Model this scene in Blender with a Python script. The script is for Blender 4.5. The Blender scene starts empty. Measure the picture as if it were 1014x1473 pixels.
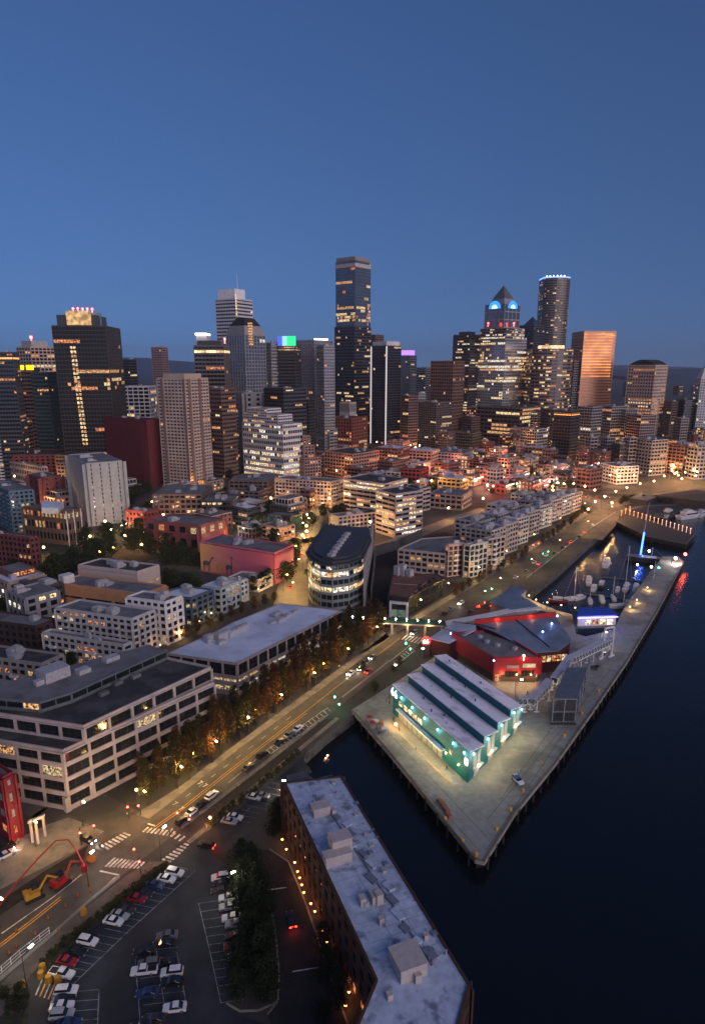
import bpy, math, random
from mathutils import Vector
R = random.Random(66)
S = bpy.context.scene
C = S.collection
# ---------------------------------------------------------------- camera
F_, CX_, CY_, CAMH = 950.0, 507.0, 770.0, 125.0
PT = math.atan2(245, 950.0)
cp_, sp_ = math.cos(PT), math.sin(PT)
cam = bpy.data.cameras.new('camera'); camo = bpy.data.objects.new('camera', cam); C.objects.link(camo)
camo.location = (0, 0, CAMH); camo.rotation_euler = (math.pi/2-PT, 0, 0)
cam.sensor_fit = 'VERTICAL'; cam.sensor_height = 36; cam.lens = 36*F_/1473
cam.shift_y = (CY_-736.5)/1473
cam.clip_end = 60000; cam.clip_start = 1
S.camera = camo
# ---------------------------------------------------------------- world: dusk sky
W = bpy.data.worlds.new('World'); S.world = W; W.use_nodes = True
nt = W.node_tree; nt.nodes.clear()
sky = nt.nodes.new('ShaderNodeTexSky'); sky.sky_type = 'NISHITA'; sky.sun_disc = False
SUN_EL, SUN_AZ = math.radians(3.0), math.radians(142)
sky.sun_elevation = SUN_EL; sky.sun_rotation = SUN_AZ
sky.altitude = 0; sky.air_density = 1.0; sky.dust_density = 0.3; sky.ozone_density = 4.0
bg = nt.nodes.new('ShaderNodeBackground'); bg.inputs[1].default_value = 0.15
wo = nt.nodes.new('ShaderNodeOutputWorld')
tc = nt.nodes.new('ShaderNodeTexCoord'); mp = nt.nodes.new('ShaderNodeMapping'); mp.vector_type = 'POINT'
mp.inputs['Scale'].default_value = (1, 1, .8); mp.inputs['Location'].default_value = (0, 0, .22)
nt.links.new(tc.outputs['Generated'], mp.inputs['Vector']); nt.links.new(mp.outputs[0], sky.inputs[0])
tint = nt.nodes.new('ShaderNodeMix'); tint.data_type = 'RGBA'; tint.blend_type = 'MULTIPLY'; tint.inputs[0].default_value = 1
tint.inputs[7].default_value = (1.75, 1.17, 1.27, 1)
nt.links.new(sky.outputs[0], tint.inputs[6]); nt.links.new(tint.outputs[2], bg.inputs[0]); nt.links.new(bg.outputs[0], wo.inputs[0])
# ---------------------------------------------------------------- sun just gone: a broad, weak, warm glow from the west
sl = bpy.data.lights.new('sun', 'SUN'); sl.energy = 1.6; sl.angle = math.radians(60); sl.color = (1, .80, .78)
so = bpy.data.objects.new('sun', sl); C.objects.link(so)
_az = SUN_AZ
so.rotation_euler = Vector((-math.sin(_az)*math.cos(.38), -math.cos(_az)*math.cos(.38), -math.sin(.38))).to_track_quat('-Z', 'Y').to_euler()
S.view_settings.view_transform = 'Standard'; S.view_settings.look = 'None'
S.view_settings.exposure = 0.32; S.view_settings.gamma = 1
S.cycles.max_bounces = 5; S.cycles.diffuse_bounces = 2; S.cycles.glossy_bounces = 3
S.cycles.transmission_bounces = 2; S.cycles.caustics_reflective = False; S.cycles.caustics_refractive = False
S.cycles.sample_clamp_indirect = 2.0
S.cycles.use_denoising = True
# ---------------------------------------------------------------- geometry helpers
GZ = 4.0
def G(x, y, z=GZ):
    """ground (or level z) point that the photo shows at pixel x, y (photo is 1014 x 1473)"""
    a, b = (x-CX_)/F_, (y-CY_)/F_
    t = (z-CAMH)/(-(sp_+b*cp_))
    return Vector((a*t, (cp_-b*sp_)*t))
def PX(X, Y, Z):
    dz = Z-CAMH; zc = Y*cp_-dz*sp_
    return CX_+F_*X/zc, CY_-F_*(Y*sp_+dz*cp_)/zc
def HT(bx, by, ty, z0=GZ):
    """height of the vertical that stands at base pixel and reaches picture row ty"""
    p = G(bx, by, z0); lo, hi = 0, 400
    for _ in range(40):
        m = (lo+hi)/2
        if PX(p.x, p.y, z0+m)[1] > ty: lo = m
        else: hi = m
    return lo
def V3(p, z): return Vector((p[0], p[1], z))
def U(deg): return Vector((math.cos(math.radians(deg)), math.sin(math.radians(deg))))
class MB:
    def __init__(s): s.v = []; s.f = []; s.m = []
    def face(s, pts, m=0):
        i = len(s.v); s.v += [tuple(p) for p in pts]; s.f.append(tuple(range(i, i+len(pts)))); s.m.append(m)
    def prism(s, poly, z0, z1, m=0, mt=None, bottom=True):
        n = len(poly); i = len(s.v)
        s.v += [(p[0], p[1], z0) for p in poly]+[(p[0], p[1], z1) for p in poly]
        for k in range(n):
            j = (k+1) % n; s.f.append((i+k, i+j, i+n+j, i+n+k)); s.m.append(m)
        s.f.append(tuple(range(i+n, i+2*n))); s.m.append(m if mt is None else mt)
        if bottom: s.f.append(tuple(range(i+n-1, i-1, -1))); s.m.append(m)
    def hexa(s, p, m=0):
        """8 points: bottom 4 (ccw), top 4"""
        i = len(s.v); s.v += [tuple(q) for q in p]
        for f in ((3,2,1,0),(4,5,6,7),(0,1,5,4),(1,2,6,5),(2,3,7,6),(3,0,4,7)):
            s.f.append(tuple(i+k for k in f)); s.m.append(m)
    def box(s, c, d, rz=0, m=0):
        """box with its BOTTOM centre at c"""
        ca, sa = math.cos(rz), math.sin(rz); q = []
        for z in (0, d[2]):
            for a, b in ((-1,-1),(1,-1),(1,1),(-1,1)):
                x, y = a*d[0]/2, b*d[1]/2; q.append((c[0]+x*ca-y*sa, c[1]+x*sa+y*ca, c[2]+z))
        s.hexa(q, m)
    def ob(s, p, u, n, a0, a1, d0, d1, z0, z1, m=0):
        """box along wall direction u, outward n, from point p"""
        q = [(p[0]+u[0]*a+n[0]*d, p[1]+u[1]*a+n[1]*d, z) for z in (z0, z1) for a, d in ((a0,d1),(a1,d1),(a1,d0),(a0,d0))]
        s.hexa(q, m)
    def bar(s, a, b, r, n=6, m=0, r2=None):
        a, b = Vector(a), Vector(b); r2 = r if r2 is None else r2
        d = (b-a).normalized(); x = d.orthogonal().normalized(); y = d.cross(x); i = len(s.v)
        for p, rr in ((a, r), (b, r2)):
            for k in range(n):
                t = 2*math.pi*k/n; s.v.append(tuple(p+(x*math.cos(t)+y*math.sin(t))*rr))
        for k in range(n):
            j = (k+1) % n; s.f.append((i+k, i+j, i+n+j, i+n+k)); s.m.append(m)
        s.f.append(tuple(range(i+n-1, i-1, -1))); s.m.append(m); s.f.append(tuple(range(i+n, i+2*n))); s.m.append(m)
    def ball(s, c, r, nu=8, nv=6, m=0, sz=1):
        i = len(s.v); s.v.append((c[0], c[1], c[2]+r*sz))
        for a in range(1, nv):
            for b in range(nu):
                t, p = math.pi*a/nv, 2*math.pi*b/nu
                s.v.append((c[0]+r*math.sin(t)*math.cos(p), c[1]+r*math.sin(t)*math.sin(p), c[2]+r*sz*math.cos(t)))
        s.v.append((c[0], c[1], c[2]-r*sz)); e = len(s.v)-1
        for b in range(nu):
            s.f.append((i, i+1+b, i+1+(b+1) % nu)); s.m.append(m)
            s.f.append((e, e-nu+(b+1) % nu, e-nu+b)); s.m.append(m)
            for a in range(nv-2):
                q = i+1+a*nu; s.f.append((q+b, q+nu+b, q+nu+(b+1) % nu, q+(b+1) % nu)); s.m.append(m)
    def mesh(s, name, mats, off=None, smooth=False):
        me = bpy.data.meshes.new(name)
        v = s.v if off is None else [(p[0]-off[0], p[1]-off[1], p[2]-off[2]) for p in s.v]
        me.from_pydata(v, [], s.f)
        for k in (mats if isinstance(mats, (list, tuple)) else [mats]): me.materials.append(k)
        me.polygons.foreach_set('material_index', s.m)
        if smooth: me.polygons.foreach_set('use_smooth', [True]*len(s.f))
        me.update(); return me
    def build(s, name, mats, parent=None, smooth=False, world=True, loc=None):
        """world=True: the vertices are world coordinates and the parent an unrotated Empty"""
        off = None
        if parent is not None and world:
            off = parent['_at']
        if parent is None and world and s.v:
            xs = [p[0] for p in s.v]; ys = [p[1] for p in s.v]; zs = [p[2] for p in s.v]
            off = ((min(xs)+max(xs))/2, (min(ys)+max(ys))/2, min(zs))
        o = bpy.data.objects.new(name, s.mesh(name, mats, off, smooth)); C.objects.link(o)
        if parent is not None: o.parent = parent
        elif off is not None: o.location = off
        if loc is not None: o.location = loc
        return o
def tag(o, label=None, cat=None, group=None, kind=None):
    if label: o['label'] = label
    if cat: o['category'] = cat
    if group: o['group'] = group
    if kind: o['kind'] = kind
    return o
ALL = []; FPT = []
def thing(name, label, cat, loc, group=None, rz=0):
    o = bpy.data.objects.new(name, None); C.objects.link(o); o.location = loc; o.rotation_euler = (0, 0, rz)
    o['_at'] = tuple(loc); o.empty_display_size = 1; ALL.append(o)
    return tag(o, label, cat, group)
def struct(o): o['kind'] = 'structure'; return o
def dup(root, loc, rz=0, label=None, group=None, sc=None):
    r = root.copy(); C.objects.link(r); r.location = loc; r.rotation_euler = (0, 0, rz)
    if sc: r.scale = (sc, sc, sc) if not isinstance(sc, tuple) else sc
    if label: r['label'] = label
    if group: r['group'] = group
    for ch in root.children:
        c = ch.copy(); C.objects.link(c); c.parent = r
        for g in ch.children:
            d = g.copy(); C.objects.link(d); d.parent = c
    return r
# ---------------------------------------------------------------- materials
MATS = {}
def mat(name, col, rough=.8, metal=0, var=.18, scale=.35, spec=.4, dirt=None, dscale=.12, bump=0, bscale=4, stain=(.5,.62)):
    """principled, with two octaves of real-surface variation; dirt: second colour in patches of its own"""
    if name in MATS: return MATS[name]
    m = bpy.data.materials.new(name); m.use_nodes = True; n = m.node_tree.nodes; l = m.node_tree.links
    b = n['Principled BSDF']; b.inputs['Roughness'].default_value = rough; b.inputs['Metallic'].default_value = metal
    b.inputs['Specular IOR Level'].default_value = spec
    g = n.new('ShaderNodeNewGeometry')
    def noise(sc, det):
        t = n.new('ShaderNodeTexNoise'); t.inputs['Scale'].default_value = sc; t.inputs['Detail'].default_value = det
        l.new(g.outputs['Position'], t.inputs['Vector']); return t
    t = noise(scale, 6)
    r = n.new('ShaderNodeValToRGB'); r.color_ramp.elements[0].position = .3; r.color_ramp.elements[1].position = .72
    r.color_ramp.elements[0].color = tuple(c*(1-var) for c in col[:3])+(1,); r.color_ramp.elements[1].color = tuple(min(1, c*(1+var)) for c in col[:3])+(1,)
    l.new(t.outputs[0], r.inputs[0]); out = r.outputs[0]
    if dirt:
        t2 = noise(dscale, 8); r2 = n.new('ShaderNodeValToRGB'); r2.color_ramp.elements[0].position = stain[0]; r2.color_ramp.elements[1].position = stain[1]
        mx = n.new('ShaderNodeMix'); mx.data_type = 'RGBA'; l.new(t2.outputs[0], r2.inputs[0]); l.new(r2.outputs[0], mx.inputs[0])
        l.new(out, mx.inputs[6]); mx.inputs[7].default_value = tuple(dirt[:3])+(1,); out = mx.outputs[2]
    l.new(out, b.inputs['Base Color'])
    if bump:
        t3 = noise(bscale, 3); bp = n.new('ShaderNodeBump'); bp.inputs['Strength'].default_value = bump; bp.inputs['Distance'].default_value = .1
        l.new(t3.outputs[0], bp.inputs['Height']); l.new(bp.outputs[0], b.inputs['Normal'])
    MATS[name] = m; return m
def emit(name, col, st, var=0, scale=.6, base=(.02,.02,.02), rough=.3):
    if name in MATS: return MATS[name]
    m = bpy.data.materials.new(name); m.use_nodes = True; n = m.node_tree.nodes; l = m.node_tree.links
    b = n['Principled BSDF']; b.inputs['Base Color'].default_value = base+(1,); b.inputs['Roughness'].default_value = rough
    b.inputs['Emission Color'].default_value = tuple(col)+(1,); b.inputs['Emission Strength'].default_value = st
    if var:
        g = n.new('ShaderNodeNewGeometry'); t = n.new('ShaderNodeTexNoise'); t.inputs['Scale'].default_value = scale; t.inputs['Detail'].default_value = 3
        oi = n.new('ShaderNodeObjectInfo'); av = n.new('ShaderNodeVectorMath'); av.operation = 'ADD'
        l.new(g.outputs['Position'], av.inputs[0]); l.new(oi.outputs['Random'], av.inputs[1]); l.new(av.outputs[0], t.inputs['Vector'])
        mr = n.new('ShaderNodeMapRange'); mr.inputs[1].default_value = .40; mr.inputs[2].default_value = .62
        mr.inputs[3].default_value = st*(1-var); mr.inputs[4].default_value = st*(1+var)
        l.new(t.outputs[0], mr.inputs[0]); l.new(mr.outputs[0], b.inputs['Emission Strength'])
    MATS[name] = m; return m
def glassmat(name, col, rough=.12, spec=.8):
    if name in MATS: return MATS[name]
    m = mat(name, col, rough, 0, .3, .08, spec)
    return m
GL_DARK = glassmat('dark_window_glass', (.012,.015,.018))
GL_TOWER = mat('dark_tower_glass', (.045,.048,.055), .16, .85, .4, .03, .8)
GL_BLUE = glassmat('blue_window_glass', (.03,.045,.06), .1, 1)
GL_TEAL = glassmat('teal_window_glass', (.012,.03,.035), .12, .8)
GL_GREY = mat('grey_reflective_glass', (.24,.26,.29), .16, .85, .25, .03, .8)
E_WARM = emit('lit_window_warm', (1,.50,.20), .6, .95, .9)
E_YEL = emit('lit_window_yellow', (1,.70,.36), .8, .92, .9)
E_WHT = emit('lit_window_white', (1,.86,.66), .85, .9, .9)
E_ORG = emit('lit_window_orange', (1,.34,.12), .6, .95, .9)
FRAME = mat('dark_window_frame', (.035,.035,.037), .5)
ASPH = mat('asphalt', (.05,.05,.052), .85, 0, .3, .15, .3, dirt=(.03,.03,.032), dscale=.05, bump=.3, bscale=6)
CONC = mat('concrete', (.27,.26,.25), .85, 0, .2, .3, .3, dirt=(.17,.165,.155), dscale=.15)
WHITE = mat('white_road_paint', (.6,.6,.57), .7, 0, .35, 1.5, .3, dirt=(.3,.3,.28), dscale=.8)
YELP = mat('yellow_road_paint', (.65,.33,.04), .7, 0, .3, 1.5)
STEELW = mat('white_painted_steel', (.62,.63,.66), .45, 0, .15, 1)
STEELG = mat('grey_galvanised_steel', (.32,.33,.35), .45, .4, .2, 1)
DARKM = mat('dark_metal', (.04,.04,.045), .5, .2)
ROOFW = mat('pale_membrane_roof', (.58,.64,.77), .75, 0, .16, .18, .3, dirt=(.44,.49,.60), dscale=.09)
ROOFG = mat('grey_roof', (.16,.165,.175), .85, 0, .25, .2, .3, dirt=(.10,.10,.105), dscale=.1)
ROOFD = mat('dark_tar_roof', (.045,.045,.047), .85, 0, .3, .25, .3, dirt=(.08,.08,.08), dscale=.12)
MECH = mat('rooftop_unit_grey', (.38,.38,.40), .6, .1, .2, 1)
# ---------------------------------------------------------------- facade builder
def inward(poly):
    a = 0
    for i in range(len(poly)):
        p, q = poly[i], poly[(i+1) % len(poly)]; a += p[0]*q[1]-q[0]*p[1]
    return poly if a > 0 else poly[::-1]
NEARLIT = {}
for _m, _c in ((E_WARM, (1,.52,.22)), (E_YEL, (1,.72,.38)), (E_WHT, (1,.86,.66)), (E_ORG, (1,.34,.12))): NEARLIT[_m.name] = emit('near_'+_m.name, _c, .42, .97, 1.6)
LITSET = {'w': (E_WARM, E_YEL, E_ORG), 'y': (E_YEL, E_WHT, E_WARM), 'o': (E_ORG, E_WARM, E_YEL), 'c': (E_WHT, E_YEL, E_WARM)}
def facade(root, poly, z0, z1, wall, nf=None, fh=3.4, bay=4, pw=.7, sp=.3, pd=.34, glass=None, lit=.1, lits='w', mode='row', roof=None,
           parapet=.9, only=None, rows=None, maxw=100, nogrid=False, sd=.28, top=True, floorlit=None, name='wall', runs=(1, 1, 2, 3)):
    """walls with piers and spandrels standing proud of a core, windows between them, and a roof behind a parapet"""
    poly = inward([Vector(p[:2]) for p in poly]); nf = nf or max(1, round((z1-z0)/fh)); fh = (z1-z0)/nf
    glass = glass or GL_DARK; roof = roof or ROOFG; n = len(poly)
    w = MB(); w.prism(poly, z0-.3, z1)
    cells = []
    for i in range(n):
        p, q = poly[i], poly[(i+1) % n]; L = (q-p).length
        if L < .8: continue
        u = (q-p)/L; nn = Vector((u.y, -u.x)); mid = (p+q)/2; facing = nn.dot(Vector((0, 0))-mid) > 0
        if not nogrid:
            nb = max(1, round(L/bay)); bw = L/nb
            for k in range(nb+1):
                if pw > .02 or k in (0, nb):
                    ww = max(pw, .3) if k not in (0, nb) else max(pw, .6); w.ob(p, u, nn, k*bw-ww/2, k*bw+ww/2, -.05, pd, z0-.2, z1+.03)
            for k in range(nf):
                w.ob(p, u, nn, .02, L-.02, -.04, sd, z0+k*fh, z0+k*fh+sp*fh)
            w.ob(p, u, nn, .02, L-.02, -.04, sd, z1-.35*min(sp,.6)*fh, z1-.01)
            if only is None or i in only:
                for f in range(nf):
                    fl = lit*R.choice((.3, .6, 1, 1, 2.2)) if floorlit is None else floorlit.get(f, lit)
                    run = 0
                    for k in range(nb):
                        if run <= 0 and R.random() < fl: run = R.choice(runs); hue = R.choice((1,1,1,2,2,3))
                        on = run > 0; run -= 1
                        cells.append((f, p, u, nn, k*bw+max(pw,.12)/2, (k+1)*bw-max(pw,.12)/2, z0+f*fh+sp*fh, z0+(f+1)*fh-.02, (hue if on else 0), facing))
        if parapet: w.ob(p, u, nn, -.02, L+.02, -.35, .12, z1+.02, z1+parapet)
    w.build(name, [wall], root)
    if top:
        r = MB(); r.prism(poly, z1+.04, z1+.14); r.build('roof', [roof], root)
    mats = [glass]+(list(LITSET[lits]) if mode == 'row' else [NEARLIT[m_] for m_ in (q.name for q in LITSET[lits])])
    if mode == 'row':
        for f in range(nf):
            m = MB()
            for c in cells:
                if c[0] == f:
                    _, p, u, nn, a0, a1, c0, c1, mi, _x = c
                    m.face([V3(p+u*a0+nn*.06, c0), V3(p+u*a1+nn*.06, c0), V3(p+u*a1+nn*.06, c1), V3(p+u*a0+nn*.06, c1)], mi)
            if m.f: m.build('window_row', mats, root)
    else:
        vis = sorted([c for c in cells if c[9]], key=lambda c: -(c[5]-c[4])*(c[7]-c[6])/((c[1]+c[2]*c[4]).length))[:maxw]
        vs = set(id(c) for c in vis); rest = MB(); cache = {}
        for c in cells:
            f, p, u, nn, a0, a1, c0, c1, mi, _x = c
            if id(c) in vs:
                key = (round(a1-a0, 2), round(c1-c0, 2), mi)
                if key not in cache:
                    m = MB(); ww, hh = a1-a0, c1-c0
                    m.box((0, 0, 0), (ww, .1, hh), 0, 0)
                    nv = max(1, round(ww/2.2))
                    for k in range(nv+1): m.box((-ww/2+.04+k*(ww-.08)/nv, -.06, 0), (.08, .07, hh), 0, 1)
                    m.box((0, -.055, hh*.32), (ww, .05, .07), 0, 1)
                    cache[key] = m.mesh('window', [mats[mi], FRAME])
                o = bpy.data.objects.new('window', cache[key]); C.objects.link(o); o.parent = root
                c_ = p+u*(a0+a1)/2+nn*.05; o.location = Vector((c_.x, c_.y, c0))-Vector(root['_at'])
                o.rotation_euler = (0, 0, math.atan2(u.y, u.x))
            else:
                rest.face([V3(p+u*a0+nn*.06, c0), V3(p+u*a1+nn*.06, c0), V3(p+u*a1+nn*.06, c1), V3(p+u*a0+nn*.06, c1)], mi)
        if rest.f: tag(rest.build('window', mats, root), kind='stuff')
    return poly
def centre(poly, z=GZ): return (sum(p[0] for p in poly)/len(poly), sum(p[1] for p in poly)/len(poly), z)
SKEW = 0
def auto_ang(xl, xc, xr):
    view = 90+math.degrees(math.atan2(CX_-xc, F_)); return view-max(10, min(80, math.degrees(math.atan2(xr-xc, xc-xl))))
def rect(xl, xc, xr, yt, yb, ang):
    """plan of a box from the photo: picture columns of its left, near and right top corners, top and foot row of the near corner"""
    x = xc
    for _ in range(8):
        p = G(x, yb); h = HT(x, yb, yt); X = PX(p.x, p.y, GZ+h)[0]; x += xc-X
    u, v = U(ang), U(ang+90+SKEW)
    def reach(d, tx, s):
        lo, hi = .5, 400
        for _ in range(40):
            m = (lo+hi)/2; q = p+d*m
            if (PX(q.x, q.y, GZ+h)[0]-tx)*s < 0: lo = m
            else: hi = m
        return lo
    L1 = reach(u, xr, 1); L2 = reach(v, xl, -1)
    return p, u, v, min(L1, 90), min(L2, 90), h
def B(name, label, xl, xc, xr, yt, yb, ang, wall, group=None, cat='building', units=2, podium=0, depth=None, **k):
    p, u, v, L1, L2, h = rect(xl, xc, xr, yt, yb, ang)
    if depth:
        L1 = max(L1, depth[0]) if depth[0] else L1; L2 = max(L2, depth[1]) if depth[1] else L2
    poly = [p, p+u*L1, p+u*L1+v*L2, p+v*L2]
    t = thing(name, label, cat, centre(poly), group); c_ = centre(poly); FPT.append((c_[0], c_[1], math.hypot(L1, L2)/2))
    facade(t, poly, GZ, GZ+h, wall, **k)
    rooftop(t, poly, GZ+h, units)
    return t, poly, GZ+h
def topbox(t, poly, z, fr, h, m, name='roof_box', dz=0):
    """block on a roof: fractions a0,a1 along the right-going edge and b0,b1 along the left-going one"""
    p, u, v = poly[0], poly[1]-poly[0], poly[3]-poly[0]; a0, a1, b0, b1 = fr
    b = MB(); b.prism(inward([p+u*a0+v*b0, p+u*a1+v*b0, p+u*a1+v*b1, p+u*a0+v*b1]), z+dz, z+dz+h); return b.build(name, [m], t)
def balconies(t, poly, z, m, fh=3.1, bay=3.4):
    poly = inward(poly)
    for i in range(len(poly)):
        p, q = poly[i], poly[(i+1) % len(poly)]; L = (q-p).length
        if L < 12: continue
        u = (q-p)/L; n = Vector((u.y, -u.x))
        if n.dot(-p) < 0: continue
        nb = max(1, round(L/bay)); bw = L/nb
        for k in range(1, nb-1, R.choice((3, 4))):
            for f in range(1, int((z-GZ)/fh)):
                b = MB(); z0 = GZ+f*fh; a0, a1 = k*bw+.1, (k+1)*bw-.1; b.ob(p, u, n, a0, a1, .15, 1.5, z0, z0+.16); b.ob(p, u, n, a0, a1, 1.42, 1.5, z0+.16, z0+1.1)
                for a in (a0, a1-.06): b.ob(p, u, n, a, a+.06, .2, 1.42, z0+.16, z0+1.08)
                b.build('balcony', [m], t)
def rooftop(t, poly, z, n, col=None, big=True):
    poly = inward([Vector(p[:2]) for p in poly]); u = (poly[1]-poly[0]); v = (poly[-1]-poly[0]); an = math.atan2(u.y, u.x)
    for i in range(n):
        a, b = R.uniform(.22, .75), R.uniform(.25, .7); c = poly[0]+u*a+v*b; m = MB()
        s = (min(u.length*.3, R.uniform(2.5, 6)), min(v.length*.3, R.uniform(2, 4.5)), R.uniform(1.4, 3.2))
        m.box((c.x, c.y, z+.1), s, an); m.box((c.x, c.y, z+.1+s[2]), (s[0]*.7, s[1]*.7, .35), an)
        m.box((c.x+s[0]*.8*math.cos(an), c.y+s[0]*.8*math.sin(an), z+.1), (s[0]*.4, s[1]*.5, s[2]*.5), an)
        m.build('rooftop_unit', [col or MECH], t)
# ================================================================ SETTING
def pxs(l, z=GZ): return [G(x, y, z) for x, y in l]
def sheet(name, px, z, m, th=None, world=None):
    poly = inward(world or pxs(px)); b = MB()
    if th: b.prism(poly, z-th, z)
    else: b.face([V3(p, z) for p in poly])
    return struct(b.build(name, [m]))
# water
wm = bpy.data.materials.new('sea_water'); wm.use_nodes = True
_n = wm.node_tree.nodes; _l = wm.node_tree.links; _b = _n['Principled BSDF']
_b.inputs['Base Color'].default_value = (.003, .006, .010, 1); _b.inputs['Roughness'].default_value = .09; _b.inputs['IOR'].default_value = 1.33
_g = _n.new('ShaderNodeNewGeometry'); _mp = _n.new('ShaderNodeMapping'); _mp.inputs['Scale'].default_value = (.5, .22, 1); _mp.inputs['Rotation'].default_value = (0, 0, .5)
_t = _n.new('ShaderNodeTexNoise'); _t.inputs['Scale'].default_value = 1.0; _t.inputs['Detail'].default_value = 5; _t.inputs['Roughness'].default_value = .6
_bp = _n.new('ShaderNodeBump'); _bp.inputs['Strength'].default_value = .7; _bp.inputs['Distance'].default_value = .35
_l.new(_g.outputs['Position'], _mp.inputs[0]); _l.new(_mp.outputs[0], _t.inputs['Vector']); _l.new(_t.outputs[0], _bp.inputs['Height']); _l.new(_bp.outputs[0], _b.inputs['Normal'])
b = MB(); b.face([(-3000, -800, 0), (16000, -800, 0), (16000, 14000, 0), (-3000, 14000, 0)]); struct(b.build('water', [wm]))
# land: one sheet to the horizon, with a seawall along the shore
SEAW = mat('seawall_concrete', (.10,.095,.09), .9, 0, .3, .3, dirt=(.04,.04,.038), dscale=.3)
LAND = mat('city_ground', (.060,.058,.056), .9, 0, .35, .05, .3, dirt=(.03,.032,.028), dscale=.02)
shore = pxs([(1180,742),(1014,731),(970,738),(935,739),(905,736),(884,750),(850,779),(800,824),(757,858),(702,893),(620,948),(556,990),(507,1028),(470,1056),(440,1083),(436,1098),(450,1150),(520,1290),(610,1440),(700,1600),(760,1720)])
land = [Vector((-9000, -300)), Vector((-9000, 12000)), Vector((14000, 12000)), Vector((14000, 2600)), Vector((1500, 1400))]+shore+[Vector((20, -300))]
b = MB(); b.prism(inward(land), -3, GZ, 1, 0, bottom=False); struct(b.build('ground', [LAND, SEAW]))
# hills to the south
HILL = mat('haze_blue_hill', (.02,.045,.08), .95, 0, .3, .004)  # distance haze is put into this blue hill colour
def hills(y, x0, x1, h, seed, name):
    rr = random.Random(seed); b = MB(); n = 60; ph = [rr.uniform(0, 6) for _ in range(5)]
    pr = [h*(.55+.25*math.sin(ph[0]+i*.13)+.12*math.sin(ph[1]+i*.31)+.07*math.sin(ph[2]+i*.8)+.03*math.sin(ph[3]+i*1.9)) for i in range(n+1)]
    X = [x0+(x1-x0)*i/n for i in range(n+1)]; ro = []
    for dy, k in ((-1400, 0), (-900, .35), (-400, .8), (0, 1), (900, .5), (2000, 0)):
        ro.append([(X[i], y+dy+120*math.sin(i*.7), max(GZ-1, GZ-1+pr[i]*k)) for i in range(n+1)])
    for a in range(len(ro)-1):
        for i in range(n): b.face([ro[a][i], ro[a][i+1], ro[a+1][i+1], ro[a+1][i]])
    struct(b.build(name, [HILL], smooth=True))
hills(7500, -5000, 4200, 95, 3, 'hills'); hills(6200, 2300, 6800, 175, 5, 'hills'); hills(10500, -6000, 13000, 260, 8, 'hills')
# roads ---------------------------------------------------------------
ROAD = mat('road_asphalt', (.085,.08,.072), .8, 0, .25, .25, .35, dirt=(.055,.052,.05), dscale=.08, bump=.3, bscale=7)
WALK = mat('pavement_concrete', (.21,.19,.165), .85, 0, .2, .5, .3, dirt=(.13,.12,.105), dscale=.25)
PARK = mat('parking_asphalt', (.028,.036,.046), .85, 0, .3, .2, .35, dirt=(.016,.020,.026), dscale=.07, bump=.3, bscale=7)
L_kerb = [(-60,1275),(60,1205),(120,1180),(190,1170),(262,1140),(330,1088),(439,1008),(503,961),(560,917),(640,868),(720,820),(800,768),(850,737),(893,716)]
R_kerb = [(-60,1490),(10,1400),(75,1340),(137,1290),(200,1240),(280,1177),(370,1108),(467,1034),(545,970),(610,922),(690,872),(757,830),(830,776),(887,740),(905,728)]
struct(sheet('road', L_kerb+R_kerb[::-1], GZ+.02, ROAD))
def strip(name, px, z, w, m, th=None):
    """ribbon of width w along a picture line"""
    pts = pxs(px); b = MB()
    for i in range(len(pts)-1):
        d = (pts[i+1]-pts[i]).normalized(); n = Vector((-d.y, d.x))*w/2
        q = [pts[i]-n, pts[i+1]-n, pts[i+1]+n, pts[i]+n]
        if th: b.prism(q, z-th, z)
        else: b.face([V3(p, z) for p in q])
    return b
def road(px, w, z=GZ+.03, m=None, name='road'): return struct(strip(name, px, z, w, m).build(name, [m or ROAD]))
def mk(px, w=.25, z=GZ+.05, m=None): return struct(strip('m', px, z, w, m).build('road_marking', [m or WHITE]))
# pavement along the trees; cycle track; quay walk
sheet('pavement', [(262,1130),(330,1078),(439,998),(503,951),(556,910),(560,917),(503,961),(439,1008),(330,1088),(255,1147),(215,1178),(196,1172)], GZ+.14, WALK, .2)
sheet('pavement', [(505,950),(560,908),(640,860),(720,812),(800,760),(850,729),(850,737),(800,768),(720,820),(640,868),(560,917)], GZ+.14, WALK, .2)
TRACK = mat('dark_track_bed', (.035,.032,.03), .9, 0, .3, .5)
sheet('path', [(262,1192),(370,1109),(467,1035),(480,1034),(440,1069),(380,1116),(300,1180),(270,1206)], GZ+.04, TRACK)
road([(272,1212),(306,1184),(380,1121),(446,1066),(486,1033)], 1.6, GZ+.16, WALK, 'pavement')
strip('k', [(262,1192),(370,1109),(467,1033)], GZ+.2, .5, WALK, .24).build('kerb', [WALK])['kind'] = 'structure'
strip('k', [(0,1410),(75,1346),(137,1291),(172,1262)], GZ+.45, .7, CONC, .5).build('kerb', [CONC])['kind'] = 'structure'
sheet('pavement', [(-60,1500),(10,1408),(75,1346),(137,1296),(180,1262),(215,1240),(242,1240),(180,1292),(120,1336),(62,1385),(45,1402),(20,1440),(-30,1500)], GZ+.14, mat('brown_pavement', (.105,.095,.085), .9, 0, .25, .4), .2)
sheet('pavement', [(-60,1262),(30,1205),(70,1186),(100,1176),(150,1196),(128,1214),(60,1250),(-40,1300)], GZ+.1, WALK, .16)
PLANT = mat('planting_bed', (.035,.038,.022), .95, 0, .5, .8)
road([(60,1393),(120,1340),(180,1296),(240,1248)], 2.2, GZ+.3, PLANT, 'planting_bed')
sheet('planting_bed', [(-30,1480),(0,1428),(22,1408),(45,1424),(40,1473),(30,1520),(-30,1520)], GZ+.12, PLANT)
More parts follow.
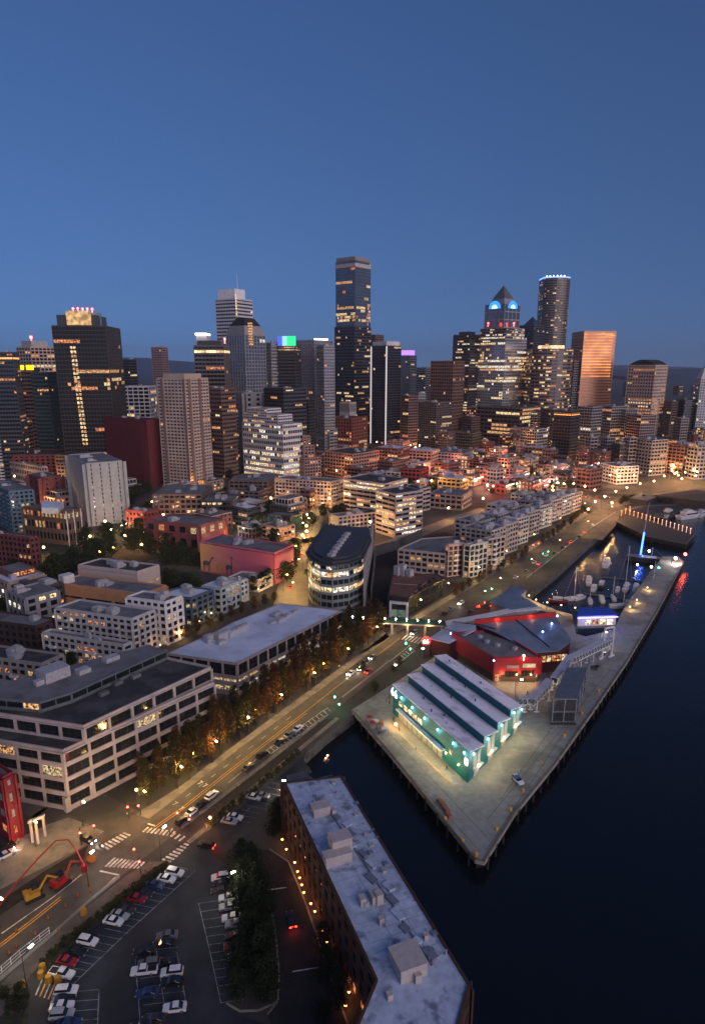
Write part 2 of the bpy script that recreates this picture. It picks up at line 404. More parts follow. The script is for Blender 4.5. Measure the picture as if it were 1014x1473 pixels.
# dug-up half of the road behind the crossing
sheet('construction_pit', [(-60,1320),(0,1296),(70,1250),(128,1216),(120,1236),(60,1276),(0,1318),(-60,1350)], GZ+.06, mat('bare_dark_earth', (.02,.019,.018), .95, 0, .5, .5, bump=.6, bscale=1.5))
# parking lots
sheet('parking_lot', [(242,1247),(282,1205),(300,1228),(330,1247),(350,1300),(352,1380),(330,1436),(332,1455),(380,1473),(420,1560),(60,1560),(72,1410),(66,1393),(120,1344),(182,1296)], GZ+.06, PARK)
sheet('parking_lot', [(312,1190),(372,1140),(436,1092),(449,1110),(425,1135),(395,1168),(350,1215),(322,1226)], GZ+.06, PARK)
sheet('driveway', [(250,1215),(282,1206),(330,1226),(388,1222),(415,1240),(440,1300),(470,1390),(500,1473),(520,1560),(420,1560),(385,1460),(400,1440),(395,1330),(375,1262),(352,1236),(322,1246),(283,1250)], GZ+.05, mat('driveway_asphalt', (.022,.022,.024), .85, 0, .3, .3))
for px in ([(352,1236),(375,1262),(395,1330),(402,1400),(400,1440),(385,1460)],[(388,1222),(415,1240),(440,1300),(470,1390),(500,1473)],[(326,1444),(345,1455),(372,1454),(398,1442)]): struct(strip('k', px, GZ+.2, .35, CONC, .2).build('kerb', [CONC]))
for a_, b_ in (((380,1281),(412,1277)),((421,1398),(458,1392))): mk([a_, b_], .3, GZ+.08)
# markings ---------------------------------------------------------------
PKL = mat('worn_parking_paint', (.30,.32,.34), .8, 0, .4, 1.2, .3, dirt=(.10,.11,.12), dscale=.6)
mk([(107,1415),(185,1340),(281,1253)], .16, GZ+.08, PKL); mk([(286,1300),(302,1368),(318,1443)], .16, GZ+.08, PKL)
mk([(223,1353),(230,1400),(238,1455)], .16, GZ+.08, PKL); mk([(195,1380),(198,1420),(203,1480)], .14, GZ+.08, PKL); mk([(255,1370),(262,1410),(268,1444)], .14, GZ+.08, PKL); mk([(143,1424),(139,1520)], .16, GZ+.08, PKL)
def lerp(a, b, t): return (a[0]+(b[0]-a[0])*t, a[1]+(b[1]-a[1])*t)
for i in range(19):                                # stalls: row by the street
    t = i/18; a = lerp((107,1415),(281,1253), t)
    mk([a, (a[0]-38+12*t, a[1]-8+2*t)], .11, GZ+.08, PKL)
for i in range(13):
    t = i/12; a = lerp((286,1300),(318,1443), t); mk([a, (a[0]+34, a[1]-5)], .11, GZ+.08, PKL)
for i in range(9):
    t = i/8; a = lerp((223,1353),(238,1455), t); mk([a, (a[0]+32, a[1]-3)], .11, GZ+.08, PKL)
    if i: mk([a, (a[0]-29, a[1]+4)], .11, GZ+.08, PKL)
for i in range(5): mk([(142,1424+14*i),(105,1427+14*i)], .11, GZ+.08, PKL)
for i in range(9):
    t = i/8; a = lerp((331,1178),(388,1126), t); mk([(a[0]+3, a[1]), (a[0]+30, a[1]+6)], .11, GZ+.08, PKL)
mk([(345,1178),(360,1162)], .14, GZ+.08, PKL)
for x in range(5): mk([(62+x*6, 1408+x*2),(52+x*6, 1432+x*2)], .3, GZ+.09, YELP if x % 2 else WHITE)
# crosswalks: bars between two picture lines
def crosswalk(a, b, c, d, n, w=.55):
    """n bars; bar i runs from a..b (first ends) to c..d (second ends)"""
    for i in range(n):
        t = i/(n-1); mk([lerp(a, b, t), lerp(c, d, t)], w, GZ+.055)
crosswalk((146,1216),(178,1198), (157,1222),(188,1202), 7, .6)       # across the side street, city side
crosswalk((206,1197),(246,1203), (214,1190),(252,1196), 8, .6)       # across the main road, far side
crosswalk((246,1204),(258,1210), (253,1198),(266,1203), 3, .6)
crosswalk((152,1247),(198,1250), (166,1234),(208,1240), 9, .6)       # across the main road, near side
crosswalk((234,1236),(270,1210), (246,1240),(282,1214), 8, .6)       # car-park side
mk([(144,1253),(172,1259)], .5); mk([(213,1185),(223,1188)], .5)
mk([(3,1343),(78,1290),(118,1258)], .3); mk([(137,1291),(167,1262)], .6)
for o in (0, 4): mk([(0,1359+o),(48,1322+o),(88,1290+o)], .28, GZ+.05, YELP)
mk([(222,1190),(262,1162),(330,1108),(439,1024)], .18, GZ+.05, YELP); mk([(224,1192),(264,1164),(332,1110),(441,1026)], .18, GZ+.05, YELP)
mk([(439,1024),(520,960),(575,918)], .2, GZ+.05, YELP)
# dashed lane line, arrows
for i in range(9):
    a = lerp((268,1146),(430,1022), i/9); b_ = lerp((268,1146),(430,1022), i/9+.04); mk([a, b_], .15)
for (x, y) in ((249,1158),(285,1128),(292,1132),(258,1165)):
    mk([(x,y),(x+6,y-3)], .35); mk([(x+4,y-5),(x+6,y-3),(x+8,y-3)], .3)
# ladder-hatched strip beside the parking lane
mk([(329,1126),(357,1103),(384,1079),(467,1021),(472,1018)], .2)
for i in range(17):
    a = lerp((384,1079),(470,1018), i/16); b_ = (a[0]+5.5, a[1]+5); mk([a, b_], .28)
mk([(389,1085),(472,1028)], .18)
for i in range(9):
    a = lerp((563,955),(590,931), i/8); mk([a, (a[0]+5, a[1]+4)], .4)
mk([(560,952),(590,928)], .25); mk([(566,960),(596,936)], .25)
crosswalk((578,920),(600,926), (586,913),(610,918), 6, .6)
mk([(492,1003),(548,960),(560,950)], .9, GZ+.05, CONC)
GRASS = mat('dark_park_grass', (.022,.028,.012), .95, 0, .4, .2, dirt=(.05,.045,.03), dscale=.05)
sheet('park_grass', [(-60,905),(-60,800),(60,775),(180,765),(300,785),(287,820),(292,870),(230,850),(200,820),(112,815),(78,850),(60,905)], GZ+.01, GRASS)
# side streets and far roads
road([(200,1212),(150,1185),(85,1150),(-60,1110)], 17)
road([(572,915),(500,880),(470,872)], 14)
road([(418,872),(430,800),(447,752),(455,728),(462,700)], 18, GZ+.03, mat('lamp_lightened_road', (.17,.15,.12), .8, 0, .2, .2))                       # lamp-lit street between offices; lamplight is put into its lighter colour
road([(180,785),(260,795),(330,790),(430,780),(520,760),(560,748)], 11)
road([(525,795),(600,768),(650,748),(700,732),(760,728),(820,715)], 13, GZ+.035, MATS['lamp_lightened_road'])                  # viaduct ramp level; same colour with the lamplight in it
road([(835,713),(860,722),(878,735),(870,755),(850,775)], 15)
road([(560,700),(640,690),(700,672),(760,668)], 12); road([(600,655),(700,664),(760,690),(860,708),(1014,712)], 14)
road([(887,722),(930,712),(1014,703),(1100,700)], 16)
road([(0,840),(90,830),(190,820),(250,800)], 11)
# ================================================================ THE PIER
DECK = mat('pier_deck_concrete', (.26,.27,.255), .8, 0, .2, .6, .35, dirt=(.17,.18,.17), dscale=.10)
TIMB = mat('wet_timber', (.03,.026,.022), .8, 0, .4, 1)
YELB = mat('yellow_bollard_paint', (.6,.33,.05), .6, 0, .2, 2)
def pier(name, label, px, m, edge_px, step=5.5, beam=True):
    poly = inward(pxs(px)); t = thing(name, label, 'pier', centre(poly, 0))
    b = MB(); b.prism(poly, GZ-.9, GZ+.12); b.build('deck', [m], t)
    e = pxs(edge_px); k = MB(); cnt = 0; stuff = MB()
    for i in range(len(e)-1):
        d = e[i+1]-e[i]; L = d.length; u = d/L; n = Vector((u.y, -u.x))
        k.ob(e[i], u, n, 0, L, -.5, -.1, GZ+.13, GZ+.45)
        for j in range(int(L/step)):
            q = e[i]+u*(j+.5)*step+n*-.2; b = MB(); b.bar((q.x, q.y, -3), (q.x, q.y, GZ-.85), .3, 7)
            if R.random() < .5: b.box((q.x, q.y, GZ-1.6), (1.1, .5, 1.5), math.atan2(u.y, u.x))
            if cnt < 95: b.build('piling', [TIMB], t)
            else: stuff.v, stuff.f, stuff.m = stuff.v+b.v, stuff.f+[tuple(a+len(stuff.v) for a in f) for f in b.f], stuff.m+b.m
            cnt += 1
    k.build('edge_beam', [mat('edge_timber', (.17,.14,.10), .8, 0, .3, .8)], t)
    # dark bracing behind the pilings
    b = MB()
    for i in range(len(e)-1):
        d = e[i+1]-e[i]; u = d.normalized(); n = Vector((u.y, -u.x)); b.ob(e[i], u, n, 1, d.length-1, -2.6, -2.2, .3, GZ-1)
    b.build('pile_bracing', [TIMB], t)
    if stuff.f: tag(stuff.build('piling', [TIMB], t), kind='stuff')
    return t
pier('cruise_pier', 'long wedge-shaped concrete pier on timber piles that carries the teal and red halls', [(505,1022),(560,1083),(622,1161),(683,1238),(697,1241),(740,1172),(800,1098),(852,1025),(900,955),(945,880),(983,808),(975,801),(952,801),(905,862),(892,884),(884,905),(842,916),(828,912),(822,884),(800,878),(757,860),(700,893),(600,962)], DECK,
     [(505,1022),(560,1083),(622,1161),(683,1238),(697,1241),(740,1172),(800,1098),(852,1025),(900,955),(945,880),(983,808),(975,801),(952,801),(905,862)])
PD = mat('dark_pier_planks', (.05,.05,.052), .85, 0, .3, .5)
t = pier('city_pier', 'low bare dark pier square with a string of warm lights along its far side', [(884,750),(905,738),(1000,768),(986,783),(930,772)], PD, [(884,750),(930,772),(986,783),(1000,768),(905,738)][0:4], 7)
for (a, b_, n) in (((893,742),(905,736),3), ((905,741),(992,768),16)):
    for i in range(n):
        q = lerp(a, b_, i/max(1, n-1)); p = G(*q); m = MB(); m.bar((p.x, p.y, GZ+.1), (p.x, p.y, GZ+4), .08, 5); m.ball((p.x, p.y, GZ+4.2), .3)
        o = m.build('string_light', [emit('warm_lamp_strong', (1,.36,.12), 5)], t)
sheet('quay', [(887,716),(930,708),(1014,700),(1100,700),(1180,742),(1014,731),(970,738),(935,739),(905,736)], GZ+.1, ASPH, .2)
road([(880,728),(905,722),(950,712),(1014,706),(1080,702)], 12, GZ+.16, mat('quay_road', (.16,.14,.12), .8)); road([(893,735),(925,728),(980,726),(1030,722)], 5, GZ+.16, MATS['quay_road'])

# ---------------------------------------------------------------- teal hall with saw-tooth roofs
TEAL = mat('teal_painted_wall', (.007,.145,.165), .6, 0, .12, .6)
TEALD = mat('dark_teal_wall', (.012,.10,.115), .7, 0, .12, .6)
STRIPR = mat('lavender_grey_roof', (.80,.81,.90), .7, 0, .06, .3, .3, dirt=(.52,.52,.60), dscale=.16, stain=(.55,.66))
C0, C1, C2 = G(672.5,1127), G(748,1045), G(565,1026)
Ht = (HT(671.5,1127,1084.6)+HT(565,1026,983))/2; Hd = 3.1
uu = C1-C0; vv = C2-C0; tl = thing('teal_hall', 'teal warehouse hall with four stepped pale roof strips and lit doors', 'hall', centre([C0, C1, C2]))
b = MB(); rf = MB()
for k in range(4):
    a0, a1 = C0+uu*k/4, C0+uu*(k+1)/4
    e0, e1 = a0+vv, a1+vv
    zh, zl = GZ+Ht, GZ+Ht-Hd
    b.hexa([V3(a0, GZ), V3(a1, GZ), V3(e1, GZ), V3(e0, GZ), V3(a0, zh), V3(a1, zl), V3(e1, zl), V3(e0, zh)])
    du, dv = uu.normalized()*.5, vv.normalized()*.5
    s0, s1 = a0-du*.5-dv, a1-du*.12-dv; r0, r1 = e0-du*.5+dv, e1-du*.12+dv
    o = rf = MB(); rf.hexa([V3(s0, zh+.08), V3(s1, zl+.08), V3(r1, zl+.08), V3(r0, zh+.08), V3(s0, zh+.4), V3(s1, zl+.36), V3(r1, zl+.36), V3(r0, zh+.4)])
    rf.build('roof_strip', [STRIPR], tl)
b.build('wall', [TEAL], tl)
un, vn = uu.normalized(), vv.normalized(); nL = Vector((-vn.y, vn.x)); nL = nL if nL.dot(-C0) > 0 else -nL
nR = Vector((un.y, -un.x)); nR = nR if nR.dot(-C0) > 0 else -nR; Lv, Lu = vv.length, uu.length
if nL.dot(uu) > 0: nL = -nL
def onwall(P, u, n, a0, a1, z0, z1, m, name, d0=.0, d1=.15): 
    q = MB(); q.ob(P, u, n, a0, a1, d0, d1, z0, z1); return q.build(name, [m], tl)
DOORM = mat('grey_roller_door', (.35,.35,.34), .6, 0, .2, 2)
for i in range(9):      # left facade: clerestory windows, canopy, doors
    a = Lv*(.30+.62*i/9)
    if i >= 4: onwall(C0, vn, nL, a, a+Lv*.05, GZ+5.4, GZ+7.2, E_YEL, 'window', .02, .12)
    q = MB(); q.ob(C0, vn, nL, a, a+Lv*.055, .02, .14, GZ, GZ+3.6); q.ob(C0, vn, nL, a+Lv*.024, a+Lv*.027, .13, .2, GZ, GZ+3.6); q.build('door', [DOORM], tl)
onwall(C0, vn, nL, Lv*.27, Lv*.9, GZ+4.1, GZ+4.45, STEELW, 'canopy', 0, 1.6)
onwall(C0, vn, nL, Lv*.19, Lv*.215, GZ+4.6, GZ+6.2, E_YEL, 'window', .02, .12)
onwall(C0, vn, nL, Lv*.012, Lv*.04, GZ+5.6, GZ+7.6, emit('bright_window', (1,.9,.7), 6), 'window', .02, .12)
GREYP = mat('grey_wall_panel', (.30,.34,.36), .6, 0, .15, 1)
for k in range(4):      # right facade: tall panel pairs, a canopy and doors per tooth
    a = Lu*k/4
    for s in ((.3, .52), (.58, .8)): onwall(C0, un, nR, a+Lu/4*s[0], a+Lu/4*s[1], GZ+2.9, GZ+Ht-Hd*.9, GREYP, 'wall_panel', .02, .1)
    onwall(C0, un, nR, a+Lu/4*.3, a+Lu/4*.9, GZ+2.5, GZ+2.75, STEELW, 'canopy', 0, .9)
    onwall(C0, un, nR, a+Lu/4*.38, a+Lu/4*.75, GZ, GZ+2.3, DOORM, 'door', .02, .1)
# roof stains left by gulls and vents on the strips
for i in range(16):
    k = R.randrange(4); f = R.random()*.8+.08; g = R.uniform(.25, .8); p = C0+uu*(k+g)/4+vv*f; z = GZ+Ht-Hd*g+.42
    m = MB(); m.bar((p.x, p.y, z), (p.x, p.y, z+.7), .22, 8); m.ball((p.x, p.y, z+.75), .32, 8, 4, 0, .5); m.build('roof_vent', [DARKM if i % 2 else MECH], tl)
def light(name, col, pw, loc, parent=None, r=.25, spot=None, rot=None):
    l = bpy.data.lights.new(name, 'SPOT' if spot else 'POINT'); l.energy = pw; l.color = col; l.shadow_soft_size = r
    if spot: l.spot_size = math.radians(spot); l.spot_blend = .6
    o = bpy.data.objects.new(name, l); C.objects.link(o)
    if parent is not None: o.parent = parent; o.location = Vector(loc)-Vector(parent['_at'])
    else: o.location = loc
    if rot: o.rotation_euler = rot
    return o
E_CY = emit('cool_wall_lamp', (.45,.95,1), 10)
def wall_lamp(P, u, n, a, z, em=E_CY, col=(.35,.9,1), pw=150, parent=None, nm='wall_lamp', off=.75, dz=-.3):
    q = P+u*a+n*.35; m = MB(); m.box((q.x, q.y, z), (.3, .3, .55), math.atan2(u.y, u.x)); m.build(nm, [em], parent or tl)
    q = P+u*a+n*off; light(nm+'_light', col, pw, (q.x, q.y, z+dz), parent or tl, .15)
for f in (.045, .17, .36, .53, .70, .86): wall_lamp(C0, vn, nL, Lv*f, GZ+Ht-1.9)
for k in range(4): wall_lamp(C0, un, nR, Lu*(k/4+.05)+.4, GZ+Ht-2.2)
wall_lamp(C0, un, nR, Lu*.985, GZ+Ht-Hd-1.2)
E_SOD = emit('sodium_lamp', (1,.7,.3), 10)
for i in range(6): wall_lamp(C0, vn, nL, Lv*(.1+.15*i), GZ+3.5, E_SOD, (1,.74,.32), 680, nm='door_lamp', off=3.4, dz=-.2)
for i in range(4): wall_lamp(C0, un, nR, Lu*(.15+.24*i), GZ+2.9, E_SOD, (1,.74,.32), 720, nm='door_lamp', off=3.4, dz=1.2)
# pier number, white figures on the far end of the long wall
def text(body, size, mt, parent, P, u, z, name='sign_text', depth=.12, tilt=True, spacing=1.0):
    cu = bpy.data.curves.new('t', 'FONT'); cu.body = body; cu.size = size; cu.extrude = depth/2; cu.space_character = spacing; cu.offset = size*.012
    to = bpy.data.objects.new('t', cu); C.objects.link(to); bpy.context.view_layer.update()
    me = bpy.data.meshes.new_from_object(to.evaluated_get(bpy.context.evaluated_depsgraph_get())); bpy.data.objects.remove(to)
    me.materials.clear(); me.materials.append(mt); o = bpy.data.objects.new(name, me); C.objects.link(o)
    o.parent = parent; o.location = Vector((P[0], P[1], z))-Vector(parent['_at'])
    o.rotation_euler = (math.pi/2, 0, math.atan2(u[1], u[0])); return o
p = C0+vn*Lv*1.0+nL*.9
sgm = emit('white_sign_light', (.9,.95,1), 1.6)
text('66', 4.6, sgm, tl, p, -vn, GZ+Ht-3.0)
# ---------------------------------------------------------------- red conference hall
RED = mat('crimson_painted_wall', (.32,.010,.022), .6, 0, .12, .5)
Hr = HT(712,984,948.9); D_, C_, A_ = G(710.4,948.9,GZ+Hr), G(779.8,948.9,GZ+Hr), G(648.9,913,GZ+Hr)
B_ = G(712,907.9,GZ+Hr)
rp = [D_, C_, B_, A_]; t = thing('red_hall', 'crimson box hall with a grey flat roof and a glowing ground floor', 'hall', centre(rp))
b = MB(); b.prism(inward(rp), GZ+4.2, GZ+Hr); 
for i in range(4):
    p, q = inward(rp)[i], inward(rp)[(i+1) % 4]; u = (q-p).normalized(); b.ob(p, u, Vector((u.y, -u.x)), -.02, (q-p).length+.02, -.4, .15, GZ+Hr+.02, GZ+Hr+1.0)
b.build('wall', [RED], t)
ins = [p_+(Vector(centre(rp)[:2])-p_).normalized()*2.2 for p_ in rp]
b = MB(); b.prism(inward(ins), GZ, GZ+4.2, 0); b.build('ground_floor', [mat('dark_recessed_wall', (.08,.05,.04), .8)], t)
b = MB(); b.prism(inward([p_+(Vector(centre(rp)[:2])-p_).normalized()*.5 for p_ in rp]), GZ+Hr+.05, GZ+Hr+.2); b.build('roof', [ROOFG], t)
ur = (C_-D_).normalized(); nr = Vector((ur.y, -ur.x)); Lr = (C_-D_).length
def onr(a0, a1, z0, z1, m, name, d0=.02, d1=.14, P=D_, u=ur, n=nr, par=t): 
    q = MB(); q.ob(P, u, n, a0*Lr, a1*Lr, d0, d1, GZ+z0, GZ+z1); return q.build(name, [m], par)
PANE = mat('pale_slot_window', (.30,.28,.25), .4)
onr(.27, .52, Hr-3.6, Hr-2.4, PANE, 'window'); onr(.6, .87, Hr-3.3, Hr-1.7, emit('cream_slot_window', (1,.72,.42), .55, .3), 'window')
for i in range(4): onr(.24+.07*i, .30+.07*i, Hr-7.2, Hr-5.0, GL_DARK, 'window'); onr(.58+.07*i, .64+.07*i, Hr-6.9, Hr-4.7, GL_DARK, 'window')
GI = ins[0]
for i in range(9): onr(.04+.1*i, .12+.1*i, .4, 3.7, (E_ORG, E_YEL, E_WARM)[i % 3] if i != 4 else E_WHT, 'window', .02, .12, P=ins[0], par=t)
for i in range(3):
    q = D_+ur*Lr*(.2+.3*i)+nr*1.2; light('soffit_light', (1,.55,.22), 700, (q.x, q.y, GZ+3.6), t)
# roof features: beacon, vents
p = G(753,946.5,GZ+Hr+1); b = MB(); b.bar((p.x, p.y, GZ+Hr), (p.x, p.y, GZ+Hr+1.6), .15); b.ball((p.x, p.y, GZ+Hr+1.9), .5); b.build('red_beacon', [emit('red_beacon', (1,.12,.05), 40)], t)
light('beacon_light', (1,.2,.1), 90, (p.x, p.y-1, GZ+Hr+2.4), t)
for (x, y) in ((700,925),(715,930),(740,935),(690,918)):
    p = G(x, y, GZ+Hr); b = MB(); b.box((p.x, p.y, GZ+Hr+.2), (2.2, 1.4, 1), .9); b.build('rooftop_unit', [MECH], t)
for (x, y) in ((712,907),(710,952),(648,913)):
    p = G(x, y, GZ+Hr+1); b = MB(); b.ball((p.x, p.y, GZ+Hr+1.5), .3); b.build('marker_lamp', [emit('blue_marker', (.25,.4,1), 25)], t)
# pale hipped hall to its left, flat roofed big hall behind
BLU = mat('blue_grey_metal_roof', (.17,.22,.30), .55, .15, .12, .3, .4, dirt=(.12,.16,.22), dscale=.08)
PALE = mat('pale_blue_roof', (.44,.47,.55), .6, 0, .1, .3)
def roofed(name, label, px, z, roofm, wallm, zs=None, cat='hall', eave=.6, soff=None):
    """hall whose roof polygon the photo shows at height z (or a height per corner)"""
    hs = zs or [z]*len(px); pts = [G(x, y, GZ+h) for (x, y), h in zip(px, hs)]
    ar = sum(pts[i].x*pts[(i+1) % len(pts)].y-pts[(i+1) % len(pts)].x*pts[i].y for i in range(len(pts)))
    if ar < 0: pts, hs = pts[::-1], hs[::-1]
    c = Vector(centre(pts)[:2]); t = thing(name, label, cat, (c.x, c.y, GZ)); n = len(pts)
    iw = [p+(c-p).normalized()*eave for p in pts]
    b = MB(); i0 = 0; b.v = [(p.x, p.y, GZ) for p in iw]+[(p.x, p.y, GZ+h-.3) for p, h in zip(iw, hs)]
    for k in range(n): j = (k+1) % n; b.f.append((k, j, n+j, n+k)); b.m.append(0)
    b.f.append(tuple(range(n, 2*n))); b.m.append(0); b.build('wall', [wallm], t)
    b = MB(); b.v = [(p.x, p.y, GZ+h-.35) for p, h in zip(pts, hs)]+[(p.x, p.y, GZ+h) for p, h in zip(pts, hs)]
    for k in range(n): j = (k+1) % n; b.f.append((k, j, n+j, n+k)); b.m.append(0)
    b.f.append(tuple(range(n, 2*n))); b.f.append(tuple(range(n-1, -1, -1))); b.m += [0, 0]; b.build('roof', [roofm], t)
    return t, pts, hs
t, pts, hs = roofed('pale_roof_hall', 'low hall under a pale folded roof just behind the round red pier sign', [(617,918),(646,925),(684,906),(684,899),(651,895)], 0, PALE, mat('dark_red_side_wall', (.05,.008,.01), .7), [8.5,8.5,12.5,13,10.5])
for q0, q1 in (((651,895),(684,899)), ((636,905),(668,913))):
    a, c = G(*q0, GZ+11), G(*q1, GZ+12.6); b = MB(); b.bar((a.x, a.y, GZ+11.3), (c.x, c.y, GZ+12.9), .2, 5); b.build('ridge', [DARKM], t)
t, pts, hs = roofed('blue_roof_hall', 'broad exhibition hall under a blue grey metal roof behind the crimson hall', [(684,898),(799,887),(822,921),(803,936),(768,939),(712,909)], 0, BLU, mat('dark_red_side_wall', (.05,.008,.01), .7), [13,13,10.5,9.5,9.5,12.5])
b = MB(); a, c = pts[0], pts[1]
p0, p1 = G(684,898,GZ+13), G(799,887,GZ+13); u = (p1-p0).normalized(); n = Vector((-u.y, u.x)); b.ob(p0, u, n, 0, (p1-p0).length, .1, 1.1, GZ+11, GZ+15); b.build('parapet', [mat('bright_red_parapet', (.45,.02,.015), .6)], t)
for i in range(3):
    q = p0+u*(10+i*16)+n*-1; light('parapet_light', (1,.35,.15), 120, (q.x, q.y, GZ+14), t)
for (x, y) in ((793,900),(780,912),(801,889)):
    p = G(x, y, GZ+12); b = MB(); b.ball((p.x, p.y, GZ+13), .35); b.build('marker_lamp', [emit('blue_marker', (.25,.4,1), 25)], t)
pr, pl = G(803,936,GZ+9.5), G(768,939,GZ+9.5); u = (pr-pl).normalized(); n = Vector((u.y, -u.x))
for i in range(6):
    b = MB(); b.ob(pl, u, n, 1+i*2.3, 2.8+i*2.3, -.3, -.1, GZ+5, GZ+7.6); b.build('window', [(E_ORG, E_WARM, E_YEL)[i % 3]], t)
for i, (a, c) in enumerate((((684,898),(712,909)), ((742,892.5),(790,929)))):
    p, q = G(*a, GZ+13.0), G(*c, GZ+11.5); b = MB(); b.bar((p.x, p.y, GZ+13.2), (q.x, q.y, GZ+(12.9 if i == 0 else 11.0)), .3, 4); b.build('ridge', [DARKM], t)
t, pts, hs = roofed('terrace_pavilion', 'wide low pavilion with folded blue grey roof at the marina corner', [(704,866),(738,842),(757,849),(748,856),(775,872),(735,877)], 0, BLU, CONC, [6,8,8,7,5.5,5.5])
t, pts, hs = roofed('plaza_canopy', 'long curved white plaza canopy between blue roofs and marina', [(640,893),(700,882),(735,874),(776,872),(778,876),(736,880),(700,888),(642,899)], 5.5, STEELW, CONC, cat='canopy', eave=2.2)
t, pts, hs = roofed('grey_stair_hall', 'sunken dark courtyard block between white canopy and red parapet', [(700,889),(765,884),(778,878),(800,884),(799,887),(720,893)], 4.5, ROOFD, DARKM)
# 66 pylon with the round red sign
p = G(612,946); hz = HT(612,946,922); t = thing('round_pier_sign', 'glowing round red sign reading 66 on a dark pylon', 'sign', (p.x, p.y, GZ))
b = MB(); b.box((p.x, p.y, GZ), (2.6, 1.6, hz-1.5), .1); b.build('pylon', [DARKM], t)
b = MB(); rr = 1.9
for k in (0, 1):
    pass
b.bar((p.x, p.y-.35, GZ+hz), (p.x, p.y+.35, GZ+hz), rr, 24); b.build('disc', [emit('red_sign_face', (1,.02,.015), 3.0)], t)
text('66', 2.4, emit('sign_white', (1,.95,.9), 8), t, (p.x-1.35, p.y-.42), (1, 0), GZ+hz-.85)
light('sign_glow', (1,.08,.05), 250, (p.x, p.y-2.5, GZ+hz), t, .8)
# footbridge of green glass with lamps
a, c = G(500,890,GZ+6.5), G(640,897,GZ+6.5); u = (c-a).normalized(); n = Vector((u.y, -u.x)); L = (c-a).length
t = thing('footbridge', 'green glass footbridge with a row of lamps crossing the shore road', 'footbridge', ((a.x+c.x)/2, (a.y+c.y)/2, GZ))
b = MB(); b.ob(a, u, n, 0, L, -1.6, 1.6, GZ+5.4, GZ+6.1); b.build('deck', [CONC], t)
GG = mat('green_glass_rail', (.015,.06,.06), .2, 0, .2, .6, .8)
for d in (-1.6, 1.5): b = MB(); b.ob(a, u, n, 0, L, d, d+.1, GZ+6.1, GZ+7.4); b.build('rail', [GG], t)
for f in (.02, .22, .46, .62, .8, .97): b = MB(); q = a+u*L*f; b.box((q.x, q.y, GZ), (1, 1, 5.4), 0); b.build('column', [CONC], t)
for i in range(9):
    q = a+u*L*(i+.5)/9+n*1.55; b = MB(); b.bar((q.x, q.y, GZ+7.4), (q.x, q.y, GZ+8.0), .07, 5); b.ball((q.x, q.y, GZ+8.2), .3); b.build('lamp', [emit('warm_white_lamp', (1,.86,.66), 28)], t)
    if i in (3, 5, 7): light('bridge_light', (1,.6,.25), 900, (q.x, q.y-1, GZ+5), t)
# white passenger gangways on trestles
def gangway(label, a, c, z0, z1, w=2.6, legs=(.15, .8), m=None):
    p, q = G(*a, GZ+z0), G(*c, GZ+z1); u = (q-p).normalized(); n = Vector((u.y, -u.x)); L = (q-p).length
    t = thing('gangway', label, 'gangway', ((p.x+q.x)/2, (p.y+q.y)/2, GZ))
    P = lambda s, d, dz: Vector((p.x+u.x*L*s+n.x*d, p.y+u.y*L*s+n.y*d, GZ+z0+(z1-z0)*s+dz))
    b = MB(); b.hexa([P(0,-w/2,-2.6), P(1,-w/2,-2.6), P(1,w/2,-2.6), P(0,w/2,-2.6), P(0,-w/2,-2.2), P(1,-w/2,-2.2), P(1,w/2,-2.2), P(0,w/2,-2.2)]); b.build('floor', [STEELW], t)
    b = MB(); b.hexa([P(0,-w/2-.2,-.1), P(1,-w/2-.2,-.1), P(1,w/2+.2,-.1), P(0,w/2+.2,-.1), P(0,-w/2-.2,.1), P(1,-w/2-.2,.1), P(1,w/2+.2,.1), P(0,w/2+.2,.1)]); b.build('roof', [m or PALE], t)
    for s in (-1, 1):
        b = MB(); nn = max(3, int(L/2.2))
        for i in range(nn+1): b.bar(P(i/nn, s*w/2, -2.3), P(i/nn, s*w/2, 0), .09, 4)
        for i in range(nn): b.bar(P(i/nn, s*w/2, -2.2), P((i+1)/nn, s*w/2, -.1), .06, 4)
        b.build('side_frame', [STEELW], t)
        b = MB(); b.hexa([P(0,s*w/2*.93,-2.2), P(1,s*w/2*.93,-2.2), P(1,s*w/2*.96,-2.2), P(0,s*w/2*.96,-2.2), P(0,s*w/2*.93,-.1), P(1,s*w/2*.93,-.1), P(1,s*w/2*.96,-.1), P(0,s*w/2*.96,-.1)]); b.build('glazing', [GL_GREY], t)
    for f in legs:
        b = MB()
        for s in (-1, 1):
            tp = P(f, s*w*.5, -2.5); b.bar(tp, (tp.x, tp.y, GZ+.1), .22, 5); b.bar(P(f, -s*w*.5, -2.8), (tp.x, tp.y, GZ+1), .1, 4)
            b.bar((tp.x-.9, tp.y, GZ+.5), (tp.x+.9, tp.y, GZ+.5), .25, 5)
        b.build('leg', [STEELW], t)
gangway('first white covered gangway rising from beside the teal hall', (764,1005), (791,977), 6.2, 7.6)
gangway('middle white covered gangway ramp running to the tall junction tower', (797,975), (820,943), 7.2, 8.6)
gangway('last and longest gangway reaching the white gantry', (820,945), (878,917), 8.2, 8.0, 2.8, (.2, .5))
gangway('short level gangway joining the crimson hall to the first ramp', (745,1003), (764,1003), 5.6, 5.8, 2.2, (.5,))
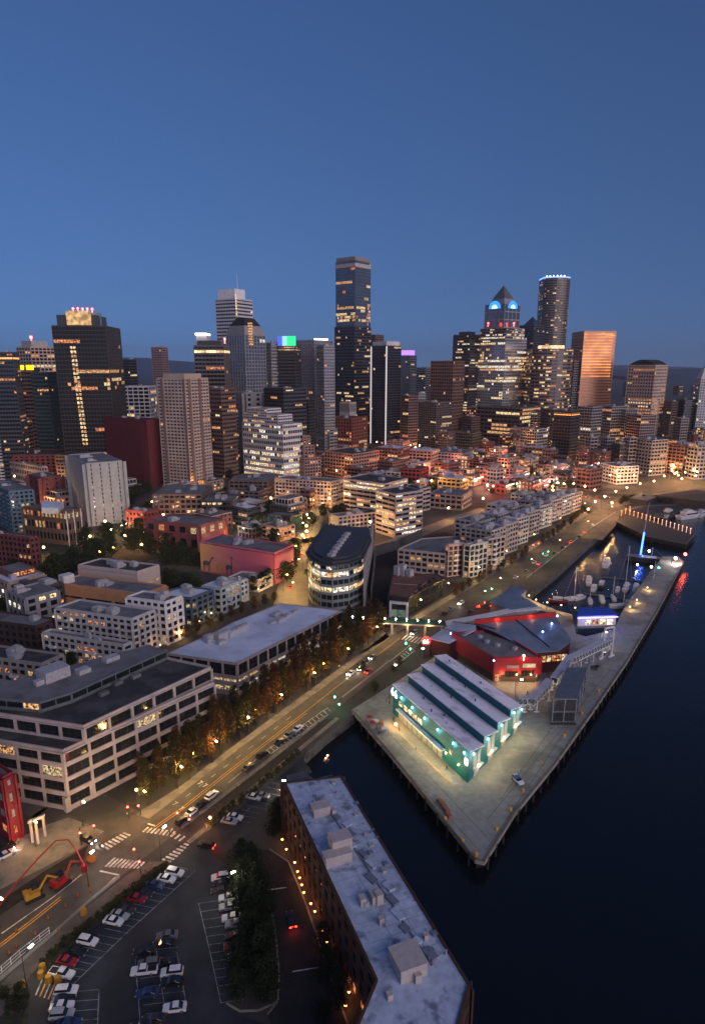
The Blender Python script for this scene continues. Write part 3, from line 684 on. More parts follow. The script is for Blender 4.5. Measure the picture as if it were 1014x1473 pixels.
# white gantry
p = G(872,946); t = thing('gantry', 'tall white steel gantry frame straddling the gangway end', 'gantry', (p.x, p.y, GZ)); h = HT(872,946,903)
b = MB()
for s in (-2.3, 2.3):
    b.bar((p.x+s, p.y+s*.4, GZ+.1), (p.x+s, p.y+s*.4, GZ+h), .42, 6); b.bar((p.x+s-1.6, p.y+s*.4-1.2, GZ+.3), (p.x+s+1.6, p.y+s*.4+1.2, GZ+.3), .4, 6)
    b.bar((p.x+s-1.4, p.y-1, GZ+.4), (p.x+s, p.y+s*.4, GZ+2.6), .2, 5)
b.bar((p.x-2.3, p.y-.92, GZ+h), (p.x+2.3, p.y+.92, GZ+h), .5, 6); b.bar((p.x-2.3, p.y-.92, GZ+h*.45), (p.x+2.3, p.y+.92, GZ+h*.45), .2, 5); b.build('frame', [STEELW], t)
b = MB(); b.box((p.x+1.5, p.y+3, GZ+5.4), (3, 2.4, 2.2), .5); b.build('cab', [STEELW], t)
# grey steel frame tower (moveable boarding structure)
a, c, e = G(793,1042), G(826,1042), G(845,984); h = HT(793,1036,1000); t = thing('boarding_tower', 'open grey steel boarding frame on wheels standing beside the pier edge', 'steel frame', ((a.x+c.x)/2, (a.y+c.y)/2, GZ))
d = (e-c)
L = d.length; d = d.normalized(); w = (c-a); b = MB(); nseg = 4; STG = mat('frame_grey_steel', (.24,.26,.29), .5, .3, .15, 1)
for i in range(nseg+1):
    for s in (0, .5, 1):
        q = a+w*s+d*L*i/nseg
        if s == .5 and 0 < i < nseg: continue
        b.bar((q.x, q.y, GZ+.8), (q.x, q.y, GZ+h), .22, 4)
for z in (1.0, h*.5, h):
    for i in range(nseg+1):
        q = a+d*L*i/nseg; r = q+w; b.bar((q.x, q.y, GZ+z), (r.x, r.y, GZ+z), .2, 4)
    for s in (0, 1):
        q = a+w*s; r = q+d*L; b.bar((q.x, q.y, GZ+z), (r.x, r.y, GZ+z), .2, 4)
for s in (0, 1):
    for i in range(nseg):
        q = a+w*s+d*L*i/nseg; r = a+w*s+d*L*(i+1)/nseg; z0, z1 = (1, h*.5) if i % 2 else (h*.5, 1)
        b.bar((q.x, q.y, GZ+z0), (r.x, r.y, GZ+z1), .1, 4); b.bar((q.x, q.y, GZ+z0+h*.5-.5), (r.x, r.y, GZ+z1+h*.5-.5), .1, 4)
b.build('frame', [STG], t)
for z in (1.1, h*.5+.1):
    m = MB(); q = [a+w*.03+d*.3, a+w*.97+d*.3, a+w*.97+d*(L-.3), a+w*.03+d*(L-.3)]; m.prism(q, GZ+z, GZ+z+.12); m.build('platform', [mat('dark_grating', (.07,.075,.08), .7)], t)
m = MB(); q = [a+w*.0, a+w*1, a+w*1+d*L*.8, a+w*.0+d*L*.8]; m.prism(inward(q), GZ+h+.15, GZ+h+.3); m.build('roof', [mat('tower_roof', (.10,.13,.16), .6)], t)
for i in range(8):
    m = MB(); q = a+w*(i/7)+d*-.6; m.bar((q.x, q.y-.2, GZ+.65), (q.x, q.y+.2, GZ+.65), .5, 10); m.build('wheel', [DARKM], t)

# deck slab joints and tyre tracks on the pier
b = MB(); JO = mat('deck_joint_dark', (.07,.07,.068), .9)
a0 = G(683,1236)
for i in range(1, 14):
    p = C0+(G(683,1238)-C0).normalized()*0
lines = [((520,1040),(690,1225)), ((545,1040),(700,1205)), ((840,1010),(700,1222)), ((820,1010),(720,1150)), ((880,960),(700,1180))]
for k in range(10): lines.append((lerp((530,1052),(688,1232), k/10), lerp((560,1030),(760,1140), k/10) if k < 3 else lerp((600,1090),(750,1160), k/10)))
for q0, q1 in lines[:5]:
    p, q = G(*q0), G(*q1); u = (q-p).normalized(); n = Vector((u.y, -u.x)); b.ob(p, u, n, 0, (q-p).length, -.06, .06, GZ+.10, GZ+.135)
struct(b.build('deck_joint', [JO]))
struct(strip('y', [(560,1040),(655,1134)], GZ+.14, .25, YELP).build('deck_marking', [YELP]))
struct(strip('y', [(566,1046),(650,1130)], GZ+.14, .18, YELP).build('deck_marking', [YELP]))
# ================================================================ NEAR BUILDINGS
PINKC = mat('pinkish_precast_concrete', (.40,.345,.33), .8, 0, .12, .4, .3, dirt=(.33,.28,.27), dscale=.2)
def cut(name, label, px, H, wall, z0=GZ, cat='building', group=None, **k):
    poly = [G(x, y, z0+H) for x, y in px]; t = thing(name, label, cat, centre(poly, z0), group)
    facade(t, poly, z0, z0+H, wall, **k); return t, inward(poly), z0+H
def block(t, px, z0, z1, m, name, roof=None):
    poly = inward([G(x, y, z1) for x, y in px]); b = MB(); b.prism(poly, z0, z1); b.build(name, [m], t)
    if roof: b = MB(); b.prism([p+(Vector(centre(poly)[:2])-p)*.03 for p in poly], z1, z1+.12); b.build('roof', [roof], t)
H4 = HT(89,1165,1082.7); P4 = G(90.5,1082.7,GZ+H4)
H5 = H4*1.25
t, poly, _ = cut('office_building', 'long office block of pale concrete grid with dark windows by the crossing', [(90.5,1082.7),(308,984),(236,962),(-70,1058),(-70,1056)], H4, PINKC, nf=4, bay=7.6, pw=.8, sp=.3, lit=.02, lits='y', mode='each', roof=ROOFD, pd=.5, sd=.45)
cn = [G(120.7,1047.5,GZ+H5), G(303.5,962,GZ+H5), G(241,948.6,GZ+H5), G(50,995,GZ+H5), G(-80,1013,GZ+H5), G(-70,1019,GZ+H5)]
facade(t, cn, GZ+H4, GZ+H5, PINKC, nf=1, bay=7.6, pw=.9, sp=.2, lit=.05, lits='y', mode='each', roof=ROOFD, pd=.5, sd=.45, name='upper_wall', floorlit={0: .05})
PH = [(-60,1000),(57,1011),(103,997),(240,936),(213,929),(20,980),(-60,990)]
pp = [G(x, y, GZ+H5+3.4) for x, y in PH]; facade(t, pp, GZ+H5, GZ+H5+3.4, mat('grey_metal_cladding', (.13,.15,.16), .5, .2), nf=1, bay=5, pw=.2, sp=.35, lit=.1, mode='row', roof=ROOFG, pd=.1, sd=.08, parapet=.3, name='penthouse_wall')
for (x, y, w, d, h) in ((78,975,8,6,3.5),(120,968,4,3,1.5),(160,950,5,3,1.4),(58,985,3,2,1.6)):
    p = G(x, y, GZ+H5+3.4); b = MB(); b.box((p.x, p.y, GZ+H5+3.5), (w, d, h), .93); b.build('rooftop_unit', [MECH], t)
for (x, y) in ((170,985),(196,975),(150,1000),(176,968)):
    p = G(x, y, GZ+H5); b = MB(); b.box((p.x, p.y, GZ+H5+.1), (3, 1.6, 1.1), .93); b.build('skylight', [ROOFG], t)
q0 = G(90.5,1082.7,GZ+H4)
b = MB(); 
for k in range(5):
    q = q0+U(54)*k*7.6-Vector((.3,.5)); b.box((q.x, q.y, GZ), (1.5, 1.5, 4.6), .93)
b.build('ground_floor_column', [PINKC], t)
# bench-like gate frame in front
# garage with pale roof
Hg = 13.0
GPX = [(241.8,941),(341,955.4),(492,879),(403,869),(334,897),(311,909)]
DPK = mat('dull_pink_concrete', (.27,.24,.235), .8, 0, .15, .4)
gpoly = [G(x, y, GZ+Hg) for x, y in GPX]; t = thing('office_building', 'long pale roofed block with open dark bays above white lit ribbon windows', 'building', centre(gpoly)); zr = GZ+Hg; poly = inward(gpoly)
facade(t, gpoly, GZ, GZ+7.4, DPK, nf=2, bay=5.6, pw=.5, sp=.52, lit=.3, lits='c', mode='each', top=False, parapet=0, floorlit={1: .8, 0: .5}, pd=.45, sd=.42, maxw=60)
facade(t, gpoly, GZ+7.4, zr, DPK, nf=1, bay=5.6, pw=.8, sp=.14, lit=.02, lits='c', mode='each', roof=ROOFW, parapet=.45, pd=.45, sd=.42, name='upper_wall')
for (x, y, w, d, h) in ((320,918,7,3.5,2.6),(334,914,5,3,2.2),(346,907,6,3,2),(352,903,4,2,1.6),(318,926,4,2.4,1.1),(301,921,4,3,2.2),(398,886,5,3,1.5),(404,893,5,2.5,1.2),(412,888,3,3,1.3),(392,896,4,2,.6),(425,880,4,2,.6),(300,925,2,2,1.6)):
    p = G(x, y, zr); b = MB(); b.box((p.x, p.y, zr+.15), (w, d, h), .93); b.box((p.x, p.y, zr+.15+h), (w*.8, d*.7, .25), .93); b.build('rooftop_unit', [MECH], t)
# curved glass office
Hc = HT(505,872,808)
CP = [(443.5,796),(449,805),(461,811),(478,813),(502,810),(520,803),(531,780),(527,763),(467,759)]
t, poly, zr = cut('office_building', 'curved office with brightly lit glass floors and a dark lens shaped roof', CP, Hc, mat('pale_spandrel_panel', (.24,.25,.25), .5, 0, .1, .6), nf=6, bay=3.2, pw=.22, sp=.36, lit=.5, lits='c', mode='row', roof=ROOFD, parapet=0, glass=GL_TEAL, floorlit={0: .05, 1: .12, 2: .85, 3: .15, 4: .75, 5: .4}, pd=.12, sd=.4)
c = Vector(centre(poly)[:2]); b = MB()
b.prism([c+(p-c)*1.09 for p in poly], zr, zr+.8); b.prism([c+(p-c)*1.0 for p in poly], zr+.75, zr+1.8); b.prism([c+(p-c)*.86 for p in poly], zr+1.7, zr+2.8); b.build('dark_roof', [mat('dark_standing_seam_roof', (.045,.05,.058), .55, .2, .15, .5)], t)
for i in range(7):
    p = G(480+i*3.2, 795-i*4.3, zr+3); b = MB(); b.box((p.x, p.y, zr+2.85), (3.6, 2.4, 1.5+.3*(i % 2)), .95); b.build('rooftop_unit', [MECH], t)
p = G(477,800,zr+2.8); b = MB(); b.box((p.x, p.y, zr+2.8), (3.5, 3, 1.6), .95); b.build('rooftop_unit', [MECH], t)
LSTONE = mat('pale_stone_side_wall', (.26,.25,.25), .8, 0, .12, .4)
a, e = G(524,872.5), G(536,800); u = (e-a).normalized(); n = Vector((u.y, -u.x)); b = MB(); b.ob(a, u, n, 0, (e-a).length, -.6, .5, GZ, GZ+Hc+.3)
b.build('side_wall', [LSTONE], t)
# dark hall with rust roof and white portal
He = HT(586.5,887,860)
RUST = mat('rust_brown_roof', (.17,.075,.055), .8, 0, .15, .3, .3, dirt=(.10,.055,.045), dscale=.1)
BLK = mat('black_cladding', (.018,.018,.018), .6, 0, .3, .5)
t, poly, zr = cut('office_building', 'black sided block with rust brown roof and a white framed glass portal', [(558,857.5),(588,860.5),(638,833),(628,826),(564,829)], He, BLK, nf=2, bay=5, pw=.3, sp=.12, lit=.04, mode='row', roof=RUST, parapet=.5, pd=.15, sd=.1)
pa, pb = G(560,887), G(586.5,889.5); u = (pb-pa).normalized(); n = Vector((u.y, -u.x)); L = (pb-pa).length; b = MB()
for s in (0, L-.9): b.ob(pa, u, n, s, s+.9, -1, .6, GZ, GZ+He*.72)
b.ob(pa, u, n, 0, L, -1, .62, GZ+He*.72, GZ+He*.72+1); b.build('portal_frame', [STEELW], t)
b = MB(); b.ob(pa, u, n, 1, L-1, -.3, -.1, GZ+.2, GZ+He*.4); b.build('window', [emit('dim_green_glass', (.6,.9,.7), .12, .5)], t)
for (x, y, w, h) in ((571,828,2.6,5.5),(579,828,3,6.5),(589,829,4,4)):
    p = G(x, y, zr); b = MB(); b.box((p.x, p.y, zr), (w, 3, h), .9); b.build('rooftop_unit', [MECH], t)
for q in (((566,840),(600,842)), ((590,858),(615,836))):
    a, e = G(*q[0], zr), G(*q[1], zr); b = MB(); b.bar((a.x, a.y, zr+.2), (e.x, e.y, zr+.2), .18, 4); b.build('roof_seam', [MECH], t)
# brick waterfront hotel (bottom centre), two levels of roof
BRK = mat('dark_brown_brick', (.06,.032,.026), .85, 0, .25, .8, .3, dirt=(.06,.035,.03), dscale=.3)
HB = 15.0
HR = mat('mottled_blue_grey_roof', (.40,.48,.62), .8, 0, .22, .5, .3, dirt=(.15,.185,.25), dscale=.26, stain=(.54,.66))
hp = [(409,1127),(491,1118),(675,1418),(655,1473),(690,1640),(470,1640),(541,1412)]
hp = [(409,1127),(491,1118),(675,1418),(655,1490),(690,1660),(440,1660),(508,1490),(541,1412)]
hpoly = [G(x, y, GZ+HB) for x, y in hp]
t = thing('waterfront_hotel', 'long brown brick hotel with mottled blue grey roof and candle lit alcoves', 'hotel', centre(hpoly))
facade(t, hpoly, GZ, GZ+HB, BRK, nf=4, bay=4.2, pw=2.2, sp=.42, lit=.015, lits='o', mode='each', roof=HR, parapet=.5, pd=.3, sd=.25, maxw=90)
for (x, y, w, d, h) in ((461,1170,4.2,3,2.2),(489,1226,4.6,3.4,4.2),(485,1240,6,2.6,2.4),(545,1300,1.4,1.4,2.4),(537,1296,1.4,2.6,1.8),(586,1393,5.2,5.4,2.8),(548,1330,1,1,1.4),(430,1112,0,0,0),(600,1412,1.2,1.2,1.6),(480,1172,1,1,1.2),(560,1437,1,1,1),(521,1301,1.2,1.6,1.6),(612,1352,.8,.8,1)):
    if not w: continue
    p = G(x, y, GZ+HB); b = MB(); b.box((p.x, p.y, GZ+HB+.1), (w, d, h), -1.2+math.pi/2); b.box((p.x, p.y, GZ+HB+.1+h), (w*1.05, d*1.05, .2), -1.2+math.pi/2)
    b.build('rooftop_unit', [mat('warm_grey_roof_box', (.42,.38,.37), .7, 0, .1, 1)], t)
a, e = G(452,1165,GZ+HB), G(600,1400,GZ+HB); u = (e-a).normalized(); n = Vector((u.y, -u.x))
DUCT = mat('roof_duct_blue', (.16,.19,.26), .6, .1)
for i in range(14):      # low ducts, curbs and folded walk pads on the roof
    q = a+u*((e-a).length*(i+.4)/14)+n*R.uniform(-5, -2.5); b = MB(); b.box((q.x, q.y, GZ+HB+.14), (R.uniform(1.5, 3.6), R.uniform(.8, 2), R.uniform(.35, .8)), math.atan2(u.y, u.x)+.2); b.build('roof_duct', [DUCT if i % 2 else HR], t)
b = MB(); b.ob(a, u, n, 0, (e-a).length, -3.3, -3.0, GZ+HB+.15, GZ+HB+.4); b.build('roof_pipe', [DUCT], t)
block(t, [(412,1116),(437,1110),(451,1120),(412,1124)], GZ, GZ+HB-3, BRK, 'stair_block', ROOFG)
# mid wing step of wall (darker lower roof ledge)
# lean-to slate slope along the land side wall
sl0, sl1 = G(400,1160,GZ+9), G(533,1430,GZ+9)
E_CAN = emit('alcove_fire_glow', (1,.30,.06), 14, .6, 3)
for (x, y) in ((406,1207),(412,1221),(424,1240),(428,1253),(431,1262),(434,1272),(437,1283),(447,1299),(453,1310),(465,1338),(470,1354),(503,1412),(502,1426),(497,1446),(404,1136)):
    p = G(x, y, GZ+1.2); b = MB(); b.bar((p.x, p.y, GZ+.05), (p.x, p.y, GZ+.9), .1, 6, 1); b.ball((p.x, p.y, GZ+1.15), .26, 8, 6, 0, 1.3); b.bar((p.x, p.y, GZ+1.45), (p.x, p.y, GZ+1.6), .3, 6, 1, .1)
    o = b.build('garden_lantern', [E_CAN, DARKM])
    tag(o, None, 'lantern', 'garden lanterns along the hotel wall'); LANT = globals().setdefault('LANT', []); LANT.append(o)
    l = light('lantern_light', (1,.36,.10), 26, (0, 0, 2.0), None, .2); l.parent = o; l.location = (-.5, -.4, 2.0)
ORD0 = 'first second third fourth fifth sixth seventh eighth ninth tenth eleventh twelfth thirteenth fourteenth'.split()
for i, o in enumerate(LANT[:14]): o['label'] = '%s small orange lantern from the top along the foot of the brick hotel' % ORD0[i]
LANT[14]['label'] = 'lone orange lantern at the upper land side corner of the brick hotel'
# apartments: grey white with many windows
GWH = mat('grey_white_render', (.42,.42,.42), .8, 0, .12, .4)
DKB = mat('slate_blue_wall', (.06,.10,.14), .8, 0, .15, .4)
def A(name, label, *a, **k):
    d = dict(mode='each', maxw=60, bay=3.4, pw=1.3, sp=.42, pd=.2, sd=.16, lit=.09); d.update(k)
    global SKEW; SKEW = 13; t, poly, z = B(name, label, *a, **d); SKEW = 0
    if name in ('apartment_building', 'condominium') and d.get('mode') == 'each': balconies(t, poly, z, STEELW if R.random() < .5 else a[-1], d.get('fh', 3.1), d['bay'])
    return t, poly, z
A('apartment_building', 'grey white four storey apartment block with balconies behind the long office', 80,190,223, 892,946, 58, GWH, fh=3.1, units=3, maxw=90)
A('apartment_building', 'taller bright white apartment block with a dark roof edge, beside the grey white one', 182,238,262, 868,928, 58, mat('bright_white_render', (.62,.62,.64), .8, 0, .08, .4), fh=3.1, units=2)
A('apartment_building', 'low grey apartment wing with terraces at the foot of the grey white block', 62,178,190, 930,968, 58, GWH, fh=3.1, units=2)
A('apartment_building', 'slate blue apartment block with white roof edges and lit roof terrace', 231,275,306, 862,902, 58, DKB, fh=3.1, units=3, roof=ROOFW)
A('apartment_building', 'pale blue apartment block next to the slate blue one', 290,318,345, 848,884, 58, mat('pale_blue_render', (.30,.38,.44), .8, 0, .1, .4), fh=3.1, units=2, roof=ROOFW)
A('apartment_building', 'small light blue block at the far end of the blue apartments', 336,346,356, 838,868, 58, mat('light_blue_render', (.35,.42,.48), .8), fh=3.1, units=1)
A('apartment_building', 'low cream apartments with curved white balconies at the picture edge', -40,60,92, 957,1000, 62, mat('cream_grey_render', (.28,.27,.25), .8), fh=3.1, units=3, roof=ROOFD)
A('brick_building', 'low dark brick block behind the curved balcony apartments', -40,52,82, 903,935, 60, BRK, fh=4, units=1, roof=ROOFG, lit=.02)
t, poly, zr = A('warehouse', 'peach orange warehouse with a white roof cabin', 79,206,240, 856,886, 58, mat('peach_orange_render', (.52,.26,.13), .8, 0, .12, .3), fh=7, bay=18, pw=2, sp=.8, units=4, roof=ROOFG, lit=0)
p = G(97,838,zr); b = MB(); b.box((p.x, p.y, zr), (6, 5, 4.5), .9); b.build('roof_cabin', [mat('cabin_white', (.6,.58,.56), .7)], t)
A('warehouse', 'long low pinkish white warehouse with dark roof', 113,198,229, 824,858, 58, mat('pinkish_white_render', (.50,.42,.38), .8, 0, .1, .3), fh=7, bay=20, pw=.6, sp=.85, units=4, roof=ROOFD, lit=.2)
# mural building
t, poly, zr = B('mural_building', 'flat roofed block whose long wall is painted with a pink sunset animal mural', 288,395,422, 797,841, 62, mat('pink_painted_wall', (.50,.11,.17), .75, 0, .1, .15), fh=12, bay=200, pw=.3, sp=.94, lit=0, roof=ROOFG, units=4, pd=.1, sd=.06)
p0, p1 = poly[0], poly[3]; u = (p1-p0).normalized(); n = Vector((-u.y, u.x)); n = n if n.dot(-p0) > 0 else -n; Lm = (p1-p0).length; hm = zr-GZ
mur = bpy.data.materials.new('sunset_gradient_paint'); mur.use_nodes = True; _n = mur.node_tree.nodes; _l = mur.node_tree.links
_tc = _n.new('ShaderNodeTexCoord'); _sx = _n.new('ShaderNodeSeparateXYZ'); _r = _n.new('ShaderNodeValToRGB'); _ns = _n.new('ShaderNodeTexNoise'); _ns.inputs['Scale'].default_value = 5
_ad = _n.new('ShaderNodeMath'); _ad.operation = 'MULTIPLY_ADD'; _ad.inputs[1].default_value = .35
_l.new(_tc.outputs['Generated'], _sx.inputs[0]); _l.new(_tc.outputs['Generated'], _ns.inputs[0]); _l.new(_ns.outputs[0], _ad.inputs[0]); _l.new(_sx.outputs[0], _ad.inputs[2]); _l.new(_ad.outputs[0], _r.inputs[0])
E2 = _r.color_ramp.elements; E2[0].position = .2; E2[0].color = (.62,.32,.10,1); E2[1].position = .75; E2[1].color = (.50,.11,.17,1); _e = E2.new(.45); _e.color = (.60,.20,.16,1)
_l.new(_r.outputs[0], _n['Principled BSDF'].inputs['Base Color']); _n['Principled BSDF'].inputs['Roughness'].default_value = .8
b = MB(); b.ob(p1, -u, n, 0, Lm*.98, .36, .42, GZ+1, zr-.3); b.build('mural', [mur], t)
MDK = mat('mural_dark_paint', (.10,.06,.09), .8); MOR = mat('mural_orange_paint', (.50,.20,.07), .8)
def beast(s, z, sc, m, neck):
    o = MB(); X = lambda a: p1-u*(Lm*s+a*sc)
    def pl(pts, d):
        o.face([(X(a).x+n.x*d, X(a).y+n.y*d, GZ+z+c*sc) for a, c in pts])
    pl([(0,2),(3,2.2),(3.2,3.4),(1.6,3.9),(.2,3.4)], .45)
    for a in (.1, .7, 2.2, 2.8): pl([(a,0),(a+.35,0),(a+.4,2.4),(a,2.4)], .455)
    pl([(2.6,3),(3.2,2.8),(3.2+neck[0]*1.1,3+neck[1]),(2.9+neck[0],3.3+neck[1])], .465)
    pl([(2.8+neck[0],3+neck[1]),(3.9+neck[0],2.7+neck[1]),(3.9+neck[0],3.1+neck[1]),(3+neck[0],3.6+neck[1])], .47)
    o.build('painted_animal', [m], t)
beast(.03, 1.0, 1.7, MDK, (1.4, 2.2)); beast(.22, 1.0, 1.7, MOR, (.6, .8)); beast(.35, 1.1, 1.6, MDK, (-.3, 3.6))
A('annex', 'low white annex with grey roof in front of the painted mural wall', 328,372,391, 836,852, 62, mat('annex_white', (.55,.53,.5), .8), fh=4, bay=7, units=1, roof=ROOFG, cat='annex')
# blocks left and centre
CONCT = mat('ribbed_grey_concrete', (.34,.36,.35), .8, 0, .10, .25)
t, poly, zr = B('residential_tower', 'blank pale grey ribbed concrete slab tower in the left middle distance', 99,124,176, 668,757, 34, CONCT, fh=3.2, bay=7, pw=5.9, sp=.3, lit=.03, units=3, mode='row', pd=.4, sd=.2)
t, poly, zr = B('brick_building', 'huge windowless dark maroon block beside the dark glass tower', 149,211,230, 605,702, 52, mat('dark_maroon_cladding', (.12,.016,.022), .7, 0, .1, .15), nogrid=True, lit=0, units=2, roof=ROOFD)
t, poly, zr = A('brick_building', 'lit rooftop bar building with orange upper floor and white columns', 33,96,119, 737,785, 55, mat('brown_timber_cladding', (.12,.075,.045), .8), fh=3.8, floorlit={0: .05, 1: .05, 2: .95, 3: .9}, nf=3, lits='o', units=2)
q = poly[0]
for f in (0, .45, .9):
    p = poly[0]+(poly[1]-poly[0])*f; b = MB(); b.bar((p.x+.3, p.y-1.2, GZ), (p.x+.3, p.y-1.2, zr+1), .35, 6); b.build('column', [STEELW], t)
block(t, [(60,720),(92,722),(84,731),(60,730)], zr, zr+4, mat('cabin_white', (.6,.58,.56), .7), 'penthouse', ROOFW)
A('brick_building', 'dark red brick house with grey roof at the picture edge near the park', -30,43,55, 775,824, 55, mat('dark_red_brick', (.16,.045,.04), .85, 0, .2, .5), fh=3.6, units=1, lit=.06)
A('brick_building', 'plain maroon block behind the lit rooftop bar', 42,60,88, 688,735, 35, mat('maroon_brick', (.15,.05,.05), .85), fh=4, lit=.01, units=1, bay=8, pw=6)
A('long_building', 'long low beige block with a row of round topped windows', -10,60,68, 672,700, 40, mat('beige_stone', (.34,.30,.26), .85), fh=6, lit=.02, units=1)
A('apartment_building', 'blue glass apartment block at the picture edge', -15,14,48, 708,768, 30, mat('blue_panel', (.10,.17,.22), .6), fh=3.1, lit=.05, units=1)
A('brick_building', 'bright red lit block with three stacked lamps beside the ribbed slab tower', 181,212,232, 738,772, 55, mat('red_brick', (.30,.05,.04), .85, 0, .2, .4), fh=4, lit=.1, units=2)
A('brick_building', 'wide red brick hall with arched windows and grey roof across from the mural', 210,286,323, 757,797, 55, mat('red_brown_brick', (.22,.065,.06), .85, 0, .2, .4), fh=8, bay=9, pw=4, lit=.25, units=2, roof=ROOFG)
t, poly, zr = A('cabin', 'small tan stepped block above the dark glass pavilion', 392,428,441, 720,742, 52, mat('tan_render', (.33,.26,.22), .85), fh=4.5, lit=.03, units=1)
A('pavilion', 'low dark glass pavilion with pale end columns', 383,418,434, 744,768, 52, BLK, fh=9, bay=7, pw=.3, sp=.1, glass=GL_TEAL, lit=.03, units=0)
A('apartment_building', 'cream pink corner apartment block glowing at street level at the street end', 396,476,493, 694,730, 56, mat('cream_pink_render', (.48,.36,.30), .8), fh=3.2, lit=.2, lits='o', units=2, floorlit={0: .9, 1: .3, 2: .2, 3: .1})
SP = mat('pale_pink_spandrel', (.42,.35,.33), .8, 0, .1, .4)
def T(name, label, *a, **k):
    d = dict(bay=7, pw=.3, sp=.48, pd=.3, sd=.5, lit=.25, lits='y', fh=3.7, mode='row', units=1, roof=ROOFD); d.update(k)
    return B(name, label, *a, **d)
T('office_building', 'terraced office, upper rear block with a lit top ribbon', 494,553,586, 697,742, 52, SP, lit=.35)
T('office_building', 'terraced office, front corner block with lit middle ribbon and white ribs', 541,569,608, 712,774, 36, SP, lit=.3)
T('office_building', 'terraced office, right hand rear block with flat dark roof', 570,598,619, 706,738, 45, SP, lit=.05)
A('apartment_building', 'grey pink boxy block with slate coloured bays on the near side of the terraced office', 474,487,546, 744,768, 28, mat('mauve_render', (.33,.29,.29), .8), fh=3.3, units=3, roof=ROOFG)
# white stepped office, the brightest mid block
WST = mat('bright_white_precast', (.62,.59,.58), .75, 0, .08, .4)
for i, (xl, xc, xr, yt, yb) in enumerate(((349,407,434,612,694),(350,400,420,598,690),(356,384,404,589,686))):
    if i == 0:
        t, poly, zr = B('office_building', 'gleaming white stepped office block with rows of lit windows', xl, xc, xr, yt, yb, 50, WST, nf=10, bay=3.4, pw=.7, sp=.46, lit=.3, lits='y', units=0, mode='row', floorlit={0: .9, 1: .95, 2: .8, 3: .15, 4: .7, 5: .2, 6: .1, 7: .05})
    else:
        p, u, v, L1, L2, h = rect(xl, xc, xr, yt, yb, 50); q = p
        facade(t, [p, p+u*L1, p+u*L1+v*L2, p+v*L2], zr-1, GZ+h, WST, fh=3.6, bay=3.4, pw=.7, sp=.46, lit=.1, mode='row', name='upper_wall')
for i, (xl, xc, xr, yt) in enumerate(((430,438,461,660),(430,438,452,642),(430,436,446,628))):
    if i == 0: t, poly, zr = B('apartment_building', 'stepped pinkish brick block leaning against the white stepped office', xl, xc, xr, yt, 692, 35, mat('pink_brown_brick', (.30,.19,.17), .85), fh=3.3, bay=3.6, pw=1.2, sp=.4, lit=.05, units=0, mode='row')
    else:
        p, u, v, L1, L2, h = rect(xl, xc, xr, yt, 690, 35); facade(t, [p, p+u*L1, p+u*L1+v*L2, p+v*L2], zr-1, GZ+h, MATS['pink_brown_brick'], fh=3.3, bay=3.6, pw=1.2, sp=.4, lit=.05, name='upper_wall')
# condominiums along the shore road
PKW = mat('pink_grey_render', (.40,.33,.31), .8, 0, .1, .4)
t, poly, zr = cut('apartment_building', 'long grey roofed shore apartment block with a pale pink framed front', [(573,791),(641,798),(672,784),(668,772),(607,776)], HT(641,829,798), PKW, fh=3.2, bay=3.6, pw=.9, sp=.4, lit=.05, mode='each', maxw=70, roof=ROOFG, pd=.3, sd=.2)
A('apartment_building', 'salmon framed corner tower of the shore apartments', 641,645,672, 786,830, 20, mat('salmon_render', (.52,.33,.30), .8), fh=3.2, units=1, glass=GL_TEAL, pw=.8, sp=.2)
A('apartment_building', 'shore apartment wing with grey bay fronts, nearest the salmon tower', 668,676,701, 786,832, 35, GWH, fh=3.2, units=2, glass=GL_TEAL, pw=.9, sp=.25)
A('apartment_building', 'shore apartment wing with white balconies, second from the salmon tower', 694,702,726, 777,822, 35, PKW, fh=3.2, units=2, pw=.9, sp=.3)
cond = [(663,706,727,765,812,'pale'),(700,722,745,758,800,'x'),(655,690,712,752,785,'x'),(722,742,760,748,786,'x'),(690,716,738,742,774,'x'),(738,758,776,739,774,'x'),(715,736,756,732,760,'x'),(756,776,794,730,762,'x'),(700,720,742,728,752,'x'),(772,792,808,722,752,'x'),(742,762,780,722,744,'x'),(788,806,822,716,744,'x'),(764,784,800,714,738,'x'),(803,820,836,712,738,'x'),(735,752,768,712,734,'x')]
cl = ['low grey condominium with a glowing entrance at its foot', 'grey condominium with a pale stair tower facing the tree row', 'flat grey condominium with white roof kerbs near the viaduct curve', 'grey condominium with ribbed front, directly behind the tree row', 'wide low condominium in the middle of the grey roof cluster', 'condominium with dark bays halfway along the shore road', 'small condominium with clustered roof boxes, mid cluster', 'condominium with reddish side lights beyond the halfway trees', 'pale condominium touching the viaduct side of the cluster', 'narrow upright condominium two blocks before the road curve', 'squat condominium hidden among grey roofs before the curve', 'light grey condominium next to last before the road curve', 'grey condominium on the city side near the road curve', 'last condominium, ribbed and upright, at the road curve', 'smallest condominium under the viaduct bend']
for (xl, xc, xr, yt, yb, _), lb in zip(cond, cl):
    t, poly, zr = A('condominium', lb, xl, xc, xr, yt, yb, 45, R.choice((GWH, PKW, mat('warm_grey_render', (.34,.31,.30), .8), mat('cool_grey_render', (.34,.35,.37), .8))), group='grey condominium cluster along the shore road', fh=3.2, units=4, maxw=24, pw=1.0, lit=.04, roof=R.choice((ROOFG, ROOFW, ROOFG)))
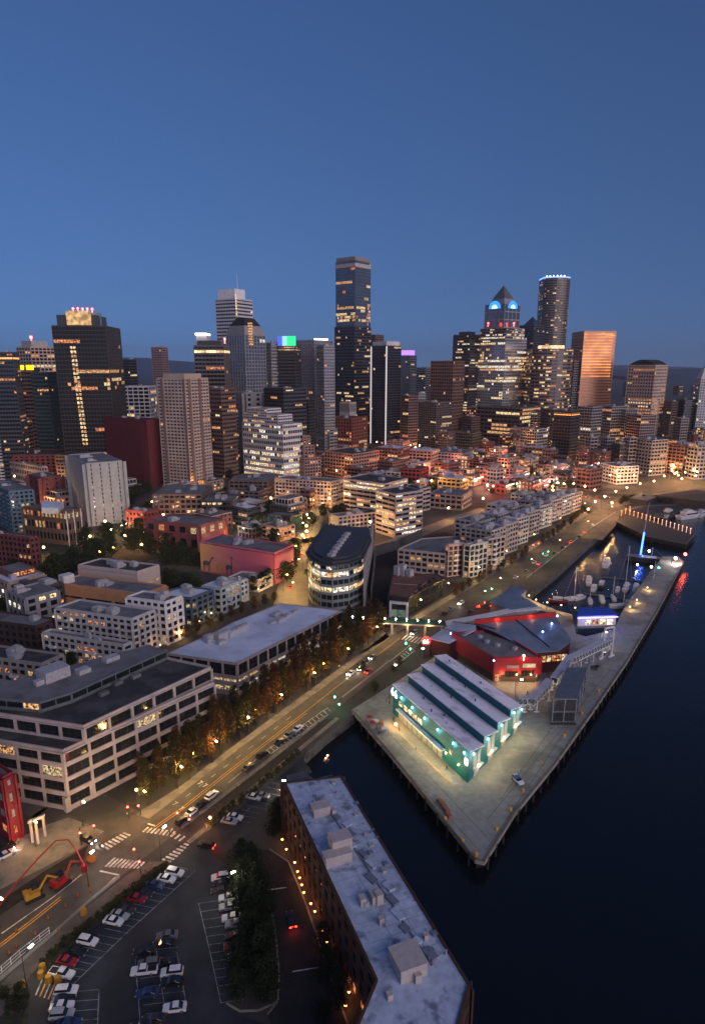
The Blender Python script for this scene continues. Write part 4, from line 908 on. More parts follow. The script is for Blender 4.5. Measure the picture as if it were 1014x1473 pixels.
# retaining wall of the viaduct ramp with the dark railway cut in front
RW = mat('retaining_wall_concrete', (.10,.10,.105), .9, 0, .2, .2, .3, dirt=(.06,.06,.06), dscale=.1)
a = [G(534,862), G(540,800), G(575,790), G(606,775)]
b = MB()
for i in range(3):
    d = a[i+1]-a[i]; u = d.normalized(); n = Vector((u.y, -u.x)); h0 = 7
    b.ob(a[i], u, n, 0, d.length, -.4, .4, GZ, GZ+h0)
tag(b.build('retaining_wall', [RW]), 'dark grey retaining wall of the railway cutting beside the curved office', 'wall')
sheet('railway_cutting', [(533,880),(540,790),(575,780),(640,765),(660,775),(600,800),(570,830),(558,870)], GZ+.04, mat('dark_void_ground', (.012,.012,.013), .95, 0, .4, .6))  # flat sheet; the darkness of the cutting's void is put into its colour

# membrane seams, drains and pipes on the hotel roof
b = MB(); a, e = G(416,1130,GZ+HB), G(560,1420,GZ+HB); u = (e-a).normalized(); n = Vector((u.y, -u.x)); n = n if n.dot(G(490,1120,GZ+HB)-a) > 0 else -n; LL = (e-a).length
for i in range(26): b.ob(a, u, n, LL*i/26, LL*i/26+.07, .3, 12.9 if i > 1 else 12, GZ+HB+.13, GZ+HB+.17)
for w in (4.7, 9.4): b.ob(a, u, n, .5, LL, w, w+.07, GZ+HB+.13, GZ+HB+.18)
HT_ = C.objects['waterfront_hotel']; b.build('membrane_seam', [mat('seam_grey', (.24,.28,.36), .8)], HT_)
for i in range(34):
    q = a+u*LL*R.uniform(.03, .97)+n*R.choice((R.uniform(1, 13), R.uniform(9, 13.5))); b = MB(); h = R.uniform(.3, 1.1)
    if i % 3: b.bar((q.x, q.y, GZ+HB+.1), (q.x, q.y, GZ+HB+h), .13, 6); b.bar((q.x, q.y, GZ+HB+h), (q.x, q.y, GZ+HB+h+.12), .24, 6)
    else: b.box((q.x, q.y, GZ+HB+.1), (.9, .9, h*.8), .4); b.box((q.x, q.y, GZ+HB+.1+h*.8), (1.1, 1.1, .12), .4)
    b.build('roof_vent', [MECH if i % 2 else DUCT], HT_)
# ================================================================ DOWNTOWN TOWERS
def TW(name, label, *a, **k):
    d = dict(glass=GL_TOWER, fh=4.3, bay=2.9, pw=.35, sp=.5, pd=.35, sd=.3, lit=.09, lits='w', mode='row', units=2, roof=ROOFD, parapet=1.2, runs=(1, 1, 2, 4, 8, 12)); d.update(k); d['lit'] *= .25
    global ANG
    a = list(a); a[5] = ANG = auto_ang(a[0], a[1], a[2])
    return B(name, label, *a, **d)
def add(t, px, c0, m, name, rt=None, ang=None, **k):
    """further stage of a tower: (xl, xc, xr, yt, yb) from its foot level c0 (world height)"""
    xl, xc, xr, yt, yb, an = px; an = ANG; p, u, v, L1, L2, h = rect(xl, xc, xr, yt, yb, an); poly = [p, p+u*L1, p+u*L1+v*L2, p+v*L2]
    if k.pop('plain', False):
        b = MB(); b.prism(poly, c0, GZ+h); b.build(name, [m], t)
    else:
        d = dict(glass=GL_TOWER, fh=4.3, bay=2.9, pw=.35, sp=.5, pd=.35, sd=.3, lit=.09, mode='row', roof=ROOFD, name=name); d.update(k); facade(t, poly, c0, GZ+h, m, **d)
    return poly, GZ+h
def mtl(n, c, **k): return mat(n, c, **k)
BRONZE = mtl('bronze_cladding', (.17,.14,.12), rough=.4, metal=.3, scale=.05)
DARKT = mtl('dark_tower_cladding', (.075,.077,.082), rough=.35, metal=.3, scale=.05)
GREYT = mtl('grey_tower_cladding', (.25,.25,.26), rough=.6, scale=.05)
BEIGET = mtl('beige_tower_concrete', (.50,.38,.30), rough=.8, scale=.05)
BRWNT = mtl('brown_granite', (.16,.10,.08), rough=.6, scale=.05)
WHT = mtl('white_tower_panel', (.55,.55,.56), rough=.6, scale=.05)
BLUT = mtl('blue_grey_cladding', (.10,.125,.155), rough=.4, scale=.05)
def crown(t, poly, z, h, em, name='lit_crown', s=1.0, m=None):
    c = Vector(centre(poly)[:2]); b = MB(); b.prism([c+(p-c)*s for p in poly], z, z+h); b.build(name, [em], t)
def beacon(t, x, y, z, r=1.6, col=(1,.05,.05)):
    b = MB(); b.bar((x, y, z), (x, y, z+4), .4, 5); b.ball((x, y, z+5), r); b.build('beacon', [emit('beacon_%d' % int(col[1]*100), col, 18)], t)
def roofc(poly): return sum((p for p in poly), Vector((0, 0)))/len(poly)
# tallest tower with flared foot
t, poly, z = TW('tower', 'tallest flat topped glass tower, its lower half flaring outward', 483,511,533, 375,628, 45, BLUT, glass=GL_GREY, fh=5, bay=3, pw=.45, sp=.22, lit=.10, lits='w', floorlit={i: (.4 if i in (38,39,42) else .15 if i in (25,17,18,30,14,10) else .012 if i > 43 else .05) for i in range(70)})
crown(t, poly, z-9, 6, mtl('pale_crown_band', (.45,.40,.38)), 'crown_band', 1.03); crown(t, poly, z+.2, 7, mtl('crown_louvre', (.25,.23,.22)), 'crown_screen', .97)
for yt, xl, xr, xc in ((470,481.5,533.5,510),(520,479,534,509),(575,476,534.5,508)):
    add(t, (xl, xc, xr, yt, 631-(575-yt)*.02, 45), GZ, DARKT, 'flared_wall', glass=GL_TOWER, fh=5, bay=2.6, pw=.3, sp=.45, lit=.05, runs=(1,1,2,4,7))
# left dark tower with lit column of windows
t, poly, z = TW('tower', 'dark bronze glass tower with a lit column of windows and red roof beacons', 75,152,173, 470,690, 28, mtl('blackened_bronze', (.07,.058,.045), rough=.45, metal=.2), glass=mtl('black_tower_glass', (.05,.045,.04), rough=.15, metal=.6), fh=4.3, bay=3.3, pw=.3, sp=.25, lit=.03, lits='o', floorlit={34: .03, 31: .03, 26: .16, 24: .12, 23: .12, 22: .1})
p, u = poly[0], (poly[3]-poly[0]).normalized(); L = (poly[3]-poly[0]).length; n = Vector((u.y, -u.x)); n = n if n.dot(-p) > 0 else -n; hh = z-GZ; nf = int(hh*.66/4.3)
for i in range(nf):
    b = MB()
    for s in (0, 3.1):
        a = L*(.60-.06*(1-i/nf))+s; zz = GZ+hh*.24+i*4.3; q0, q1 = p+u*a, p+u*(a+2.2); 
        b.hexa([V3(q0+n*.5, zz), V3(q1+n*.5, zz), V3(q1+n*.2, zz), V3(q0+n*.2, zz), V3(q0+n*.5, zz+2.6), V3(q1+n*.5, zz+2.6), V3(q1+n*.2, zz+2.6), V3(q0+n*.2, zz+2.6)])
    b.build('stair_window', [E_YEL if i % 3 else E_WARM], t)
c = roofc(poly); a = math.radians(28)
topbox(t, poly, z, (.15,.8,.2,.95), 12, DARKT, 'penthouse')
b = MB(); b.bar((c.x+6, c.y-4, z), (c.x+6, c.y-4, z+15), 11, 20); b.build('round_penthouse', [GREYT], t)
b = MB(); b.hexa([V3(q, h) for h in (z+2, z+16) for q in [poly[0]+(poly[1]-poly[0])*e+(poly[3]-poly[0])*f for e, f in ((.1,.75),(.1,.3),(.16,.3),(.16,.75))]]); b.build('lit_penthouse_front', [emit('golden_penthouse', (1,.6,.25), .6, .5, .2)], t)
for i in range(5): beacon(t, c.x-12+i*5, c.y-3, z+14+R.random(), 1.1)
add(t, (80,156,174,655,693,28), GZ, mtl('ochre_podium', (.22,.14,.06)), 'podium_wall', lit=.12, bay=3.3, pw=.5)
# beige residential tower
t, poly, z = TW('residential_tower', 'tall beige apartment tower with ribbed balconies left of centre', 226,266,299, 546,706, 44, BEIGET, glass=GL_GREY, fh=3.3, bay=4.2, pw=.9, sp=.5, lit=.04, lits='o', units=1)
for k, (i0, i1, ff) in enumerate(((0,3,(.0,.06)),(0,3,(.78,.86)),(0,1,(.1,.2)),(0,1,(.55,.65)))):
    p0, p1 = poly[i0], poly[i1]; u = (p1-p0).normalized(); L = (p1-p0).length; n = Vector((u.y, -u.x)); n = n if n.dot(-p0) > 0 else -n
    b = MB(); q = p0+u*L*ff[0]; 
    w = L*(ff[1]-ff[0]); pts = [q+n*1.1, q+u*w+n*1.1, q+u*w-n*.5, q-n*.5]; b.prism(inward(pts), GZ, z+.5); b.build('vertical_fin', [mtl('fin_brown', (.20,.13,.11))], t)
crown(t, poly, z+.3, 5, BEIGET, 'penthouse', .75)
TW('residential_tower', 'slim brown tower alone on the skyline behind the beige one', 218,232,241, 500,625, 30, mtl('pinkish_brown_tower', (.30,.20,.18)), fh=4, bay=4, pw=1.2, sp=.5, lit=.03, units=1)
TW('tower', 'low dark rounded tower on the skyline right of the dark bronze tower', 176,186,196, 518,640, 30, DARKT, lit=.06)
TW('office_building', 'wide white framed mid rise with big grid windows under the far dark tower', 176,214,224, 557,660, 20, WHT, fh=5, bay=7, pw=1.2, sp=.3, lit=.25)
# left edge group
t, poly, z = TW('tower', 'dark block with a glowing orange roof line at the picture edge', -15,18,27, 508,690, 20, DARKT, lit=.25)
crown(t, poly, z-6, 3, emit('orange_roof_line', (1,.35,.08), 2), s=1.02)
t, poly, z = TW('tower', 'beige tower with stepped white crown and a red beacon at the picture edge', 24,44,78, 500,655, 35, BEIGET, fh=4.5, bay=6, pw=1.4, sp=.35, lit=.25)
crown(t, poly, z, 9, mtl('pale_crown', (.45,.42,.40)), 'crown', .7); c = roofc(poly); beacon(t, c.x-4, c.y, z+9, 2.0)
t, poly, z = TW('tower', 'maroon brown tower with a yellow sign across its top', 18,46,57, 530,678, 40, BRWNT, lit=.06, glass=GL_TOWER)
p0, p1 = poly[0], poly[3]; u = (p1-p0).normalized(); n = Vector((u.y, -u.x)); n = n if n.dot(-p0) > 0 else -n; L = (p1-p0).length
es = emit('yellow_neon', (1,.62,.0), 3.5)
for i in range(9):
    if i == 5: continue
    b = MB(); b.ob(p1, -u, n, L*(.0+.125*i), L*(.105+.125*i), .5, .9, z-1.5, z+3.5); b.build('sign_letter', [es], t)
TW('tower', 'teal glass tower with a white top ledge left of the dark bronze tower', 45,68,82, 537,680, 40, mtl('teal_dark_panel', (.05,.08,.085)), glass=GL_TEAL, lit=.10)
TW('residential_tower', 'white balconied apartment tower cut by the picture edge', -20,12,22, 574,690, 45, WHT, fh=3.4, bay=6, pw=.4, sp=.55, lit=.15, lits='o')
TW('brick_building', 'low red brick block at the foot of the left towers', 20,80,95, 655,690, 40, MATS['dark_red_brick'], fh=4, bay=5, pw=3, lit=.08)
TW('tower', 'dark brown slab squeezed behind the maroon tower', 22,34,46, 605,682, 30, BRWNT, lit=.08)
# second group
t, poly, z = TW('tower', 'white banded office tower with a bright white sloping top and mast', 310,339,363, 430,640, 38, WHT, glass=GL_TOWER, fh=5, bay=5, pw=.2, sp=.5, lit=.10, units=0)
topbox(t, poly, z, (.1,.7,.1,.95), 15, mtl('bright_white_screen', (.75,.75,.76)), 'roof_screen')
c = roofc(poly); b = MB(); b.bar((c.x+6, c.y, z), (c.x+6, c.y, z+38), 1.0, 6, 0, .3); b.build('mast', [WHT], t)
b = MB(); q = poly[0]; b.box((q.x+.6, q.y-.6, z-24), (1.6, 1.6, 30), 0); b.build('lit_corner', [E_YEL], t)
t, poly, z = TW('tower', 'grey ribbed tower with chamfered shoulders and black pyramid roof', 326,352,381, 482,660, 42, GREYT, glass=GL_GREY, fh=4.5, bay=5, pw=1.0, sp=.2, pd=.8, lit=.05, lits='y', units=0)
c = roofc(poly); q = [c+(p-c)*1.0 for p in poly]; r1 = [c+(p-c)*.82 for p in poly]; r2 = [c+(p-c)*.45 for p in poly]; b = MB()
for A0, A1, z0, z1 in ((q, r1, z, z+12), (r1, r2, z+12, z+22)):
    for i in range(4): b.face([V3(A0[i], z0), V3(A0[(i+1) % 4], z0), V3(A1[(i+1) % 4], z1), V3(A1[i], z1)], 0 if z0 == z else 1)
b.face([V3(p, z+22) for p in r2], 1); b.build('pyramid_roof', [GREYT, mtl('black_roof', (.02,.02,.022))], t)
u = (poly[1]-poly[0]).normalized(); n = Vector((u.y, -u.x)); n = n if n.dot(-poly[0]) > 0 else -n
for i in range(9):
    b = MB(); b.ob(poly[0], u, n, 7, 13, -1, 1.2, z-12+i*3.2, z-10+i*3.2); b.build('lit_gable_window', [E_WARM], t)
t, poly, z = TW('tower', 'bronze tower with a lit top floor and white roof box', 279,322,330, 498,680, 26, BRONZE, glass=GL_TOWER, fh=4.4, bay=4, sp=.4, lit=.05, units=1)
nt_ = MB(); 
crown(t, poly, z-7, 3.4, emit('lit_top_floor', (1,.6,.28), 1.6, .6, .1), s=1.015); topbox(t, poly, z, (.2,.8,.6,.95), 12, WHT); topbox(t, poly, z, (.15,.8,.6,.97), 2.2, emit('white_roof_light', (1,.9,.8), 4), 'roof_lights', 12)
crown(t, poly, z+.2, 6, DARKT, 'roof_screen', .8); beacon(t, poly[0].x, poly[0].y+8, z+3, 1.2)
TW('tower', 'dark brown slab between the bronze tower and the beige apartments', 296,318,338, 560,690, 40, BRWNT, lit=.12, lits='o')
TW('tower', 'slim pale grey windowless tower behind the white stepped office', 338,352,377, 566,672, 40, GREYT, fh=6, bay=12, pw=8, sp=.5, lit=.02)
TW('office_building', 'low white slab in the trees left of the white stepped office', 309,330,340, 652,676, 40, WHT, fh=7, bay=5, pw=1.5, sp=.1, lit=.02, units=0)
TW('tower', 'grey banded tower between the pyramid roofed one and the green lit one', 380,390,402, 494,655, 40, GREYT, lit=.06, glass=GL_GREY)
t, poly, z = TW('tower', 'black glass tower with a glowing blue and green roof sign', 400,424,432, 498,655, 28, DARKT, glass=GL_TOWER, lit=.12)
u = (poly[3]-poly[0]).normalized(); n = Vector((u.y, -u.x)); n = n if n.dot(-poly[0]) > 0 else -n; L = (poly[3]-poly[0]).length
for i, cc in enumerate(((.06,.12,1),(.3,.6,.9),(.03,.8,.25),(.03,.7,.3))):
    b = MB(); b.ob(poly[3], -u, n, L*i*.27, L*(i+1)*.27-.3, -.2, .6, z+.5, z+13); b.build('sign_panel', [emit('sign_panel_%d' % i, cc, 1.2)], t)
crown(t, poly, z-5, 3, emit('lit_top_floor', (1,.6,.28), 1.6), s=1.015)
t, poly, z = TW('residential_tower', 'grey twin fronted residential tower with a lit white roof edge', 426,452,478, 490,650, 42, GREYT, glass=GL_GREY, fh=4, bay=4, pw=.9, sp=.25, pd=.7, lit=.08, lits='w')
b = MB(); q = poly[0]; u = (poly[1]-poly[0]).normalized(); n = Vector((u.y, -u.x)); b.ob(q, u, n, 0, 26, 0, 1.5, z+1.3, z+3); b.build('lit_roof_edge', [emit('white_roof_light', (1,.9,.8), 7)], t)
TW('residential_tower', 'slim grey apartment tower just left of the tallest tower', 456,466,481, 498,655, 50, GREYT, glass=GL_GREY, fh=4, bay=4, pw=.6, lit=.10)
TW('tower', 'open white framed slab in front of the green lit tower', 402,412,428, 578,668, 30, WHT, glass=GL_TOWER, fh=5, bay=8, pw=.8, sp=.1, lit=.10, lits='o', units=0)
TW('tower', 'dark tower base behind the white framed slab', 380,408,440, 560,680, 40, DARKT, lit=.12)
TW('brick_building', 'red brown brick block with rows of lit windows below the tallest tower', 470,506,528, 603,655, 40, mtl('red_brown_brick_far', (.20,.06,.045)), fh=4.4, bay=4.5, pw=2, sp=.4, lit=.30, lits='o', units=1)
TW('office_building', 'blank pale cube rising behind the red brown brick block', 489,503,512, 580,640, 40, mtl('pale_cube', (.38,.36,.36)), bay=200, fh=100, sp=.98, lit=0, units=0)
TW('office_building', 'grey cube with a green lit ground front', 455,474,492, 618,655, 25, GREYT, glass=GL_GREY, lit=.15, lits='y', bay=8)
# behind and right of the tallest
TW('tower', 'plain brown tower peeping out behind the tallest tower', 530,540,552, 482,600, 40, BRWNT, lit=.02)
t, poly, z = TW('tower', 'black and white tower with a bright white vertical edge', 534,556,577, 498,640, 42, mtl('navy_panel', (.035,.045,.06)), glass=GL_TOWER, fh=4, bay=5, pw=.3, sp=.3, lit=.07, units=0)
crown(t, poly, z+.2, 7, WHT, 'white_crown', .9)
for pt in (poly[0], poly[3]):
    b = MB(); b.box((pt.x, pt.y-.9, GZ), (1.6, 1.6, z-GZ), .8); b.build('white_edge', [emit('softly_lit_edge', (1,.9,.9), .55)], t)
t, poly, z = TW('tower', 'grey tower with a glowing purple top', 572,590,599, 512,630, 30, BLUT, glass=GL_GREY, lit=.09); crown(t, poly, z+.2, 9, emit('purple_crown', (.42,.2,1), 1.5), s=.8)
TW('tower', 'far low tower with a white lit roof right of the purple one', 598,612,626, 530,620, 30, GREYT, lit=.12, lits='c')
TW('tower', 'pale slab beside the purple topped tower', 596,602,612, 566,640, 40, GREYT, lit=.1)
t, poly, z = TW('tower', 'wide brown granite tower with plain stepped top', 620,652,668, 520,640, 35, BRWNT, glass=GL_TOWER, fh=5, bay=4, pw=1.1, sp=.35, lit=.06)
TW('residential_tower', 'dark residential block with pale ribs in front of the brown tower', 599,628,650, 580,645, 38, mtl('ribbed_dark_panel', (.12,.11,.11)), fh=3.4, bay=3.4, pw=.6, sp=.3, lit=.16, lits='y', pd=.7)
t, poly, z = TW('tower', 'black office tower with many white lit floors left of the domed shaft tower', 652,676,691, 482,630, 35, DARKT, glass=GL_TOWER, lit=.3, lits='c'); crown(t, poly, z, 6, DARKT, 'roof_screen', .6)
# stepped tower with blue arches and pyramid
t, poly, z = TW('tower', 'stepped grey tower with glowing blue arched windows and a pyramid top', 689,727,757, 488,632, 42, mtl('silver_granite', (.42,.42,.44), rough=.4, metal=.2, scale=.05), glass=mat('silver_reflective_glass', (.45,.47,.50), .2, .85, .2, .03, .8), fh=4.6, bay=4, pw=.6, sp=.3, lit=.18, lits='y', units=0, floorlit={i: (.75 if i in (24,25,27) else .5 if i in (5,3) else .06) for i in range(60)})
p2, z2 = add(t, (691,727,754,472,633,42), z-1, GREYT, 'shoulder_wall', lit=.4, lits='c')
p3, z3 = add(t, (698,726,748,437,636,42), z2-1, GREYT, 'shaft_wall', glass=GL_GREY, fh=12, bay=9, pw=1.2, sp=.12, lit=.05)
for i0, i1 in ((0,1),(0,3)):
    a_, b_ = p3[i0], p3[i1]; u = (b_-a_).normalized(); n = Vector((u.y, -u.x)); n = n if n.dot(-a_) > 0 else -n; m_ = (a_+b_)/2; r = (b_-a_).length*.30
    for rr_, nm, mm, dd in ((r, 'arch_glow', emit('blue_arch', (.04,.30,1), 1.2), 1.0), (r*.5, 'arch_core', emit('cyan_arch', (.45,.8,1), 1.6), 1.3)):
        b = MB(); pts = [m_+u*rr_*math.cos(math.pi*k/12) for k in range(13)]; zz = [z3-6+rr_*math.sin(math.pi*k/12) for k in range(13)]
        f1 = [V3(pts[k]+n*dd, zz[k]) for k in range(13)]; f0 = [V3(pts[k]+n*.3, zz[k]) for k in range(13)]; b.face(f1); 
        for k in range(12): b.face([f1[k], f1[k+1], f0[k+1], f0[k]])
        b.build(nm, [mm], t)
c = roofc(p3); q = [c+(p-c)*.98 for p in p3]; m2 = [c+(p-c)*.62 for p in p3]
b = MB(); b.prism(inward(m2), z3, z3+9); b.build('attic', [GREYT], t)
b = MB()
for i in range(4): b.face([V3(m2[i], z3+9), V3(m2[(i+1) % 4], z3+9), (c.x, c.y, z3+30)])
b.build('pyramid_roof', [mtl('slate_pyramid', (.10,.11,.12), rough=.4)], t)
b = MB(); b.bar((c.x, c.y, z3+28), (c.x, c.y, z3+36), .6, 5); b.build('finial', [GREYT], t)
for s in (-1, 1): beacon(t, c.x+s*20-6, c.y-22, z2+1, 1.3)
# curved dark tower
cxy = G(799, 612); 
def curved_tower(name, label, xl, xr, yt, yb, m, arc=1.1, n=9, **k):
    x = (xl+xr)/2; p = G(x, yb); h = HT(x, yb, yt); 
    for _ in range(5): x += (xl+xr)/2-PX(p.x, p.y, GZ+h)[0]; p = G(x, yb); h = HT(x, yb, yt)
    r = (xr-xl)/2/F_*(p.y*cp_-(GZ+h-CAMH)*sp_)*.95; p = Vector((p.x*(1+r/p.y), p.y)); pts = []
    for i in range(n+1):
        a = -math.pi/2-arc+2*arc*i/n; pts.append(p+Vector((math.cos(a)*r*1.0/max(.7, math.sin(min(arc, 1.57))), r+math.sin(a)*r*.9)))
    pts += [Vector((pts[-1].x-1, p.y+2*r)), Vector((pts[0].x+1, p.y+2*r))]
    t = thing(name, label, 'building', centre(pts)); d = dict(fh=4.6, bay=3.6, pw=.3, sp=.32, lit=.1, mode='row', roof=ROOFD); d.update(k)
    facade(t, pts, GZ, GZ+h, m, **d); return t, inward(pts), GZ+h
t, poly, z = curved_tower('tower', 'tall dark curved tower with a blue lit rim at its top', 779,819,399,612, BRONZE, glass=GL_TOWER, lit=.07, lits='w', sp=.55)
crown(t, poly, z, 2.5, emit('blue_rim', (.15,.3,1), 2), 'lit_rim', 1.02)
for i in range(6): q = poly[1+i]; b = MB(); b.ball((q.x, q.y, z+3.2), 1.1); b.build('rim_lamp', [emit('white_rim_lamp', (.8,.9,1), 8)], t)
t, poly, z = curved_tower('office_building', 'bow fronted office block wrapped in bright lit bands below the curved dark tower', 760,823,502,635, BRONZE, glass=GL_TOWER, fh=5.5, lit=.22, lits='w', sp=.55)
crown(t, poly, z, 6, emit('golden_roof_band', (1,.62,.32), 1.3, .5, .1), 'lit_band', .55)
t, poly, z = TW('tower', 'black tower topped by a small glass pyramid', 747,768,783, 468,620, 35, DARKT, glass=GL_TOWER, lit=.1, units=0)
c = roofc(poly); q = [c+(p-c)*.7 for p in poly]; b = MB()
for i in range(4): b.face([V3(q[i], z+1), V3(q[(i+1) % 4], z+1), (c.x, c.y, z+17)])
b.build('glass_pyramid', [GL_BLUE], t)
# orange sunset-lit tower; its glowing bands paint in the sunset's reflection
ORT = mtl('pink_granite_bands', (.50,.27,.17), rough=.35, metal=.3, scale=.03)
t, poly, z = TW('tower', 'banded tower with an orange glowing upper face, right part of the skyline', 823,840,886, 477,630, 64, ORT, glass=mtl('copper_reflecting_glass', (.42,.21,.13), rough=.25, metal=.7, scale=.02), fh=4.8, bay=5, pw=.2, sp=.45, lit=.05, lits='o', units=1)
p0, p1 = poly[0], poly[1]; u = (p1-p0).normalized(); n = Vector((u.y, -u.x)); n = n if n.dot(-p0) > 0 else -n; L = (p1-p0).length
es = emit('orange_sunset_reflection', (1,.30,.08), .95, .4, .05)
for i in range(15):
    b = MB(); b.ob(p0, u, n, .5, L*.92, .1, .36, z-3-i*4.8-2.6, z-3-i*4.8); b.build('sunset_reflection_band', [es], t)
# beige tower with black arched roof
t, poly, z = TW('tower', 'beige tower with tiny square windows and a black curved roof', 904,942,960, 526,640, 30, BEIGET, glass=GL_TOWER, fh=5, bay=4.4, pw=2.0, sp=.5, lit=.06, lits='o', units=0, floorlit={i: (.55 if 8 < i < 14 else .03) for i in range(40)})
c = roofc(poly); u = (poly[3]-poly[0]); b = MB(); n_ = 8
for i in range(n_):
    f0, f1 = i/n_, (i+1)/n_; A0 = poly[0]+u*f0; A1 = poly[0]+u*f1; w = poly[1]-poly[0]; h0, h1 = 8*math.sin(math.pi*f0), 8*math.sin(math.pi*f1)
    b.hexa([V3(A0, z+.2), V3(A0+w, z+.2), V3(A1+w, z+.2), V3(A1, z+.2), V3(A0, z+1+h0), V3(A0+w, z+1+h0), V3(A1+w, z+1+h1), V3(A1, z+1+h1)])
b.build('arched_roof', [MATS['black_roof']], t)
# spire tower at right edge
t, poly, z = TW('tower', 'slim white terracotta tower with pyramid cap at the picture edge', 1000,1008,1026, 545,640, 40, WHT, fh=4, bay=4, pw=1.4, sp=.4, lit=.15, units=0, lits='y')
c = roofc(poly); b = MB()
for i in range(4): b.face([V3(poly[i], z), V3(poly[(i+1) % 4], z), (c.x, c.y, z+26)])
b.build('pyramid_roof', [WHT], t); b = MB(); b.ball((c.x, c.y, z+28), 2); b.build('finial_lamp', [emit('white_rim_lamp', (.8,.9,1), 8)], t)
